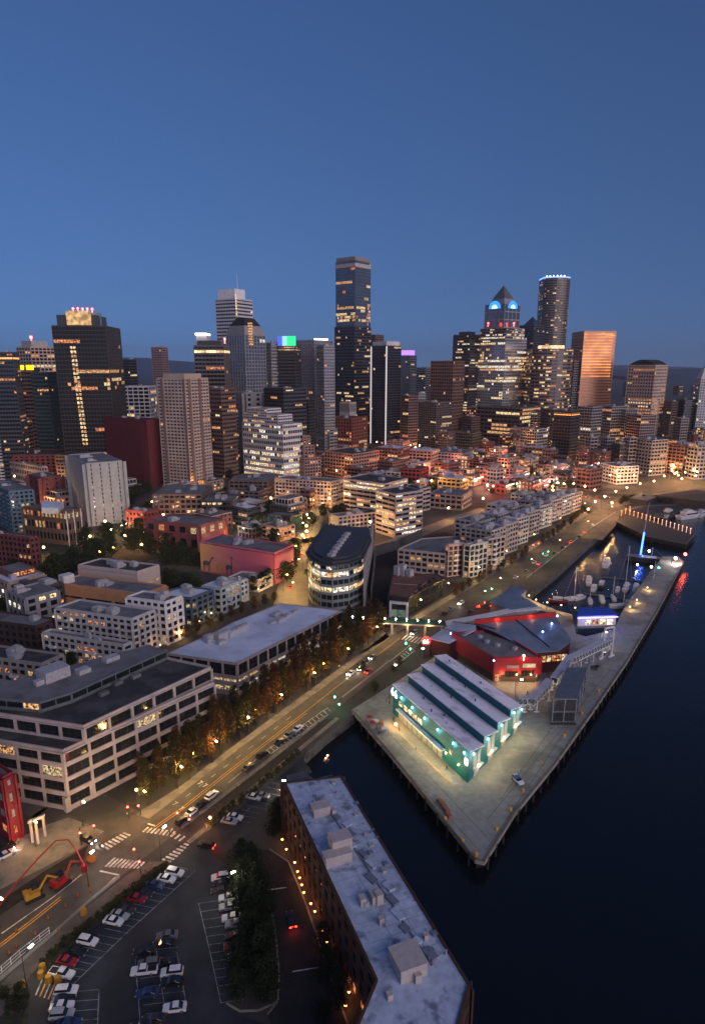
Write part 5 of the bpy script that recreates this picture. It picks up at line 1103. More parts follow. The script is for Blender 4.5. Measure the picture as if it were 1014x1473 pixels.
# podium lit block
TW('office_building', 'long low office with four bright yellow floors below the stepped tower', 686,748,783, 588,640, 22, BRONZE, glass=GL_TOWER, fh=6, bay=7, pw=.7, sp=.4, lit=.9, lits='w')
F = [  # fillers, each where the photo shows it
 ('tower','dark slab tower with an orange roof sign behind the waterfront',797,822,834,592,665,30,DARKT,.10),('residential_tower','grey ribbed tower pair, nearer one, right of the dark slab',830,852,866,586,655,40,GREYT,.12),
 ('tower','dark office block behind the grey ribbed pair',800,820,862,560,625,40,DARKT,.2),('tower','white roofed hall shaped block at the foot of the orange banded tower',812,838,846,566,620,35,WHT,.1),
 ('residential_tower','grey apartment tower with pale side wall, second from the beige arched tower',860,880,902,585,650,40,GREYT,.14),('tower','plain grey slab left of the beige arched tower',884,900,916,590,650,40,GREYT,.05),
 ('residential_tower','pinkish block in front of the beige arched tower',902,922,943,598,655,35,mtl('pink_block', (.34,.24,.21)),.12),('residential_tower','round fronted balcony tower rising above the waterfront lights',912,938,960,634,685,40,GREYT,.25),
 ('tower','brown tower right of the beige arched tower',955,966,975,578,640,40,BRWNT,.12),('tower','dark block with one orange window near the picture edge',969,985,1002,576,640,40,DARKT,.06),
 ('tower','pale tan slab below the dark block near the picture edge',970,980,990,602,650,40,mtl('tan_slab', (.34,.27,.23)),.04),('brick_building','wide maroon block above the far quay lights',962,985,1000,642,686,40,mtl('maroon_far', (.17,.08,.07)),.10),
 ('brick_building','dark grey block at the picture edge above the quay lights',990,1004,1020,640,690,40,GREYT,.15),('residential_tower','grey condominium tower with a curled grey wall painting',842,850,859,630,678,60,GREYT,.03),
 ('residential_tower','second painted condominium slab, right neighbour of the first',864,874,884,630,678,60,GREYT,.05),('residential_tower','dark tower between the painted slabs and the round fronted one',880,892,906,640,682,40,DARKT,.12),
 ('residential_tower','slim grey tower immediately left of the round fronted one',898,906,916,630,682,50,GREYT,.10),('residential_tower','pale arched condominium block with white ribs above the market',749,772,788,618,652,40,mtl('pale_condo', (.42,.39,.38)),.2),
 ('residential_tower','dark green glass tower behind the pale arched condominium',778,792,808,590,650,40,DARKT,.2),('brick_building','brown brick hotel below the pale arched condominium',755,780,788,645,672,40,BRWNT,.1),
 ('brick_building','pinkish brick block right of the brown brick hotel',780,792,802,648,674,40,mtl('pink_brick_far', (.28,.14,.12)),.1),('brick_building','dark maroon market block under the lit podium',690,700,710,636,655,40,mtl('maroon_far', (.17,.08,.07)),.05),
 ('market_building','long pink terraced market block beside the tree patch',703,730,746,660,682,30,mtl('pink_market', (.45,.27,.24)),.2),('market_building','upright pale pink market block behind the terraced one',743,752,757,642,668,40,mtl('pale_pink_market', (.48,.34,.30)),.05),
 ('market_building','beige market block with tan gable right of the tree patch',747,764,773,664,684,40,mtl('beige_market', (.42,.34,.27)),.08),('market_building','pink block with a red end wall above the viaduct lights',729,752,760,688,705,30,mtl('pink_red_market', (.45,.20,.18)),.1),
 ('market_building','grey stair tower block with white top above the red lights',701,714,724,676,704,40,mtl('grey_market', (.33,.31,.31)),.05),('brick_building','wide maroon brick pier shed left of the white walled block',824,850,866,676,707,40,mtl('maroon_far', (.17,.08,.07)),.05),
 ('office_building','big blank white walled block above the waterfront curve',864,888,918,672,697,28,mtl('big_white_wall', (.62,.58,.54)),.0),('market_building','low grey terrace building with white lamps left of the pier shed',798,818,826,668,682,30,GREYT,.25),
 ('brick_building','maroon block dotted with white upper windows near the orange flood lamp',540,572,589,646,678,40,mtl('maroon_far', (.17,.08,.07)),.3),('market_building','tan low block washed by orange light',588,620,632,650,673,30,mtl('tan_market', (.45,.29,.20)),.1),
 ('market_building','grey roofed long market hall with lit edge',625,668,682,653,672,30,GREYT,.5),('brick_building','maroon market wing beside red tail lights',625,645,660,668,684,40,mtl('maroon_far', (.17,.08,.07)),.1),
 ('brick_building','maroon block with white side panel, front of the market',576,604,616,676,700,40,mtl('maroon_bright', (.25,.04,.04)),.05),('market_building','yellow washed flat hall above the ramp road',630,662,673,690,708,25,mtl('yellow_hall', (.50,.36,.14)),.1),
 ('market_building','white gabled low house row left of the maroon block',556,575,580,680,698,40,mtl('white_low', (.5,.45,.42)),.05),('brick_building','low pinkish parking building along the ramp road',618,664,678,714,735,20,mtl('pink_parking', (.30,.24,.22)),.3),
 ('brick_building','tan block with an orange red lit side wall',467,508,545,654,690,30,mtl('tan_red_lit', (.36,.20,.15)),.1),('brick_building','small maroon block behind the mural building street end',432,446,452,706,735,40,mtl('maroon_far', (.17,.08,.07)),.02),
 ('brick_building','long low brown block in the shade left of the street end',330,385,400,693,722,30,mtl('brown_low', (.14,.10,.09)),.04),('brick_building','low maroon block with white roof strip under the beige tower',345,372,384,708,732,35,mtl('brown_low', (.14,.10,.09)),.05),
 ('brick_building','dull brown long block at the foot of the beige tower',220,290,305,712,748,30,mtl('brown_low', (.14,.10,.09)),.06),('brick_building','flat dark block with string lights on its roof',290,335,345,722,752,30,DARKT,.12),
 ('tower','grey banded tower filling the gap right of the bronze tower',322,334,342,590,680,40,GREYT,.1),('tower','dark tower left of the grey twin fronted one',432,444,452,575,660,40,DARKT,.12),
 ('tower','dark slab between white edged tower and brown granite tower',577,588,601,570,650,40,BRWNT,.15),('tower','dark office wall left of the lit podium',664,678,690,600,640,40,BRWNT,.08),
 ('tower','shadowed slab right of the bow fronted office',816,826,836,520,630,40,GREYT,.08),('brick_building','squat brown block at the foot of the dark bronze tower',82,120,150,668,700,30,mtl('brown_low', (.14,.10,.09)),.05),
 ('brick_building','small flat block with reddish lit front under the white edged tower',557,580,588,636,655,30,mtl('rose_low', (.5,.2,.16)),.3),('tower','low dark hip roofed block behind the market roofs',652,680,692,624,645,30,mtl('olive_roof_block', (.2,.16,.09)),.02),
 ('brick_building','two storey block between ramp road and market',505,545,555,690,705,30,mtl('brown_low', (.14,.10,.09)),.1),('office_building','low office beside the boulevard at the left picture edge',-20,20,40,800,0,50,GREYT,-1)]
for (nm, lb, xl, xc, xr, yt, yb, an, w, li) in F:
    if li < 0: continue
    low = yt > 630
    t, poly, z = TW(nm, lb, xl, xc, xr, yt, yb, an, w, lit=li, bay=4.5 if low else 3.8, pw=1.2 if low else .5, sp=.45 if low else .35, fh=4, units=3 if low else 1, roof=R.choice((ROOFG, ROOFD, ROOFG, MATS['pale_membrane_roof'])) if low else ROOFD, lits=R.choice('wwyo'), parapet=.8)
    if 'orange roof sign' in lb: crown(t, poly, z-5, 2.5, emit('orange_roof_line', (1,.35,.08), 2), s=1.02)
OR0 = 'first second third fourth fifth sixth seventh eighth ninth tenth eleventh twelfth thirteenth fourteenth fifteenth sixteenth seventeenth eighteenth nineteenth twentieth'.split(); OR0 += ['twenty '+o for o in OR0[:9]]+['thirtieth']+['thirty '+o for o in OR0[:9]]
# horizon city: far small blocks beyond
for i in range(34):
    x = 8+i*30+R.uniform(-9, 9); yb = R.uniform(556, 600); w = R.uniform(8, 20); hh_ = R.uniform(8, 26)
    TW('distant_building', '%s distant low block from the left on the far city horizon' % OR0[i], x-w, x, x+w*.7, yb-hh_, yb, R.uniform(20, 60), R.choice((GREYT, BRWNT, DARKT, BEIGET)), fh=6, bay=9, pw=1, lit=R.choice((.05,.1,.2)), units=0, group='distant blocks of the far city')
# ================================================================ TREES
def crown_mat(name, c1, c2, c3=None):
    m = bpy.data.materials.new(name); m.use_nodes = True; n = m.node_tree.nodes; l = m.node_tree.links; b = n['Principled BSDF']; b.inputs['Roughness'].default_value = .9
    b.inputs['Specular IOR Level'].default_value = .15
    g = n.new('ShaderNodeNewGeometry'); oi = n.new('ShaderNodeObjectInfo'); t = n.new('ShaderNodeTexNoise'); t.inputs['Scale'].default_value = .7; t.inputs['Detail'].default_value = 4
    l.new(g.outputs['Position'], t.inputs['Vector']); ad = n.new('ShaderNodeMath'); ad.operation = 'MULTIPLY_ADD'; ad.inputs[1].default_value = .45
    l.new(oi.outputs['Random'], ad.inputs[0]); l.new(t.outputs[0], ad.inputs[2]); r = n.new('ShaderNodeValToRGB'); e = r.color_ramp.elements
    e[0].position = .4; e[0].color = c1+(1,); e[1].position = .95; e[1].color = (c3 or c2)+(1,)
    if c3: x = e.new(.68); x.color = c2+(1,)
    l.new(ad.outputs[0], r.inputs[0]); l.new(r.outputs[0], b.inputs['Base Color']); b.inputs['Subsurface Weight'].default_value = 0
    tr = n.new('ShaderNodeBsdfTranslucent'); mx = n.new('ShaderNodeMixShader'); mx.inputs[0].default_value = .3; l.new(r.outputs[0], tr.inputs[0])
    l.new(b.outputs[0], mx.inputs[1]); l.new(tr.outputs[0], mx.inputs[2]); l.new(mx.outputs[0], n['Material Output'].inputs[0]); return m
LEAF_A = crown_mat('autumn_foliage', (.034,.040,.014), (.060,.044,.015), (.11,.045,.013))
LEAF_G = crown_mat('dark_green_foliage', (.018,.03,.012), (.05,.06,.022))
LEAF_C = crown_mat('evergreen_foliage', (.012,.022,.012), (.028,.04,.018))
BARK = mat('bark', (.06,.045,.035), .9, 0, .3, 2)
def tree_proto(kind, h, r, seed, leaf, nleaf=900, ls=.5):
    rr = random.Random(seed); root = bpy.data.objects.new('tree', None)
    b = MB(); b.bar((0,0,-.2), (0,0,h*.35), .22, 7, 0, .16); b.bar((0,0,h*.35), (rr.uniform(-.3,.3), rr.uniform(-.3,.3), h*.8), .16, 6, 0, .05)
    cl = []
    for i in range(9):
        a = rr.uniform(0, 6.28); z = h*rr.uniform(.3, .8); q = (math.cos(a)*r*.6, math.sin(a)*r*.6, z+r*.5); b.bar((0,0,z*.85), q, .09, 5, 0, .03)
    tr = b.mesh('trunk', [BARK]); c = MB(); n = 22 if kind != 'column' else 26
    for i in range(n):
        f = i/(n-1); z = h*(.24+.74*f)
        if kind == 'column': w = r*(.55+.6*math.sin(math.pi*min(1, f*.9+.12)))
        elif kind == 'cone': w = r*(1.05-f)
        else: w = r*math.sin(math.pi*(.18+.74*f))
        a = i*2.4+rr.random(); d = w*rr.uniform(.2, .75); cl.append((math.cos(a)*d, math.sin(a)*d, z, max(.5, w*rr.uniform(.42, .7))))
    for i in range(nleaf):
        x, y, z, w = rr.choice(cl); v = Vector((rr.gauss(0,1), rr.gauss(0,1), rr.gauss(0,1))).normalized()*w*rr.uniform(.55, 1.05)
        p = Vector((x+v.x, y+v.y, max(h*.14, z+v.z*1.1))); nrm = (v.normalized()+Vector((rr.gauss(0,.5), rr.gauss(0,.5), rr.gauss(0,.5)))).normalized()
        s = ls*rr.uniform(.6, 1.3); a = nrm.orthogonal().normalized(); e = nrm.cross(a); c.face([p-a*s*.5, p+e*s*.42, p+a*s*.5, p-e*s*.42])
    cr = c.mesh('crown', [leaf]); return tr, cr
TP = {'column': [tree_proto('column', 14.5, 2.1, s, LEAF_A, 1900, .45) for s in (1,2,3,4)], 'autumn': [tree_proto('round', 8.5, 3.2, s, LEAF_A) for s in (5,6)],
      'green': [tree_proto('round', 11, 5.2, s, LEAF_G, 1500, .75) for s in (7,8,9)], 'ever': [tree_proto('round', 9.5, 4.2, s, LEAF_C, 1500, .5) for s in (10,11,14)], 'shrub': [tree_proto('round', 2.6, 1.5, s, LEAF_G, 320, .32) for s in (12,13)]}
ORD = ['first','second','third','fourth','fifth','sixth','seventh','eighth','ninth','tenth','eleventh','twelfth','thirteenth','fourteenth','fifteenth','sixteenth','seventeenth','eighteenth','nineteenth','twentieth']
ORD += ['twenty '+o for o in ORD[:9]]+['thirtieth']+['thirty '+o for o in ORD[:9]]
def tree(kind, p, label, group, sc=1.0, name=None):
    tr, cr = R.choice(TP[kind]); t = thing(name or {'column':'street_tree','autumn':'autumn_tree','green':'leafy_tree','ever':'conifer_tree','shrub':'shrub'}[kind], label, 'shrub' if kind == 'shrub' else 'tree', (p[0], p[1], GZ), group, R.uniform(0, 6.28))
    s = sc*R.uniform(.85, 1.15); t.scale = (s, s, s*R.uniform(.9, 1.1))
    for nm, me in (('trunk', tr), ('crown', cr)):
        o = bpy.data.objects.new(nm, me); C.objects.link(o); o.parent = t
    return t
def row(kind, pts, n, lab, group, sc=1.0, jit=1.0, name=None):
    """n trees spaced along a picture polyline; lab has one %s for the ordinal"""
    P = pxs(pts); seg = [(P[i+1]-P[i]).length for i in range(len(P)-1)]; tot = sum(seg)
    for i in range(n):
        d = tot*(i+.5)/n; k = 0
        while d > seg[k] and k < len(seg)-1: d -= seg[k]; k += 1
        p = P[k]+(P[k+1]-P[k])*d/seg[k]+Vector((R.uniform(-jit, jit), R.uniform(-jit, jit)))
        tree(kind, p, lab % ORD[i], group, sc, name)
row('column', [(203,1166),(262,1128),(330,1074),(439,995),(503,948),(556,907)], 30, '%s tree from the crossing in the kerbside row before the long office', 'autumn trees in the kerbside row', 1.08, .6)
row('column', [(196,1140),(262,1100),(330,1046),(430,972),(500,922),(545,893)], 26, '%s tree from the crossing in the row against the office wall', 'autumn trees in the row by the office wall', .95, .9)
row('column', [(592,884),(612,868),(636,852)], 6, '%s golden brown tree from the footbridge beside the black sided block', 'columnar trees by the black sided block', .8, .5)
row('autumn', [(648,862),(690,838),(735,812),(760,797)], 12, '%s tree from the black sided block in the row before the salmon tower', 'trees in the near half of the condominium row', .75)
row('autumn', [(775,785),(800,768),(825,750),(838,738)], 11, '%s tree past the glowing entrance in the row beside the far condominiums', 'trees in the far half of the condominium row', .75)
row('green', [(250,905),(290,888),(330,868),(370,850),(405,835)], 12, '%s dark tree from the bright white apartments in the row behind the pale roofed block', 'trees behind the pale roofed block', .85)
row('autumn', [(235,930),(275,915),(310,900),(345,885),(400,862)], 10, '%s rusty tree from the bright white apartments in the alley behind the pale roofed block', 'rusty trees in the alley', .8)
row('green', [(410,842),(420,815),(428,790)], 6, '%s tree from the near end on the left side of the lamp lit street', 'trees left of the lamp lit street', .95)
row('green', [(437,840),(446,800),(450,775)], 4, '%s small tree from the near end on the right side of the lamp lit street', 'trees right of the lamp lit street', .45)
row('green', [(60,850),(95,835),(130,815),(165,800),(200,795),(240,800)], 13, '%s park tree from the picture edge in the near line below the ribbed slab tower', 'park trees, near line', 1.35, 4)
row('green', [(120,790),(160,778),(200,775),(250,780),(290,790)], 10, '%s park tree from the left in the back line before the red brick hall', 'park trees, back line', 1.3, 4)
row('green', [(238,838),(262,850),(292,862)], 7, '%s tree from the left on the dark lawn between pinkish white warehouse and mural', 'trees on the dark lawn', .9, 4)
row('green', [(232,815),(255,808),(285,818)], 6, '%s tree from the left on the upper dark lawn beside the mural', 'trees on the upper dark lawn', 1.0, 4)
row('green', [(0,880),(30,870),(60,862)], 3, '%s tree from the picture edge on the grass slope', 'trees on the grass slope', .6, 1)
row('green', [(60,958),(85,948),(105,965)], 4, '%s tree from the picture edge between the curved balconies and the low grey wing', 'trees by the low grey wing', .55, 1)
row('ever', [(350,1240),(368,1262),(380,1300),(378,1340),(384,1385),(386,1425),(365,1445)], 20, '%s tall evergreen from the lot entrance on the island beside the driveway', 'evergreens on the parking island', .78, 2.4)
row('ever', [(350,1262),(356,1310),(352,1370),(345,1420),(345,1445)], 10, '%s small evergreen from the lot entrance along the parking side of the island', 'small evergreens on the parking island', .7, 1.4)
row('ever', [(388,1210),(398,1190),(402,1165)], 5, '%s evergreen from the driveway in the clump at the hotel corner', 'evergreens at the hotel corner', .6, 1)
row('ever', [(455,1355),(470,1395),(478,1440),(480,1480)], 7, '%s evergreen from the last lanterns in the clump before the hotel front', 'evergreens before the hotel front', .6, 2)
row('shrub', [(62,1390),(90,1364),(120,1339),(180,1294),(240,1246)], 34, '%s shrub from the lower end of the hedge between walkway and parking lot', 'shrubs of the parking hedge', .75, .4)
row('shrub', [(300,1192),(340,1160),(380,1128),(430,1086)], 22, '%s shrub from the crossing in the bed above the upper parking lot', 'shrubs of the upper bed', .8, .5)
row('green', [(20,1150),(16,1125),(30,1110)], 3, '%s dark tree behind the crimson corner building, counted from the street', 'trees by the crimson corner building', .7, 1)
row('shrub', [(0,1440),(20,1425),(35,1445),(15,1460)], 8, '%s dark bush from the picture edge in the bottom corner bed', 'bushes of the corner bed', .9, 1)
row('green', [(730,690),(745,686),(760,692)], 3, '%s dark tree in the clump beside the terraced pink market block', 'trees by the market', .9, 2)
row('green', [(800,704),(812,700),(826,706)], 4, '%s dark tree in the clump beside the maroon pier shed', 'trees by the maroon pier shed', 1.0, 2)
row('green', [(300,690),(318,686),(340,690)], 5, '%s dark tree in the grove between the beige tower and white stepped office', 'trees of the grove by the stepped office', .9, 3)
row('green', [(190,712),(205,704),(222,700),(170,716)], 5, '%s dark tree at the foot of the huge maroon block', 'trees under the maroon block', .8, 3)
row('green', [(620,708),(625,700)], 2, '%s olive tree beside the yellow washed hall', 'trees by the yellow hall', .9, 2)
row('green', [(700,712),(720,708),(745,712),(790,712)], 7, '%s low tree along the planted inner side of the viaduct curve', 'trees along the viaduct curve', .55, 2)
row('green', [(575,745),(600,735),(640,722)], 6, '%s dark tree on the bank between ramp road and parking building', 'trees on the ramp bank', .5, 2)
tree('green', G(539,996), 'single small round tree standing in a planter on the plaza', None, .42)
tree('autumn', G(566,968), 'rust coloured low tree on the planted island by the shore road', None, .5)
tree('autumn', G(575,958), 'yellow green low tree lit by a lamp on the planted island', None, .5)
# ================================================================ CARS
PAINT = {k: mat('car_paint_'+k, c, .3, .1, .05, 2, .6) for k, c in dict(white=(.68,.69,.71), silver=(.34,.36,.38), grey=(.13,.14,.15), black=(.012,.012,.014), red=(.28,.012,.018), blue=(.02,.04,.13), brown=(.05,.035,.03)).items()}
TYRE = mat('tyre_rubber', (.015,.015,.015), .9); CGL = mat('car_window_glass', (.01,.012,.014), .08, 0, .1, 1, 1)
RIM = mat('alloy_rim', (.3,.3,.32), .35, .6); _b = MB(); _b.bar((0,-.15,0),(0,.15,0),.2,8); RIMM = _b.mesh('rim', [RIM])
E_TAIL = emit('tail_lamp', (1,.02,.01), 30); E_HEAD = emit('head_lamp', (1,.93,.8), 40); LOFF = mat('lamp_lens', (.4,.4,.4), .2); TOFF = mat('tail_lens', (.2,.01,.01), .3)
def side(prof, ys, m, name):
    """side profile (x,z) lofted across y: ys = [(y, inset)]"""
    b = MB(); cx = sum(p[0] for p in prof)/len(prof); cz = sum(p[1] for p in prof)/len(prof); n = len(prof); rings = []
    for y, s in ys:
        rings.append([(cx+(p[0]-cx)*(1-s), y, cz+(p[1]-cz)*(1-s)) for p in prof])
    for i in range(len(rings)-1):
        for k in range(n): j = (k+1) % n; b.face([rings[i][k], rings[i][j], rings[i+1][j], rings[i+1][k]])
    b.face(rings[0][::-1]); b.face(rings[-1]); return b.mesh(name, [m], smooth=False)
CARS = {}
def car_meshes(kind, col):
    if (kind, col) in CARS: return CARS[(kind, col)]
    P = PAINT[col]; out = []
    if kind == 'sedan':
        body = [(-2.25,.3),(2.25,.3),(2.3,.62),(2.1,.8),(1.1,.92),(-1.35,.95),(-2.15,.9),(-2.3,.6)]; cab = [(-1.6,.93),(1.0,.9),(.3,1.38),(-.75,1.4)]; rf = [(-.8,1.38),(.35,1.36),(.3,1.44),(-.7,1.45)]
    elif kind == 'pickup':
        body = [(-2.7,.4),(2.6,.4),(2.65,.85),(2.45,1.02),(1.2,1.1),(-2.65,1.08),(-2.75,.8)]; cab = [(-.6,1.08),(1.25,1.08),(.75,1.72),(-.45,1.74)]; rf = [(-.5,1.72),(.8,1.7),(.7,1.8),(-.4,1.8)]
    else:
        body = [(-2.2,.35),(2.2,.35),(2.28,.78),(2.05,.98),(1.1,1.08),(-2.15,1.08),(-2.3,.8)]; cab = [(-2.1,1.06),(1.1,1.06),(.4,1.6),(-1.75,1.62)]; rf = [(-1.8,1.6),(.45,1.58),(.35,1.68),(-1.7,1.7)]
    out.append(('body', side(body, [(-.9,.06),(-.84,0),(.84,0),(.9,.06)], P, 'body'), None))
    out.append(('windows', side(cab, [(-.78,.1),(-.74,0),(.74,0),(.78,.1)], CGL, 'windows'), None))
    out.append(('roof_panel', side(rf, [(-.7,.05),(-.66,0),(.66,0),(.7,.05)], P, 'roof_panel'), None))
    if kind == 'pickup':
        b = MB(); b.box((-1.65,0,1.07), (1.7,1.4,.06)); out.append(('cargo_bed', b.mesh('cargo_bed', [TYRE]), None))
    b = MB(); b.bar((0,-.12,0), (0,.12,0), .34, 12); b.bar((0,-.13,0), (0,.13,0), .18, 8); w = b.mesh('wheel', [TYRE])
    for x in (-1.4, 1.42):
        for y in (-.82, .82): out.append(('wheel', w, (x*(1.12 if kind == 'pickup' else 1), y, .34)))
    CARS[(kind, col)] = out; return out
def car(kind, col, x, y, to, label, lights=None, group=None, deg=None):
    p = G(x, y); q = G(*to) if to else p; a = math.radians(deg) if deg is not None else math.atan2(q.y-p.y, q.x-p.x)
    t = thing({'sedan': 'car', 'suv': 'suv', 'pickup': 'pickup_truck'}[kind], label, {'sedan': 'car', 'suv': 'car', 'pickup': 'pickup'}[kind], (p.x, p.y, GZ+.08), group, a)
    for nm, me, l in car_meshes(kind, col):
        o = bpy.data.objects.new(nm, me); C.objects.link(o); o.parent = t
        if l:
            o.location = l; r_ = bpy.data.objects.new('rim', RIMM); C.objects.link(r_); r_.parent = o
    for nm, xx, on, eon, eoff in (('headlight', 2.26, 'h', E_HEAD, LOFF), ('tail_light', -2.26, 't', E_TAIL, TOFF)):
        xx *= 1.17 if kind == 'pickup' else 1
        for yy in (-.62, .62):
            key = (nm, bool(lights and on in lights))
            if key not in CARS: b = MB(); b.box((0,0,-.09), (.14,.34,.17)); CARS[key] = b.mesh(nm, [eon if key[1] else eoff])
            o = bpy.data.objects.new(nm, CARS[key]); C.objects.link(o); o.parent = t; o.location = (xx, yy, .68)
    if lights:
        if 'h' in lights: l = light('headlight_beam', (1,.9,.75), 350, (0,0,0), None, .1, 100, (math.radians(75), 0, math.radians(-90))); l.parent = t; l.location = (2.5, 0, .8)
        if 't' in lights: l = light('brake_glow', (1,.05,.03), 60, (0,0,0), None, .1); l.parent = t; l.location = (-2.9, 0, .8)
    return t
PK = [('suv','white',127,1357,'white suv parked alone halfway along the street side row'),('sedan','black',111,1372,'black car between the white suv and the red car'),('sedan','red',97,1386,'red car parked beside the white pickup'),('pickup','white',90,1404,'white pickup nearest the yellow bollards of the lot'),
 ('sedan','white',164,1328,'white car, left one of the pair in the middle of the street side row'),('sedan','silver',173,1319,'silver car, right one of the pair in the middle of the street side row'),('sedan','brown',181,1312,'dark brown car beside the silver one, street side row'),('sedan','red',198,1295,'dim red car with a white glint below the hedge'),
 ('sedan','black',208,1288,'black car between the dim red one and the blue one'),('sedan','blue',223,1276,'dark blue car next to the two white ones at the top of the lot'),('sedan','white',240,1267,'white car with roof rails at the top end of the street side row'),('suv','white',252,1258,'white suv last in the street side row beside the crossing')]
for k, c, x, y, lb in PK: car(k, c, x, y, (x+38, y+8), lb, group='cars in the street side parking row')
PM = [('sedan','grey',241,1349,'grey car at the top of the centre row'),('sedan','black',236,1361,'black car with a pale bonnet glint, below the grey one in the centre'),('sedan','black',208,1372,'black car at the top of the centre left column'),('suv','grey',215,1390,'grey suv behind the white pickup of the centre rows'),
 ('pickup','white',208,1400,'white pickup in the centre of the parking lot'),('sedan','black',239,1388,'black car with an amber glint in the centre right column'),('suv','white',248,1402,'white suv in the centre right column'),('sedan','black',248,1416,'black car directly below the white suv of the centre'),('sedan','blue',213,1432,'dark blue car low in the centre left column'),('sedan','white',252,1453,'white car at the bottom of the centre right column'),('sedan','brown',222,1470,'brown car cut by the bottom picture edge, centre'),('sedan','black',206,1480,'black car cut by the bottom picture edge')]
for k, c, x, y, lb in PM: car(k, c, x, y, (x-36, y+4), lb, group='cars in the centre of the parking lot')
PR = [('suv','white',318,1265,'white suv parked first by the evergreens near the lot entrance'),('sedan','black',321,1273,'black car just below the first white suv by the evergreens'),('sedan','brown',318,1284,'brown car in shade under the evergreens'),('sedan','white',329,1294,'white car lit by the lot lamp, upper of the lit pair'),('sedan','silver',330,1307,'silver car lit by the lot lamp, lower of the lit pair'),('sedan','white',334,1323,'white car between two painted lines in the lamp light'),
 ('sedan','silver',339,1332,'silver car half hidden beside the lamp lit white one'),('suv','black',339,1350,'black suv in the evergreen side row'),('sedan','red',338,1364,'dark red car beneath the evergreen branches'),('suv','silver',344,1378,'silver suv last in the evergreen side row')]
for k, c, x, y, lb in PR: car(k, c, x, y, (x-36, y+5), lb, group='cars in the evergreen side row')
PB = [('suv','white',96,1429,'white suv across from the white pickup, first of the lower corner'),('sedan','black',92,1442,'dark car between two white ones in the lower corner'),('sedan','white',90,1451,'small white car second white one of the lower corner'),('suv','silver',90,1463,'silver suv at the bottom of the lower corner'),('sedan','blue',100,1476,'dark blue car cut off in the lower corner')]
for k, c, x, y, lb in PB: car(k, c, x, y, (x+36, y-3), lb, group='cars in the lower corner of the lot')
PU = [('sedan','white',365,1149,'white car of the upper lot next to a grey one'),('sedan','grey',377,1147,'grey car of the upper lot beside the white one'),('sedan','white',338,1178,'white car of the upper lot nearest the crossing'),('sedan','silver',330,1184,'silver car of the upper lot nearest the crossing')]
for k, c, x, y, lb in PU: car(k, c, x, y, (x+30, y+6), lb, group='cars in the upper parking lot')
KL = [('suv','black',263,1183,'black suv with a lit lamp, first in the parking lane by the crossing','h'),('sedan','white',277,1170,'white car second in the parking lane from the crossing',None),('sedan','black',290,1160,'black car third in the parking lane',None),('suv','white',305,1147,'white suv fourth in the parking lane',None),('sedan','brown',357,1106,'brown car alone where the hatched lane begins',None),('suv','black',377,1089,'black suv beside the hatching',None),('sedan','black',403,1069,'black car below the paired dark one beside the hatching',None),('sedan','grey',416,1059,'grey car just before the white one beside the hatching',None),('sedan','white',429,1050,'white car near the far end of the hatched lane',None)]
for k, c, x, y, lb, li in KL: car(k, c, x, y, (x+30, y-24), lb, li, group='cars in the shore road parking lane')
for a in [('sedan','white',505,970,(475,993),'white car driving towards the crossing on the shore road','h'),('sedan','red',530,967,(560,944),'dark red car driving away with bright brake lights on the shore road','t'),('suv','black',520,963,(490,986),'black suv with headlights beside the red braking car','h'),('sedan','black',524,955,(494,978),'black car just behind the black suv in the kerb lane',None),('sedan','grey',536,947,(506,970),'grey car with headlights under the last columnar trees','h'),
 ('suv','silver',596,912,(575,925),'silver car passing under the footbridge','h'),('sedan','black',639,884,(655,873),'black car by the lamp beyond the footbridge',None),('sedan','silver',649,877,(665,866),'silver car queueing beyond the footbridge',None),('suv','white',663,869,(645,880),'white suv with bright headlights beyond the footbridge','h'),('sedan','black',676,882,(700,865),'black car beside the red glowing signal',None),('sedan','red',690,873,(712,857),'car with strong red brake lights at the far junction','t'),('suv','black',709,872,(730,857),'black suv braking beside the blue pavilion roof','t'),
 ('suv','black',297,1219,(270,1213),'black suv with bright red brake lights at the car park exit','t'),('suv','black',127,1211,(150,1222),'black suv with headlights waiting at the crossing, city side','h'),('sedan','white',10,1232,(40,1216),'white car with glaring headlights at the picture edge','h'),('sedan','black',419,1326,(410,1290),'dark car with red tail lights on the hotel driveway','t'),
 ('sedan','red',430,781,(436,760),'car with bright red tail lights far up the lamp lit street','t'),('suv','red',433,800,(438,780),'car with red tail lights midway up the lamp lit street','t'),('sedan','red',418,846,(424,820),'dark red car low on the lamp lit street','t'),('suv','black',10,1222,(40,1206),'dark suv behind the glaring white car at the picture edge',None)]:
    car(a[0], a[1], a[2], a[3], a[4], a[5], a[6])
FAR = [(797,797),(809,789),(821,781),(833,773),(842,766),(775,812),(757,823),(852,757),(741,832),(785,800),(768,810)]
for i, (x, y) in enumerate(FAR): car(R.choice(('sedan','suv')), R.choice(('white','silver','black','grey')), x, y, (x+20, y-14), '%s car from the blue pavilion roof along the far shore road' % ORD[sorted(FAR).index((x, y))], R.choice((None,None,'h','t')), group='cars along the far shore road')
for i in range(26):
    f = i/25; x, y = lerp((640,690),(760,668), f) if i % 2 else lerp((700,706),(880,716), f); car('sedan', R.choice(('black','red','grey')), x, y+R.uniform(-2, 2), (x+20, y-2), ('%s tiny car from the left on the %s street of the market district' % (ORD[i//2], 'upper' if i % 2 else 'lower')), R.choice(('t','t','h')) if i % 4 == 0 else None, group='cars in the far market traffic')

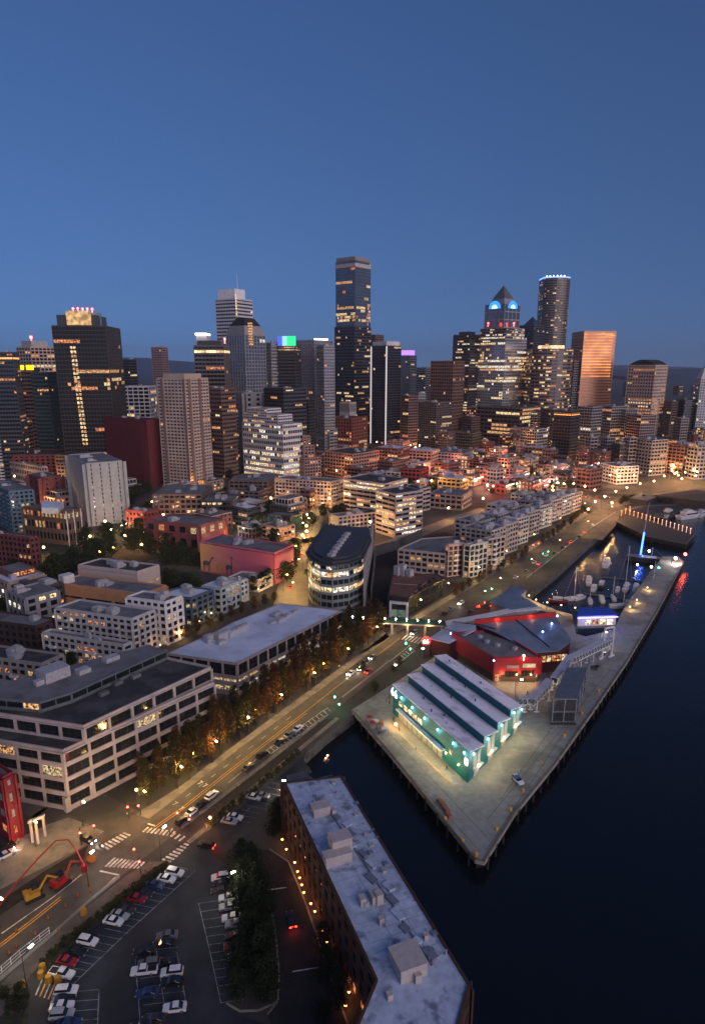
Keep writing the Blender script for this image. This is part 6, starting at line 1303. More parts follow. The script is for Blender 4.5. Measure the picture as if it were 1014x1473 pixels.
for i, (x0, y0, x1, y1, n, lb) in enumerate(((240,700,440,790,22,'in the dark quarter below the beige tower'),(600,650,830,712,16,'among the market blocks'),(60,690,240,760,12,'among the blocks below the huge maroon block'),(440,650,600,760,14,'between the terraced office and the maroon dotted block'),(840,650,1010,700,12,'above the far quay'),(0,830,75,900,8,'on the slope at the picture edge'))):
    L = []
    for _ in range(n*20):
        if len(L) >= n: break
        x, y = R.uniform(x0, x1), R.uniform(y0, y1); p = G(x, y)
        if all(math.hypot(p.x-a, p.y-b_) > rr*.95 for a, b_, rr in FPT): L.append((x, p))
    for k, (x, p) in enumerate(sorted(L, key=lambda q: q[0])): tree('green', p, '%s scattered tree from the left %s' % (ORD[k], lb), 'scattered trees '+lb, 1.0)
# ================================================================ STREET LAMPS
LAMPP = {}
def lamp(kind, x, y, label, group=None, toward=None, h=None, pw=None, reach=2.2):
    """kind: sodium / white / globe / orange / red ; lamp post standing at picture point, its light above"""
    K = {'sodium': ((1,.62,.20), 9, 3500, 22, .42), 'white': ((1,.84,.6), 8, 900, 25, .42), 'globe': ((1,.55,.2), 4, 700, 9, .3), 'orange': ((1,.48,.18), 11, 9500, 26, .75), 'farwhite': ((1,.85,.7), 10, 4500, 40, .8), 'red': ((1,.10,.05), 10, 16000, 30, .9), 'low': ((1,.62,.14), 5, 900, 14, .38)}[kind]
    col, hh, p0, es, r = K; h = h or hh; p = G(x, y); q = G(*toward) if toward else p+Vector((1, 0)); a = math.atan2(q.y-p.y, q.x-p.x)
    key = (kind, h, reach)
    if key not in LAMPP:
        b = MB(); b.bar((0,0,0), (0,0,h-.4), .12, 7, 0, .07)
        if kind not in ('globe', 'low'): b.bar((0,0,h-.5), (reach,0,h), .06, 5)
        b.bar((0,0,0), (0,0,.5), .2, 7); hd = MB(); x0 = 0 if kind in ('globe', 'low') else reach
        if kind in ('globe', 'low', 'orange', 'farwhite', 'red'): hd.ball((x0,0,h), r)
        else: hd.box((x0,0,h-.12), (1.0,.4,.16)); hd.ball((x0,0,h-.14), .24, 8, 5, 0, .6)
        L = bpy.data.lights.new('street_light', 'POINT'); L.energy = pw or p0; L.color = col; L.shadow_soft_size = .35
        LAMPP[key] = (b.mesh('pole', [DARKM]), hd.mesh('lamp_head', [emit('lamp_head_'+kind, col, es)]), L, x0)
    pm, hm, L, x0 = LAMPP[key]; t = thing('street_lamp', label, 'street lamp', (p.x, p.y, GZ+.05), group, a)
    for nm, d in (('pole', pm), ('lamp_head', hm)): o = bpy.data.objects.new(nm, d); C.objects.link(o); o.parent = t
    o = bpy.data.objects.new('street_light', L); C.objects.link(o); o.parent = t; o.location = (x0, 0, h-.75 if kind in ('sodium', 'white') else h+.2+r)
    if kind in ('orange', 'farwhite', 'red', 'globe', 'low'): o.location = (x0+(r+.35), -.0, h-.5)
    return t
def lamps(kind, pts, lab, group, off=None, **k):
    for i, (x, y) in enumerate(pts): lamp(kind, x, y, lab % ORD[i], group, (x+off[0], y+off[1]) if off else None, **k)
lamps('sodium', [(203,1172),(256,1135),(306,1097),(352,1061),(400,1027),(447,994),(496,958),(538,925)], '%s street lamp from the crossing along the columnar trees', 'street lamps along the columnar trees', (14, 12), reach=3.2)
lamps('sodium', [(600,884),(640,859),(684,835),(724,810),(764,785),(802,760),(838,738)], '%s street lamp past the footbridge on the condominium side of the shore road', 'street lamps on the condominium side', (12, 8), reach=3.2)
lamps('sodium', [(722,856),(766,827),(806,797),(846,768),(880,745)], '%s street lamp from the blue pavilion roof on the seawall side', 'street lamps on the seawall', (-12, -8), reach=2.6)
lamps('low', [(199,1163),(256,1124),(279,1108),(317,1080),(369,1043),(466,975)], '%s low lantern from the crossing buried in the columnar trees, lighting a crown yellow', 'low lanterns inside the columnar trees', h=6)
lamps('white', [(39,1420),(128,1275),(232,1236)], '%s bright lamp from the bottom corner on the brown walkway', 'lamps on the brown walkway', (8, -8))
lamps('sodium', [(52,1218),(120,1188)], '%s sodium lamp from the crimson corner building around the crossing', 'lamps around the crossing', (10, 10), h=8.6, pw=1900)
lamp('sodium', 2, 1335, 'sodium lamp beside the dug up lanes at the picture edge', None, (20, 1350), pw=1200); lamp('white', 350, 1290, 'white lot lamp lighting the white cars by the evergreens', None, (330, 1300), pw=900)
lamp('white', 398, 1140, 'small lamp at the land side corner of the hotel', None, h=4)
lamps('sodium', [(428,862),(436,826),(443,793),(449,763),(455,735),(459,712)], '%s lamp from the near end of the lamp lit street, right side', 'lamps right of the lamp lit street', (-10, 0), h=9.5, pw=7000)
lamps('sodium', [(408,850),(421,806),(432,770)], '%s lamp from the near end of the lamp lit street, left side', 'lamps left of the lamp lit street', (10, 0), h=9.5, pw=7000)
lamps('farwhite', [(43,812),(23,816),(97,690),(158,775),(173,770),(207,832),(118,700),(104,683)], '%s white yard lamp from the red brick house among the left hand trees', 'white lamps among the left hand trees', h=7)
lamps('orange', [(160,800),(200,796),(140,806),(60,800)], '%s orange lamp in the park below the ribbed slab tower', 'orange lamps in the park', h=6, pw=2500)
lamps('farwhite', [(275,758),(322,776),(345,768),(366,764),(402,722),(300,800),(350,735),(380,770)], '%s white lamp in the dark blocks between red brick hall and tan stepped block', 'white lamps in the central dark blocks', h=6)
lamps('orange', [(528,772),(545,764),(563,757),(594,765),(640,750),(690,735),(740,730),(790,722)], '%s orange lamp from the curved office along the ramp road', 'orange lamps along the ramp road')
lamps('orange', [(548,678),(480,724),(500,690),(590,668),(610,690),(653,700),(700,690),(720,684),(765,696),(470,735)], '%s amber lamp across the market streets, counted from the maroon dotted block', 'amber lamps in the market streets')
lamps('red', [(560,690),(600,680),(630,678),(655,672),(676,664),(698,660),(720,700),(690,700),(705,714),(640,700)], '%s red glowing lamp in the market district, counted from its left', 'red lamps in the market district')  # red lamps added to give the district its red glow
lamps('farwhite', [(626,676),(740,706),(752,705),(763,704),(775,703),(786,702),(798,704),(811,690),(822,686),(735,698),(697,708),(600,660)], '%s white lamp of the string above the viaduct curve', 'white lamps above the viaduct curve', h=7, pw=2500)
lamps('orange', [(790,716),(806,712),(820,712),(836,716),(850,722),(864,732),(874,742),(880,724),(896,718),(915,712),(935,708),(850,740),(840,752)], '%s amber lamp round the boulevard curve at the waterfront', 'amber lamps round the boulevard curve')
lamps('orange', [(950,700),(965,696),(980,694),(992,690),(1003,686),(1010,694),(975,704),(995,700),(930,692),(905,694),(885,700),(960,684)], '%s amber lamp of the far quay, counted from the round fronted tower', 'amber lamps of the far quay')
lamps('orange', [(20,700),(60,740),(75,700),(180,775),(235,790)], '%s amber lamp in the left hand blocks, from the picture edge', 'amber lamps in the left hand blocks', pw=2500)
lamps('globe', [(232,940),(262,922),(288,905),(305,893),(372,858)], '%s garden globe lamp in the rusty tree alley behind the pale roofed block', 'garden globes in the rusty alley')
lamps('white', [(560,1012),(600,955),(560,980),(740,1002),(846,955),(862,930),(800,1010)], '%s floodlight on the pier deck, counted from the plaza end', 'floodlights on the pier deck', h=7, pw=500)
lamps('globe', [(770,872),(786,876),(806,880),(826,884),(760,866),(748,862)], '%s round promenade lamp along the marina edge, from the blue pavilion roof', 'promenade lamps along the marina', h=3.6)
lamp('red', 979, 806, 'red beacon lamp on the outer tip of the breakwater pier', None, h=4, pw=600); lamp('farwhite', 965, 812, 'white lamp behind the red beacon on the breakwater tip', None, h=4)
for i, (x, y) in enumerate(((905,878),(915,868),(930,850))): lamp('globe', x, y, '%s small amber bollard lamp along the inner edge of the breakwater' % ORD[i], 'amber lamps on the breakwater', h=2)
# traffic signals
def signal(x, y, lit, label, h=5.5, arm=3.5, to=(1, 0)):
    p = G(x, y); t = thing('traffic_signal', label, 'traffic signal', (p.x, p.y, GZ+.1)); b = MB(); u = Vector(to).normalized()
    P = lambda s, z: (p.x+u.x*s, p.y+u.y*s, GZ+z)
    b.bar(P(0,0), P(0,h), .12, 6); b.bar(P(0,h-.2), P(arm,h+.1), .07, 5); b.build('pole', [DARKM], t)
    for s in (0.0, arm):
        q = P(s, h-1.3 if s else 3); b = MB(); b.box(q, (.4, .35, 1.2)); b.build('signal_head', [DARKM], t)
        dz = {'r': .95, 'g': .2}[lit]; b = MB(); b.ball((q[0], q[1]-.22, q[2]+dz), .24); b.build('signal_lamp', [emit('signal_'+lit, (1,.03,.02) if lit == 'r' else (.05,1,.45), 45)], t)
    light('signal_glow', (1,.04,.03) if lit == 'r' else (.1,1,.5), 260, (q[0], q[1]-1, q[2]+.6), t)
signal(203,1258,'r','red traffic signal on the near corner of the crossing', to=(-.6,.8)); signal(118,1216,'r','red traffic signal on the city side of the crossing', to=(1,.4)); signal(186,1178,'r','red traffic signal before the dark corner of the tree row', to=(1,-.3))
signal(274,1196,'r','red banded signal pole beside the parking lane start', to=(-1,.3)); signal(697,858,'g','green signal over the far shore road junction', to=(1,0)); signal(688,882,'r','large red signal glow beyond the footbridge', to=(.8,.4)); signal(712,876,'r','red signal next to the blue pavilion roof', to=(.5,.6))
signal(780,803,'g','green signal beside the glowing condominium entrance', to=(1,.2)); signal(766,792,'r','big red signal in the condominium tree row', to=(1,0)); signal(488,1024,'g','green signal at the plaza entrance of the shore road', to=(-.5,.9)); signal(590,943,'g','green lit pedestrian signal on the planted island', to=(-.5,.9))
# ================================================================ MARINA
HULL = mat('white_gelcoat', (.62,.63,.66), .3, 0, .06, 1); HULLD = mat('dark_hull', (.03,.035,.05), .4, 0, .1, 1); FLOAT = mat('float_planks', (.12,.115,.11), .9, 0, .3, 1)
def hull(b, L, w, h, z0=-.3, m=0):
    st = [(-.5, .82), (-.25, .98), (0, 1), (.25, .8), (.4, .45), (.5, .04)]; rg = []
    for f, k in st:
        x = f*L; y = w/2*k; rg.append([(x, -y, h*(1+.25*max(0, f))), (x, -y*.75, z0), (x, y*.75, z0), (x, y, h*(1+.25*max(0, f)))])
    for i in range(len(rg)-1):
        for k in range(3): b.face([rg[i][k], rg[i][k+1], rg[i+1][k+1], rg[i+1][k]], m)
        b.face([rg[i][3], rg[i][0], rg[i+1][0], rg[i+1][3]], m)
    b.face(rg[0][::-1], m); b.face(rg[-1], m)
def boat(kind, x, y, L, deg, label, group='boats moored in the marina', m=None, mast=None):
    p = G(x, y, 0); t = thing({'yacht':'motor_yacht','sail':'sailing_boat'}.get(kind, 'motor_boat'), label, 'boat', (p.x, p.y, 0), group, math.radians(deg)); W = L*.3; m = m or HULL
    def bl(b, n, mm): o = b.build(n, mm, t, world=False); return o
    b = MB(); hull(b, L, W, L*.11+.3); bl(b, 'hull', [m])
    if kind == 'sail':
        b = MB(); b.box((L*.02, 0, L*.11+.3), (L*.34, W*.5, .5)); bl(b, 'cabin', [HULL]); H = mast or L*1.35
        b = MB(); b.bar((L*.08, 0, .5), (L*.08, 0, H), .12, 6); b.bar((L*.08, 0, 2), (-L*.32, 0, 2.1), .12, 5); b.bar((L*.08, -W*.3, H*.6), (L*.08, W*.3, H*.6), .05, 4); bl(b, 'mast', [STEELW])
        b = MB(); b.bar((L*.08,0,H), (L*.48,0,1), .03, 3); b.bar((L*.08,0,H), (-L*.48,0,1), .03, 3); bl(b, 'rigging', [STEELG])
    else:
        z = L*.11+.3; b = MB(); b.box((-L*.05, 0, z), (L*.5, W*.72, L*.10+.3)); bl(b, 'cabin', [HULL]); z2 = z+L*.10+.3
        b = MB(); b.box((L*.0, 0, z+.35), (L*.52, W*.74, L*.045)); bl(b, 'window_strip', [CGL])
        b = MB(); b.box((-L*.08, 0, z2), (L*.46, W*.8, .15))
        if kind == 'yacht': b.box((-L*.08, 0, z2+.15), (L*.26, W*.55, .9)); b.box((-L*.1, 0, z2+1.35), (L*.26, W*.6, .12)); b.bar((-L*.2, W*.25, z2), (-L*.2, W*.25, z2+1.4), .05, 4); b.bar((-L*.2, -W*.25, z2), (-L*.2, -W*.25, z2+1.4), .05, 4)
        bl(b, 'flybridge' if kind == 'yacht' else 'cabin_roof', [HULL]); b = MB(); b.bar((-L*.1, 0, z2), (-L*.1, 0, z2+2.6), .04, 4); bl(b, 'aerial', [STEELG])
boat('yacht',872,813,15,62,'large white motor yacht alone furthest up the marina'); boat('yacht',846,839,12,70,'white motor yacht left of centre below the large one'); boat('motor',854,848,10,60,'white cabin boat just below the left yacht'); boat('motor',865,843,11,60,'dark hulled boat between the cabin boat and the float',m=HULLD)
boat('motor',864,864,10,80,'white boat moored end on at the lower float'); boat('motor',834,862,9,30,'small white boat beside the left sailing boat'); boat('sail',823,863,11,10,'left sailing boat with a bare mast',mast=19); boat('motor',803,866,10,-10,'small dark red boat nearest the seawall',m=mat('dark_red_hull', (.14,.02,.025), .4))
boat('yacht',901,848,12,55,'bright white yacht beside the tall central mast'); boat('motor',888,850,8,60,'small grey boat left of the bright white yacht'); boat('yacht',914,850,13,65,'pale blue tinted yacht right of the bright white one'); boat('sail',893,874,13,5,'sailing boat with the tall central mast at the lower float',mast=34)
boat('motor',902,870,9,60,'small white boat under the tall central mast'); boat('motor',929,850,10,60,'white boat against the breakwater, lowest of its row'); boat('motor',932,836,10,60,'grey boat against the breakwater, middle of its row'); boat('motor',946,828,9,50,'boat with a green lamp against the breakwater, uppermost of its row')
boat('sail',938,843,10,55,'slim sailing boat between the white and grey boats at the breakwater',mast=15); boat('sail',881,862,9,80,'small sailing boat in the middle of the lower float',mast=13); boat('sail',848,866,9,75,'small sailing boat right of the left sailing boat',mast=14)
p = G(946,826,0); b = MB(); b.ball((p.x, p.y, 4), .5); tag(b.build('boat_lamp', [emit('signal_g', (.05,1,.45), 45)]), 'green navigation lamp shining at the uppermost breakwater boat', 'lamp')
# blue lit tall ship
boat('sail',931,808,26,-25,'long dark schooner whose tall mast glows blue',m=HULLD,mast=10,group=None); t = ALL[-1]
p = G(920,802,0); ht = HT(920,802,722,0); b = MB(); b.bar((p.x, p.y, 1), (p.x+2, p.y, ht), .5, 8, 0, .2)
b.build('tall_mast', [STEELG], None); o = C.objects[-1]; o.parent = t; 
M_ = t.matrix_basis.copy(); bpy.context.view_layer.update(); o.matrix_parent_inverse = t.matrix_world.inverted()
b = MB(); b.bar((p.x-.2, p.y-.7, 2), (p.x+.6, p.y-.7, ht*.46), .55, 8); o = b.build('blue_light_tube', [emit('blue_mast_light', (.04,.12,1), 8)], None); o.parent = t; o.matrix_parent_inverse = t.matrix_world.inverted()
for (x, y, r) in ((916,815,.55),(936,818,.6),(933,795,.7)):
    q = G(x, y, 1); b = MB(); b.ball((q.x, q.y, 2.2), r); o = b.build('deck_lamp', [emit('warm_white_lamp', (1,.86,.66), 28)], None); o.parent = t; o.matrix_parent_inverse = t.matrix_world.inverted()
light('mast_glow', (.05,.15,1), 900, (p.x, p.y-3, 6))
def float_dock(px, w, label):
    b = strip('f', px, .55, w, FLOAT, .9); o = b.build('float_dock', [FLOAT]); tag(o, label, 'floating dock')
    P = pxs(px, 0)
float_dock([(828,868),(850,874),(905,880)], 2.4, 'lowest wooden float of the marina, under the left sailing boat'); float_dock([(840,845),(880,850),(925,856)], 1.8, 'middle wooden float between the yachts'); float_dock([(868,822),(900,825),(930,830)], 1.6, 'upper wooden float below the large yacht')
# pavilion with blue lit roof on the pontoon
t, pts, hs = roofed('marina_pavilion', 'small white pavilion with a vivid blue lit roof on the marina pontoon', [(830,886),(888,884),(876,873),(832,874)], 0, mat('blue_awning', (.02,.06,.30), .6), mat('pavilion_white', (.55,.53,.56), .7), [5.5,5.5,6.5,6.5])
cc_ = Vector(centre(pts)[:2]); pl = inward([cc_+(p-cc_)*1.25 for p in pts]); b = MB(); b.prism(pl, GZ-.6, GZ+.11); b.build('platform', [FLOAT], t)
for p in pl: b = MB(); b.bar((p.x, p.y, -3), (p.x, p.y, GZ-.5), .3, 7); b.build('piling', [TIMB], t)
pa, pb = G(832,905), G(884,902); u = (pb-pa).normalized(); n = Vector((u.y, -u.x))
for i in range(5):
    b = MB(); q = G(834+i*10.5, 888, GZ+4.0); b.box((q.x, q.y-1.3, GZ+.9), (2.6, .3, 2.6)); b.build('window', [(E_YEL, E_WHT, E_WARM)[i % 3]], t)
q0, q1 = G(830,888,GZ+5.3), G(888,886,GZ+5.3); b = MB(); b.bar((q0.x, q0.y-.4, GZ+5.0), (q1.x, q1.y-.4, GZ+5.0), .22, 5); b.build('purple_light_strip', [emit('purple_strip', (.22,.16,1), 7)], t)
light('awning_glow', (.12,.2,1), 1800, ((q0.x+q1.x)/2, (q0.y+q1.y)/2-4, GZ+8), t); light('pavilion_glow', (1,.7,.5), 500, ((q0.x+q1.x)/2, (q0.y+q1.y)/2-6, GZ+3), t)
# ================================================================ ROADWORKS
OR_ = mat('machine_orange', (.35,.10,.015), .5, 0, .15, 2); RD_ = mat('machine_red', (.28,.012,.012), .45, 0, .12, 2); YE_ = mat('machine_yellow', (.36,.19,.02), .5, 0, .15, 2)
def excavator(x, y, deg, m, label):
    p = G(x, y); t = thing('excavator', label, 'excavator', (p.x, p.y, GZ+.07), None, math.radians(deg)); 
    def bl(b, n, mm): return b.build(n, mm, t, world=False)
    for s in (-1, 1): b = MB(); b.box((0, s*1.1, 0), (3.6, .6, .8)); b.bar((-1.8, s*1.1-.3, .4), (-1.8, s*1.1+.3, .4), .4, 10); b.bar((1.8, s*1.1-.3, .4), (1.8, s*1.1+.3, .4), .4, 10); bl(b, 'track', [TYRE])
    b = MB(); b.box((-.4, 0, .9), (3.2, 2.4, 1.1)); b.box((-1.6, 0, 1.0), (1.0, 2.3, 1.4)); bl(b, 'house', [m]); b = MB(); b.box((.5, .7, 1.9), (1.5, 1.0, 1.2)); bl(b, 'cab', [CGL])
    b = MB(); b.bar((1, -.3, 1.6), (3.2, -.3, 4.6), .3, 5, 0, .25); b.bar((3.2, -.3, 4.6), (5.2, -.3, 3.0), .24, 5, 0, .18); bl(b, 'boom', [m]); b = MB(); b.box((5.3, -.3, 1.9), (.8, 1.0, 1.1)); bl(b, 'bucket', [DARKM]); return t
excavator(88,1274,60,RD_,'red excavator standing in the dug up lanes under the long red boom'); excavator(50,1292,40,YE_,'orange yellow mini excavator nearest the picture edge in the roadworks')
pts3 = [(G(-6,1320), 1.5), (G(30,1290), 4.5), (G(66,1270), 8), (G(88,1262), 10.5), (G(106,1262), 10.8), (G(117,1266), 8), (G(124,1268), 4.5)]
t = thing('pump_boom', 'long red articulated pump boom arching over the dark pit', 'crane', (pts3[0][0].x, pts3[0][0].y, GZ)); b = MB()
for i in range(6):
    (a, za), (c, zc) = pts3[i], pts3[i+1]; b.bar((a.x, a.y, GZ+za), (c.x, c.y, GZ+zc), .2-.01*i, 6)
b.build('boom', [RD_], t); a, za = pts3[-1]; b = MB(); b.box((a.x, a.y, GZ+za-1.5), (1.1, 1.0, 1.8)); b.build('end_hose', [RD_], t); light('boom_lamp', (1,.4,.3), 120, (pts3[2][0].x+1, pts3[2][0].y-6, GZ+9), t)
a = G(133,1250); t = thing('warning_board', 'round orange warning board at the end of the red boom', 'sign', (a.x, a.y, GZ)); b = MB(); b.bar((a.x, a.y, GZ), (a.x, a.y, GZ+2.2), .08, 5); b.build('post', [DARKM], t); b = MB(); b.bar((a.x, a.y-.08, GZ+3), (a.x, a.y+.08, GZ+3), 1.1, 14); b.build('panel', [OR_], t)
for i, (x, y) in enumerate(((24,1340),(24,1362),(104,1265),(112,1290),(70,1322),(95,1305),(14,1372),(52,1345),(131,1283),(84,1340))):
    a = G(x, y); t = thing('traffic_cone', '%s orange cone of the roadworks lanes, left to right' % ORD[sorted([24,24.5,104,112,70,95,14,52,131,84]).index(x if not (x == 24 and y == 1362) else 24.5)], 'traffic cone', (a.x, a.y, GZ+.05), 'cones in the roadworks lanes')
    b = MB(); b.bar((a.x, a.y, GZ+.05), (a.x, a.y, GZ+1.0), .28, 8, 0, .06); b.build('cone', [OR_], t); b = MB(); b.box((a.x, a.y, GZ+.05), (.6, .6, .08)); b.build('base', [TYRE], t)
for i, (x, y) in enumerate(((121,1315),(60,1406),(71,1412),(84,1413),(62,1396),(33,1421))):
    a = G(x, y); t = thing('barrel', ('%s yellow orange drum from the walkway to the lot corner' % ORD[i]), 'barrel', (a.x, a.y, GZ+.1), 'yellow drums at the lot corner'); b = MB(); b.bar((a.x, a.y, GZ+.1), (a.x, a.y, GZ+1.5), .8, 12, 0, .6); b.build('drum', [YE_], t)
def fence(px, h, step, label, m, name='railing', rails=(1,), solid=None):
    P = pxs(px); c = centre(P); t = thing(name, label, 'fence', c); b = MB(); k = 0
    for i in range(len(P)-1):
        d = P[i+1]-P[i]; L = d.length; u = d/L; nn = max(1, round(L/step))
        for j in range(nn+1): q = P[i]+u*L*j/nn; b = MB(); b.bar((q.x, q.y, GZ), (q.x, q.y, GZ+h), .07, 4); b.build('post', [m], t)
    b = MB()
    for i in range(len(P)-1):
        for r in rails: b.bar((P[i].x, P[i].y, GZ+h*r), (P[i+1].x, P[i+1].y, GZ+h*r), .07, 4)
    b.build('rails', [m], t)
fence([(-10,1412),(30,1376),(72,1343)], 1.7, 2.4, 'white barred railing along the walkway at the bottom left', STEELW, rails=(.1, .55, 1))
fence([(262,1192),(300,1163),(370,1109),(420,1069),(467,1033)], 1.1, 3, 'low pale railing between parking lane and dark track', STEELG, rails=(.5, 1))
fence([(300,1196),(350,1155),(400,1112),(440,1080)], 1.1, 3, 'dark railing above the upper parking lot', DARKM, rails=(.5, 1))
fence([(507,1028),(560,1090),(590,1127)], 1.1, 3, 'railing with crowd barriers on the plaza edge of the pier', STEELG, rails=(.5, 1))
fence([(757,833),(800,799),(850,760),(884,738)], 1.1, 4, 'long railing on the far seawall above the marina', STEELG, rails=(.5, 1))
# white portal frame
a, c = G(48,1212), G(66,1203); t = thing('portal_frame', 'pinkish white portal frame standing on the pavement by the crimson building', 'gate', (a.x, a.y, GZ)); b = MB()
for q in (a, G(56,1214), c): b.box((q.x, q.y, GZ), (.5, .5, 6)); 
b.hexa([(q[0]+dx, q[1]+dy, GZ+z) for z in (6, 6.6) for q, dx, dy in ((a,-.4,-.4),(c,.4,-.4),(c,.4,.4),(a,-.4,.4))]); b.build('frame', [mat('pinkish_white_paint', (.5,.42,.38), .7)], t)
# crimson building at the picture edge
CRM = mat('crimson_corner_wall', (.17,.01,.018), .7, 0, .12, .5)
t, poly, zr = B('corner_building', 'crimson corner building with pale windows and an orange lit ground floor at the picture edge', -45,5,19, 1121,1212, 55, CRM, mode='each', nf=4, bay=4, pw=1.6, sp=.5, glass=mat('pale_blind_glass', (.30,.29,.28), .3), lit=0, floorlit={0: .95, 1: 0, 2: 0, 3: 0}, lits='o', maxw=30)
q = poly[0]; light('shopfront_glow', (1,.3,.1), 250, (q.x+2.5, q.y-2, GZ+2), t)
# parking-lot lamp, plaza stalls, bollards, bits on the deck
for i, (x, y) in enumerate(((684.5,1232),(714,1195),(734,1167),(752,1140),(778,1100),(811,1060),(836,1028),(860,996),(665,1212),(640,1180))):
    a = G(x, y); t = thing('mooring_bollard', '%s yellow mooring bollard round the pier tip, right hand edge first' % ORD[i], 'bollard', (a.x, a.y, GZ+.12), 'yellow mooring bollards of the pier'); b = MB(); b.bar((a.x, a.y, GZ+.1), (a.x, a.y, GZ+.9), .35, 8, 0, .28); b.bar((a.x, a.y, GZ+.85), (a.x, a.y, GZ+1.2), .5, 8, 0, .4); b.build('post', [YELB], t)
WOOD = mat('reddish_timber_crate', (.28,.12,.08), .8)
for i, (x, y) in enumerate(((633,1155),(637,1160),(641,1166),(645,1175))):
    a = G(x, y); b = MB(); b.box((a.x, a.y, GZ+.12), (2.2, 1.3, .8), -1.1); b.box((a.x, a.y, GZ+.94), (2.0, 1.1, .12), -1.1); tag(b.build('crate', [WOOD]), '%s reddish timber pallet box down the left pier edge' % ORD[i], 'crate', 'timber boxes on the left pier edge')
a = G(744,1124); car('suv','white',744,1125,(752,1133),'small white and blue utility vehicle alone on the open pier deck'); o = MB(); o.box((0,0,1.7), (1.6,1.2,.25)); o.build('blue_canopy', [mat('blue_tarp', (.03,.10,.35), .6)], ALL[-1], world=False)
car('pickup','silver',868,944,(880,930),'silver service truck parked by the white gantry'); car('pickup','grey',858,962,(870,950),'dark service truck between gantry and steel frame')
for i, (x, y, c) in enumerate(((540,1046,'w'),(547,1050,'o'),(532,1040,'r'),(553,1056,'w'),(536,1048,'r'))):
    a = G(x, y); t = thing('market_stall', '%s little stall of the group on the plaza pier edge' % ORD[i], 'stall', (a.x, a.y, GZ), 'stalls on the plaza'); b = MB(); b.box((a.x, a.y, GZ+.12), (1.8, 1.4, 1.2), .6); b.build('counter', [STEELG], t)
    for dx in (-.8, .8):
        for dy in (-.6, .6): b = MB(); b.bar((a.x+dx, a.y+dy, GZ+.1), (a.x+dx, a.y+dy, GZ+2.4), .05, 4); b.build('post', [STEELW], t)
    b = MB(); b.hexa([(a.x+dx*1.1, a.y+dy*.9, GZ+2.4) for dx, dy in ((-1,-1),(1,-1),(1,1),(-1,1))]+[(a.x+dx*.2, a.y+dy*.2, GZ+3.1) for dx, dy in ((-1,-1),(1,-1),(1,1),(-1,1))]); b.build('canopy', [{'w': STEELW, 'o': OR_, 'r': RD_}[c]], t)
a = G(569,1046); t = thing('fire_pit', 'small bright orange fire bowl by the far corner of the teal hall', 'fire', (a.x, a.y, GZ)); b = MB(); b.bar((a.x, a.y, GZ+.1), (a.x, a.y, GZ+.7), .3, 8, 0, .6); b.build('bowl', [DARKM], t); b = MB(); b.ball((a.x, a.y, GZ+1), .45); b.build('flame', [emit('flame', (1,.3,.06), 30)], t); light('fire_glow', (1,.4,.12), 350, (a.x, a.y-.8, GZ+1.6), t)
a = G(303,1187); t = thing('torch', 'orange flame torch on the walkway beside the dark track', 'torch', (a.x, a.y, GZ)); b = MB(); b.bar((a.x, a.y, GZ), (a.x, a.y, GZ+2), .15, 6); b.build('post', [DARKM], t); b = MB(); b.ball((a.x, a.y, GZ+2.4), .35); b.build('flame', [emit('flame', (1,.3,.06), 30)], t); light('torch_light', (1,.4,.12), 500, (a.x, a.y-.8, GZ+2.8), t)
# water: two lit paddle craft seen in the slip
a = G(470,1091,0); t = thing('lit_kayak', 'tiny lantern lit kayak floating in the dark slip', 'kayak', (a.x, a.y, 0)); b = MB(); hull(b, 4.5, .8, .35, -.1); b.build('hull', [OR_], t, world=False)
for dx in (-.9, .8): b = MB(); b.ball((dx, 0, .7), .16); b.build('lantern', [emit('warm_white_lamp', (1,.86,.66), 28)], t, world=False)
t.rotation_euler.z = 1.2
# ================================================================ PEOPLE
def person_mesh(seed, jacket, walk):
    rr = random.Random(seed); s = .34 if walk else .08
    V = [(0,0,.95),(0,0,1.2),(0,0,1.42),(0,0,1.52),(0,.02,1.66),(0,0,1.76), (.1,0,.9),(.11,s*.5,.5),(.11,s,.07),(.11,s+.16,.03), (-.1,0,.9),(-.11,-s*.3,.5),(-.11,-s,.09),(-.11,-s+.15,.03),
         (.19,0,1.4),(.25,-s*.4,1.13),(.24,-s*.1+.08,.88), (-.19,0,1.4),(-.25,s*.4,1.13),(-.24,s*.5+.08,.9)]
    Ed = [(0,1),(1,2),(2,3),(3,4),(4,5),(0,6),(6,7),(7,8),(8,9),(0,10),(10,11),(11,12),(12,13),(2,14),(14,15),(15,16),(2,17),(17,18),(18,19)]
    Rd = [.15,.15,.16,.065,.105,.075,.095,.065,.05,.045,.095,.065,.05,.045,.07,.05,.035,.07,.05,.035]
    me = bpy.data.meshes.new('p'); me.from_pydata(V, Ed, []); o = bpy.data.objects.new('p', me); C.objects.link(o)
    md = o.modifiers.new('s', 'SKIN'); 
    for i, v in enumerate(me.skin_vertices[0].data): v.radius = (Rd[i], Rd[i]*(.75 if i < 3 else 1)); v.use_root = i == 0
    o.modifiers.new('d', 'SUBSURF').levels = 1; bpy.context.view_layer.update()
    out = bpy.data.meshes.new_from_object(o.evaluated_get(bpy.context.evaluated_depsgraph_get())); bpy.data.objects.remove(o)
    out.materials.clear(); SK = mat('skin', (.42,.25,.18), .6); TR = mat('dark_trousers', (.02,.02,.028), .9); HA = mat('dark_hair', (.02,.014,.01), .8)
    for k in (jacket, TR, SK, HA): out.materials.append(k)
    for p in out.polygons:
        z = p.center.z; p.material_index = 1 if z < .95 and abs(p.center.x) < .2 else (3 if z > 1.72 or (z > 1.56 and p.center.y < -.03) else (2 if z > 1.5 or (z < .93 and abs(p.center.x) > .2) else 0))
    out.name = 'person'; return out
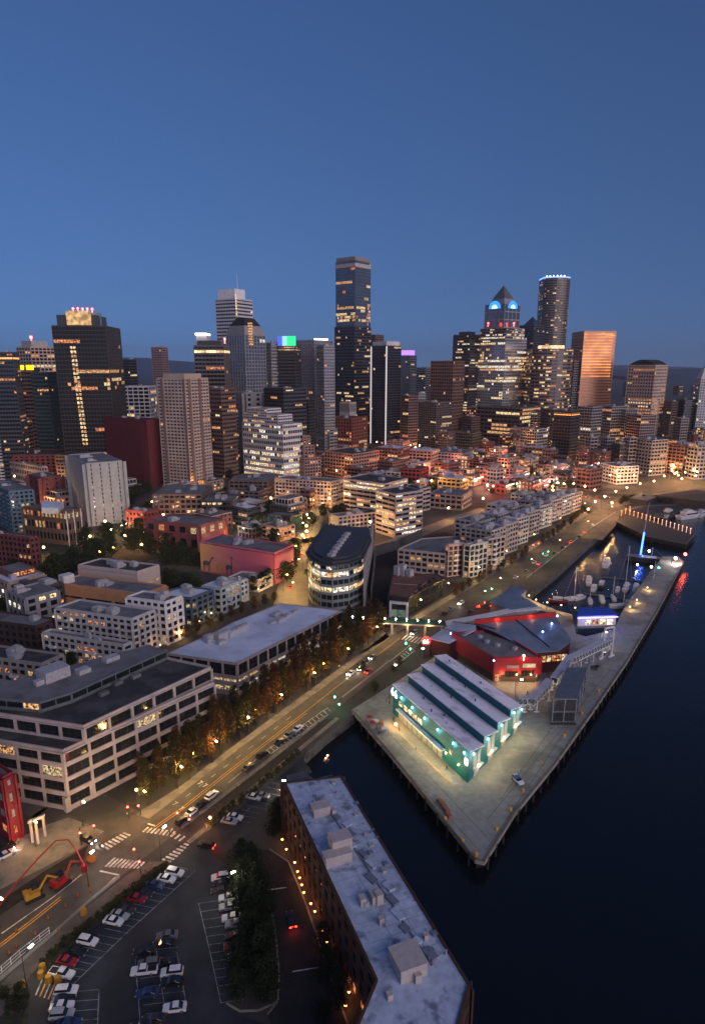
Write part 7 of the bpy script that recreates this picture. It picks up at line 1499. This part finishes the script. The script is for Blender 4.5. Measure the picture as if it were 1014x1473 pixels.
JK = [mat('jacket_'+k, c, .9) for k, c in dict(black=(.02,.02,.022), navy=(.02,.03,.07), red=(.25,.03,.03), grey=(.2,.2,.2), white=(.55,.55,.52), tan=(.3,.2,.12)).items()]
PM_ = [person_mesh(i, JK[i % 6], i % 2 == 0) for i in range(6)]
PN = ['black','navy','red','grey','white','tan']
who = [(245,1202,0,'crossing the road near the parking lane'),(248,1199,4,'crossing the road just ahead of the one in black'),(145,1222,0,'on the zebra stripes near the orange board'),(152,1224,1,'on the zebra stripes behind the one in black'),(184,1176,4,'waiting under the red signal before the tree row'),(191,1173,2,'waiting beside the tree row corner'),(210,1256,3,'standing at the near corner signal'),
       (222,1252,4,'beside the lamps at the near corner'),(296,1192,5,'by the torch on the walkway'),(310,1180,1,'walking along the dark track'),(341,1135,3,'on the walkway above the white car'),(430,1062,4,'on the walkway beside the slip'),(458,1045,0,'near the slip end of the walkway'),(520,1008,2,'crossing the plaza'),(509,1006,0,'beside the one in red on the plaza'),
       (556,1010,5,'outside the far corner of the teal hall'),(566,1038,0,'by the fire bowl'),(574,1052,3,'along the long wall of the teal hall'),(598,1080,4,'at the doors of the teal hall'),(642,1108,2,'near the front corner of the teal hall'),(545,1058,1,'behind the little stalls'),(436,975,2,'on the pavement under the columnar trees'),(488,962,4,'on the pavement near the queueing cars'),(740,1004,5,'in front of the glowing ground floor'),(758,1000,0,'under the first gangway'),(28,1214,3,'on the pavement by the crimson corner building')]
for x, y, k, w in who:
    p = G(x, y); o = bpy.data.objects.new('person', PM_[k]); C.objects.link(o); o.location = (p.x, p.y, GZ+.1); o.rotation_euler = (0, 0, R.uniform(0, 6.28)); tag(o, 'person in a %s jacket %s' % (PN[k], w), 'person', 'people on foot')
# ================================================================ MORE BLOCKS BETWEEN THE STREETS
cols = [('brown brick', MATS['brown_low']), ('tan', mat('tan_fill', (.34,.27,.22), .85)), ('grey', GREYT), ('dull red brick', mat('dull_red_fill', (.19,.075,.06), .85)), ('pale', mat('pale_fill', (.46,.42,.40), .85)), ('dark', DARKT), ('pinkish', mat('pinkish_fill', (.40,.27,.24), .85))]
def fill(x0, x1, y0, y1, n, where, group, hm=(7, 16), lit=.2):
    ps = []; k = 0
    for _ in range(n*14):
        if len(ps) >= n: break
        x, y = R.uniform(x0, x1), R.uniform(y0, y1); p = G(x, y); L1, L2 = R.uniform(12, 26), R.uniform(12, 24); r = math.hypot(L1, L2)/2; u, v = U(52), U(142); c = p+u*L1/2+v*L2/2
        if any(math.hypot(c.x-a, c.y-b_) < (r+rr)*.78 for a, b_, rr in FPT): continue
        FPT.append((c.x, c.y, r)); ps.append((x, y, p, u, v, L1, L2, c))
    for i, (x, y, p, u, v, L1, L2, c) in enumerate(sorted(ps, key=lambda q: q[0])):
        cn_, m = R.choice(cols); h = R.uniform(*hm); t = thing('low_building', '%s low block, %s %s' % (cn_, ORD[i], where), 'building', (c.x, c.y, GZ), group)
        poly = [p, p+u*L1, p+u*L1+v*L2, p+v*L2]; lt = R.choice((.03, .08, lit)); facade(t, poly, GZ, GZ+h, m, fh=3.8, bay=R.choice((3.2, 4, 5)), pw=R.choice((.6, 1.2, 2)), sp=R.choice((.35, .5)), lit=lt, lits=R.choice('woy'), mode='row', roof=R.choice((ROOFG, ROOFD, ROOFW, ROOFG)), floorlit={0: lt*2.2}); rooftop(t, poly, GZ+h, R.choice((1, 2, 3)))
        if R.random() < .45:
            k = R.uniform(.15, .35); q = [p+u*L1*k+v*L2*k, p+u*L1*(1-k*.4)+v*L2*k, p+u*L1*(1-k*.4)+v*L2*.9, p+u*L1*k+v*L2*.9]; h2 = R.uniform(3, 6); facade(t, q, GZ+h, GZ+h+h2, R.choice(cols)[1], nf=1, bay=3.5, pw=.6, sp=.3, lit=lt, roof=ROOFG, name='upper_wall', parapet=.4)
        if R.random() < .5:
            b = MB(); n_ = -v; b.ob(p, u, n_, -.5, L1+.5, -.2, .8, GZ+h-.2, GZ+h+.35); b.ob(p, v, -u, -.5, L2+.5, -.2, .8, GZ+h-.2, GZ+h+.35); b.build('cornice', [R.choice(cols)[1]], t)
        if R.random() < .5:
            b = MB(); b.ob(p, u, -v, .6, L1*R.uniform(.4, .95), .3, 1.8, GZ+3.1, GZ+3.35); b.build('awning', [R.choice((RD_, MECH, DARKM, CONC))], t)
        b = MB(); a_ = R.uniform(.1, .8); q = p+u*L1*a_+v*L2*.8; b.box((q.x, q.y, GZ+h), (3.4, 3.2, 3), .9); b.build('stair_head', [R.choice(cols)[1]], t)
        if 'market' in group and R.random() < .7:
            em, cl_ = R.choice(((emit('amber_eave', (1,.45,.15), 5), (1,.45,.15)), (emit('red_eave', (1,.06,.03), 6), (1,.1,.05)), (emit('pale_eave', (1,.8,.6), 5), (1,.7,.4)), (emit('red_eave', (1,.06,.03), 6), (1,.1,.05)))); b = MB(); n = -v; b.ob(p, u, n, .5, L1-.5, .4, .8, GZ+min(h, 9)-.8, GZ+min(h, 9)-.3); b.build('added_eave_bar', [em], t); q = p+u*L1/2-v*4; light('eave_light', cl_, 5000, (q.x, q.y, GZ+6), t, .6)  # glowing eave bars and lights added at random to raise the market's glow
fill(235,440,705,785,14,'from the left below the beige tower','low blocks below the beige tower', lit=.3)
fill(0,110,700,770,6,'from the left behind the rooftop bar','low blocks behind the rooftop bar')
fill(560,830,655,712,28,'from the left in the market district','low blocks of the market district', lit=.5)
fill(440,600,640,700,12,'from the left below the tallest tower','low blocks below the tallest tower', (8, 22), .3)
fill(840,1010,640,690,18,'from the left above the far quay','low blocks above the far quay', (8, 26), .4)
fill(100,240,640,720,8,'from the left around the huge maroon block','low blocks around the maroon block')
fill(240,420,640,700,10,'from the left beside the grove','low blocks behind the grove', (8, 24))
fill(0,90,870,935,3,'from the left on the grass slope','low blocks on the slope')
fill(600,1000,600,650,26,'from the left at the right hand towers','blocks at the feet of the right hand towers', (15, 60), .35)
fill(20,600,600,655,26,'from the left at the left hand towers','blocks at the feet of the left hand towers', (15, 55), .3)

# amber lamps added at random through the middle blocks for their glow
def scatter(kind, x0, y0, x1, y1, n, lab, group, **k):
    L = []
    for _ in range(n*25):
        if len(L) >= n: break
        x, y = R.uniform(x0, x1), R.uniform(y0, y1); p = G(x, y)
        if all(math.hypot(p.x-a, p.y-b_) > rr for a, b_, rr in FPT): L.append((x, y))
    for i, (x, y) in enumerate(sorted(L)): lamp(kind, x, y, lab % ORD[i], group, **k)
scatter('orange', 560, 650, 830, 712, 16, '%s amber side street lamp from the left in the market district', 'side street lamps of the market district')
scatter('orange', 240, 700, 440, 790, 12, '%s amber side street lamp from the left below the beige tower', 'side street lamps below the beige tower', h=8, pw=4000)
scatter('orange', 0, 690, 240, 790, 9, '%s amber side street lamp from the left below the ribbed slab', 'side street lamps below the ribbed slab', h=8, pw=4000)
scatter('orange', 840, 650, 1014, 700, 14, '%s amber side street lamp from the left above the far quay', 'side street lamps above the far quay')
scatter('orange', 430, 640, 600, 700, 8, '%s amber side street lamp from the left below the tallest tower', 'side street lamps below the tallest tower', pw=7000)
# far quay: dark pier sheds and planting
t, pts, hs = roofed('pier_shed', 'long dark roofed pier shed on the far quay at the picture edge', [(940,712),(1014,722),(1080,716),(1000,704)], 0, ROOFD, DARKM, [6,6,6,6])
t, pts, hs = roofed('pier_shed', 'low grey roofed shed at the shore end of the far quay', [(905,716),(930,720),(948,713),(922,709)], 0, ROOFG, DARKM, [5,5,5,5])
row('green', [(890,727),(905,719),(930,723),(960,725),(1010,727)], 12, '%s small tree from the left along the far quay path', 'small trees along the far quay', .5, 2)
row('green', [(770,722),(800,722),(828,728),(846,742)], 9, '%s low tree inside the boulevard curve', 'low trees inside the boulevard curve', .5, 2)
for i, (x, y, L_) in enumerate(((960,742,22),(990,745,26),(1008,742,18))): boat('yacht', x, y, L_, R.uniform(20, 60), '%s white ferry or yacht from the left moored beyond the lit dark pier' % ORD[i], 'vessels beyond the lit dark pier')
# faint dusk air
b = MB(); b.box((1500, 5500, -4), (15000, 13600, 420))
hz = b.build('haze', []); hz['kind'] = 'stuff'
hm = bpy.data.materials.new('haze'); hm.use_nodes = True; n = hm.node_tree.nodes; n.remove(n['Principled BSDF']); pv = n.new('ShaderNodeVolumePrincipled')
pv.inputs['Density'].default_value = .00006; pv.inputs['Color'].default_value = (.62,.70,.85,1); pv.inputs['Anisotropy'].default_value = .2
hm.node_tree.links.new(pv.outputs[0], n['Material Output'].inputs['Volume']); hz.data.materials.append(hm)
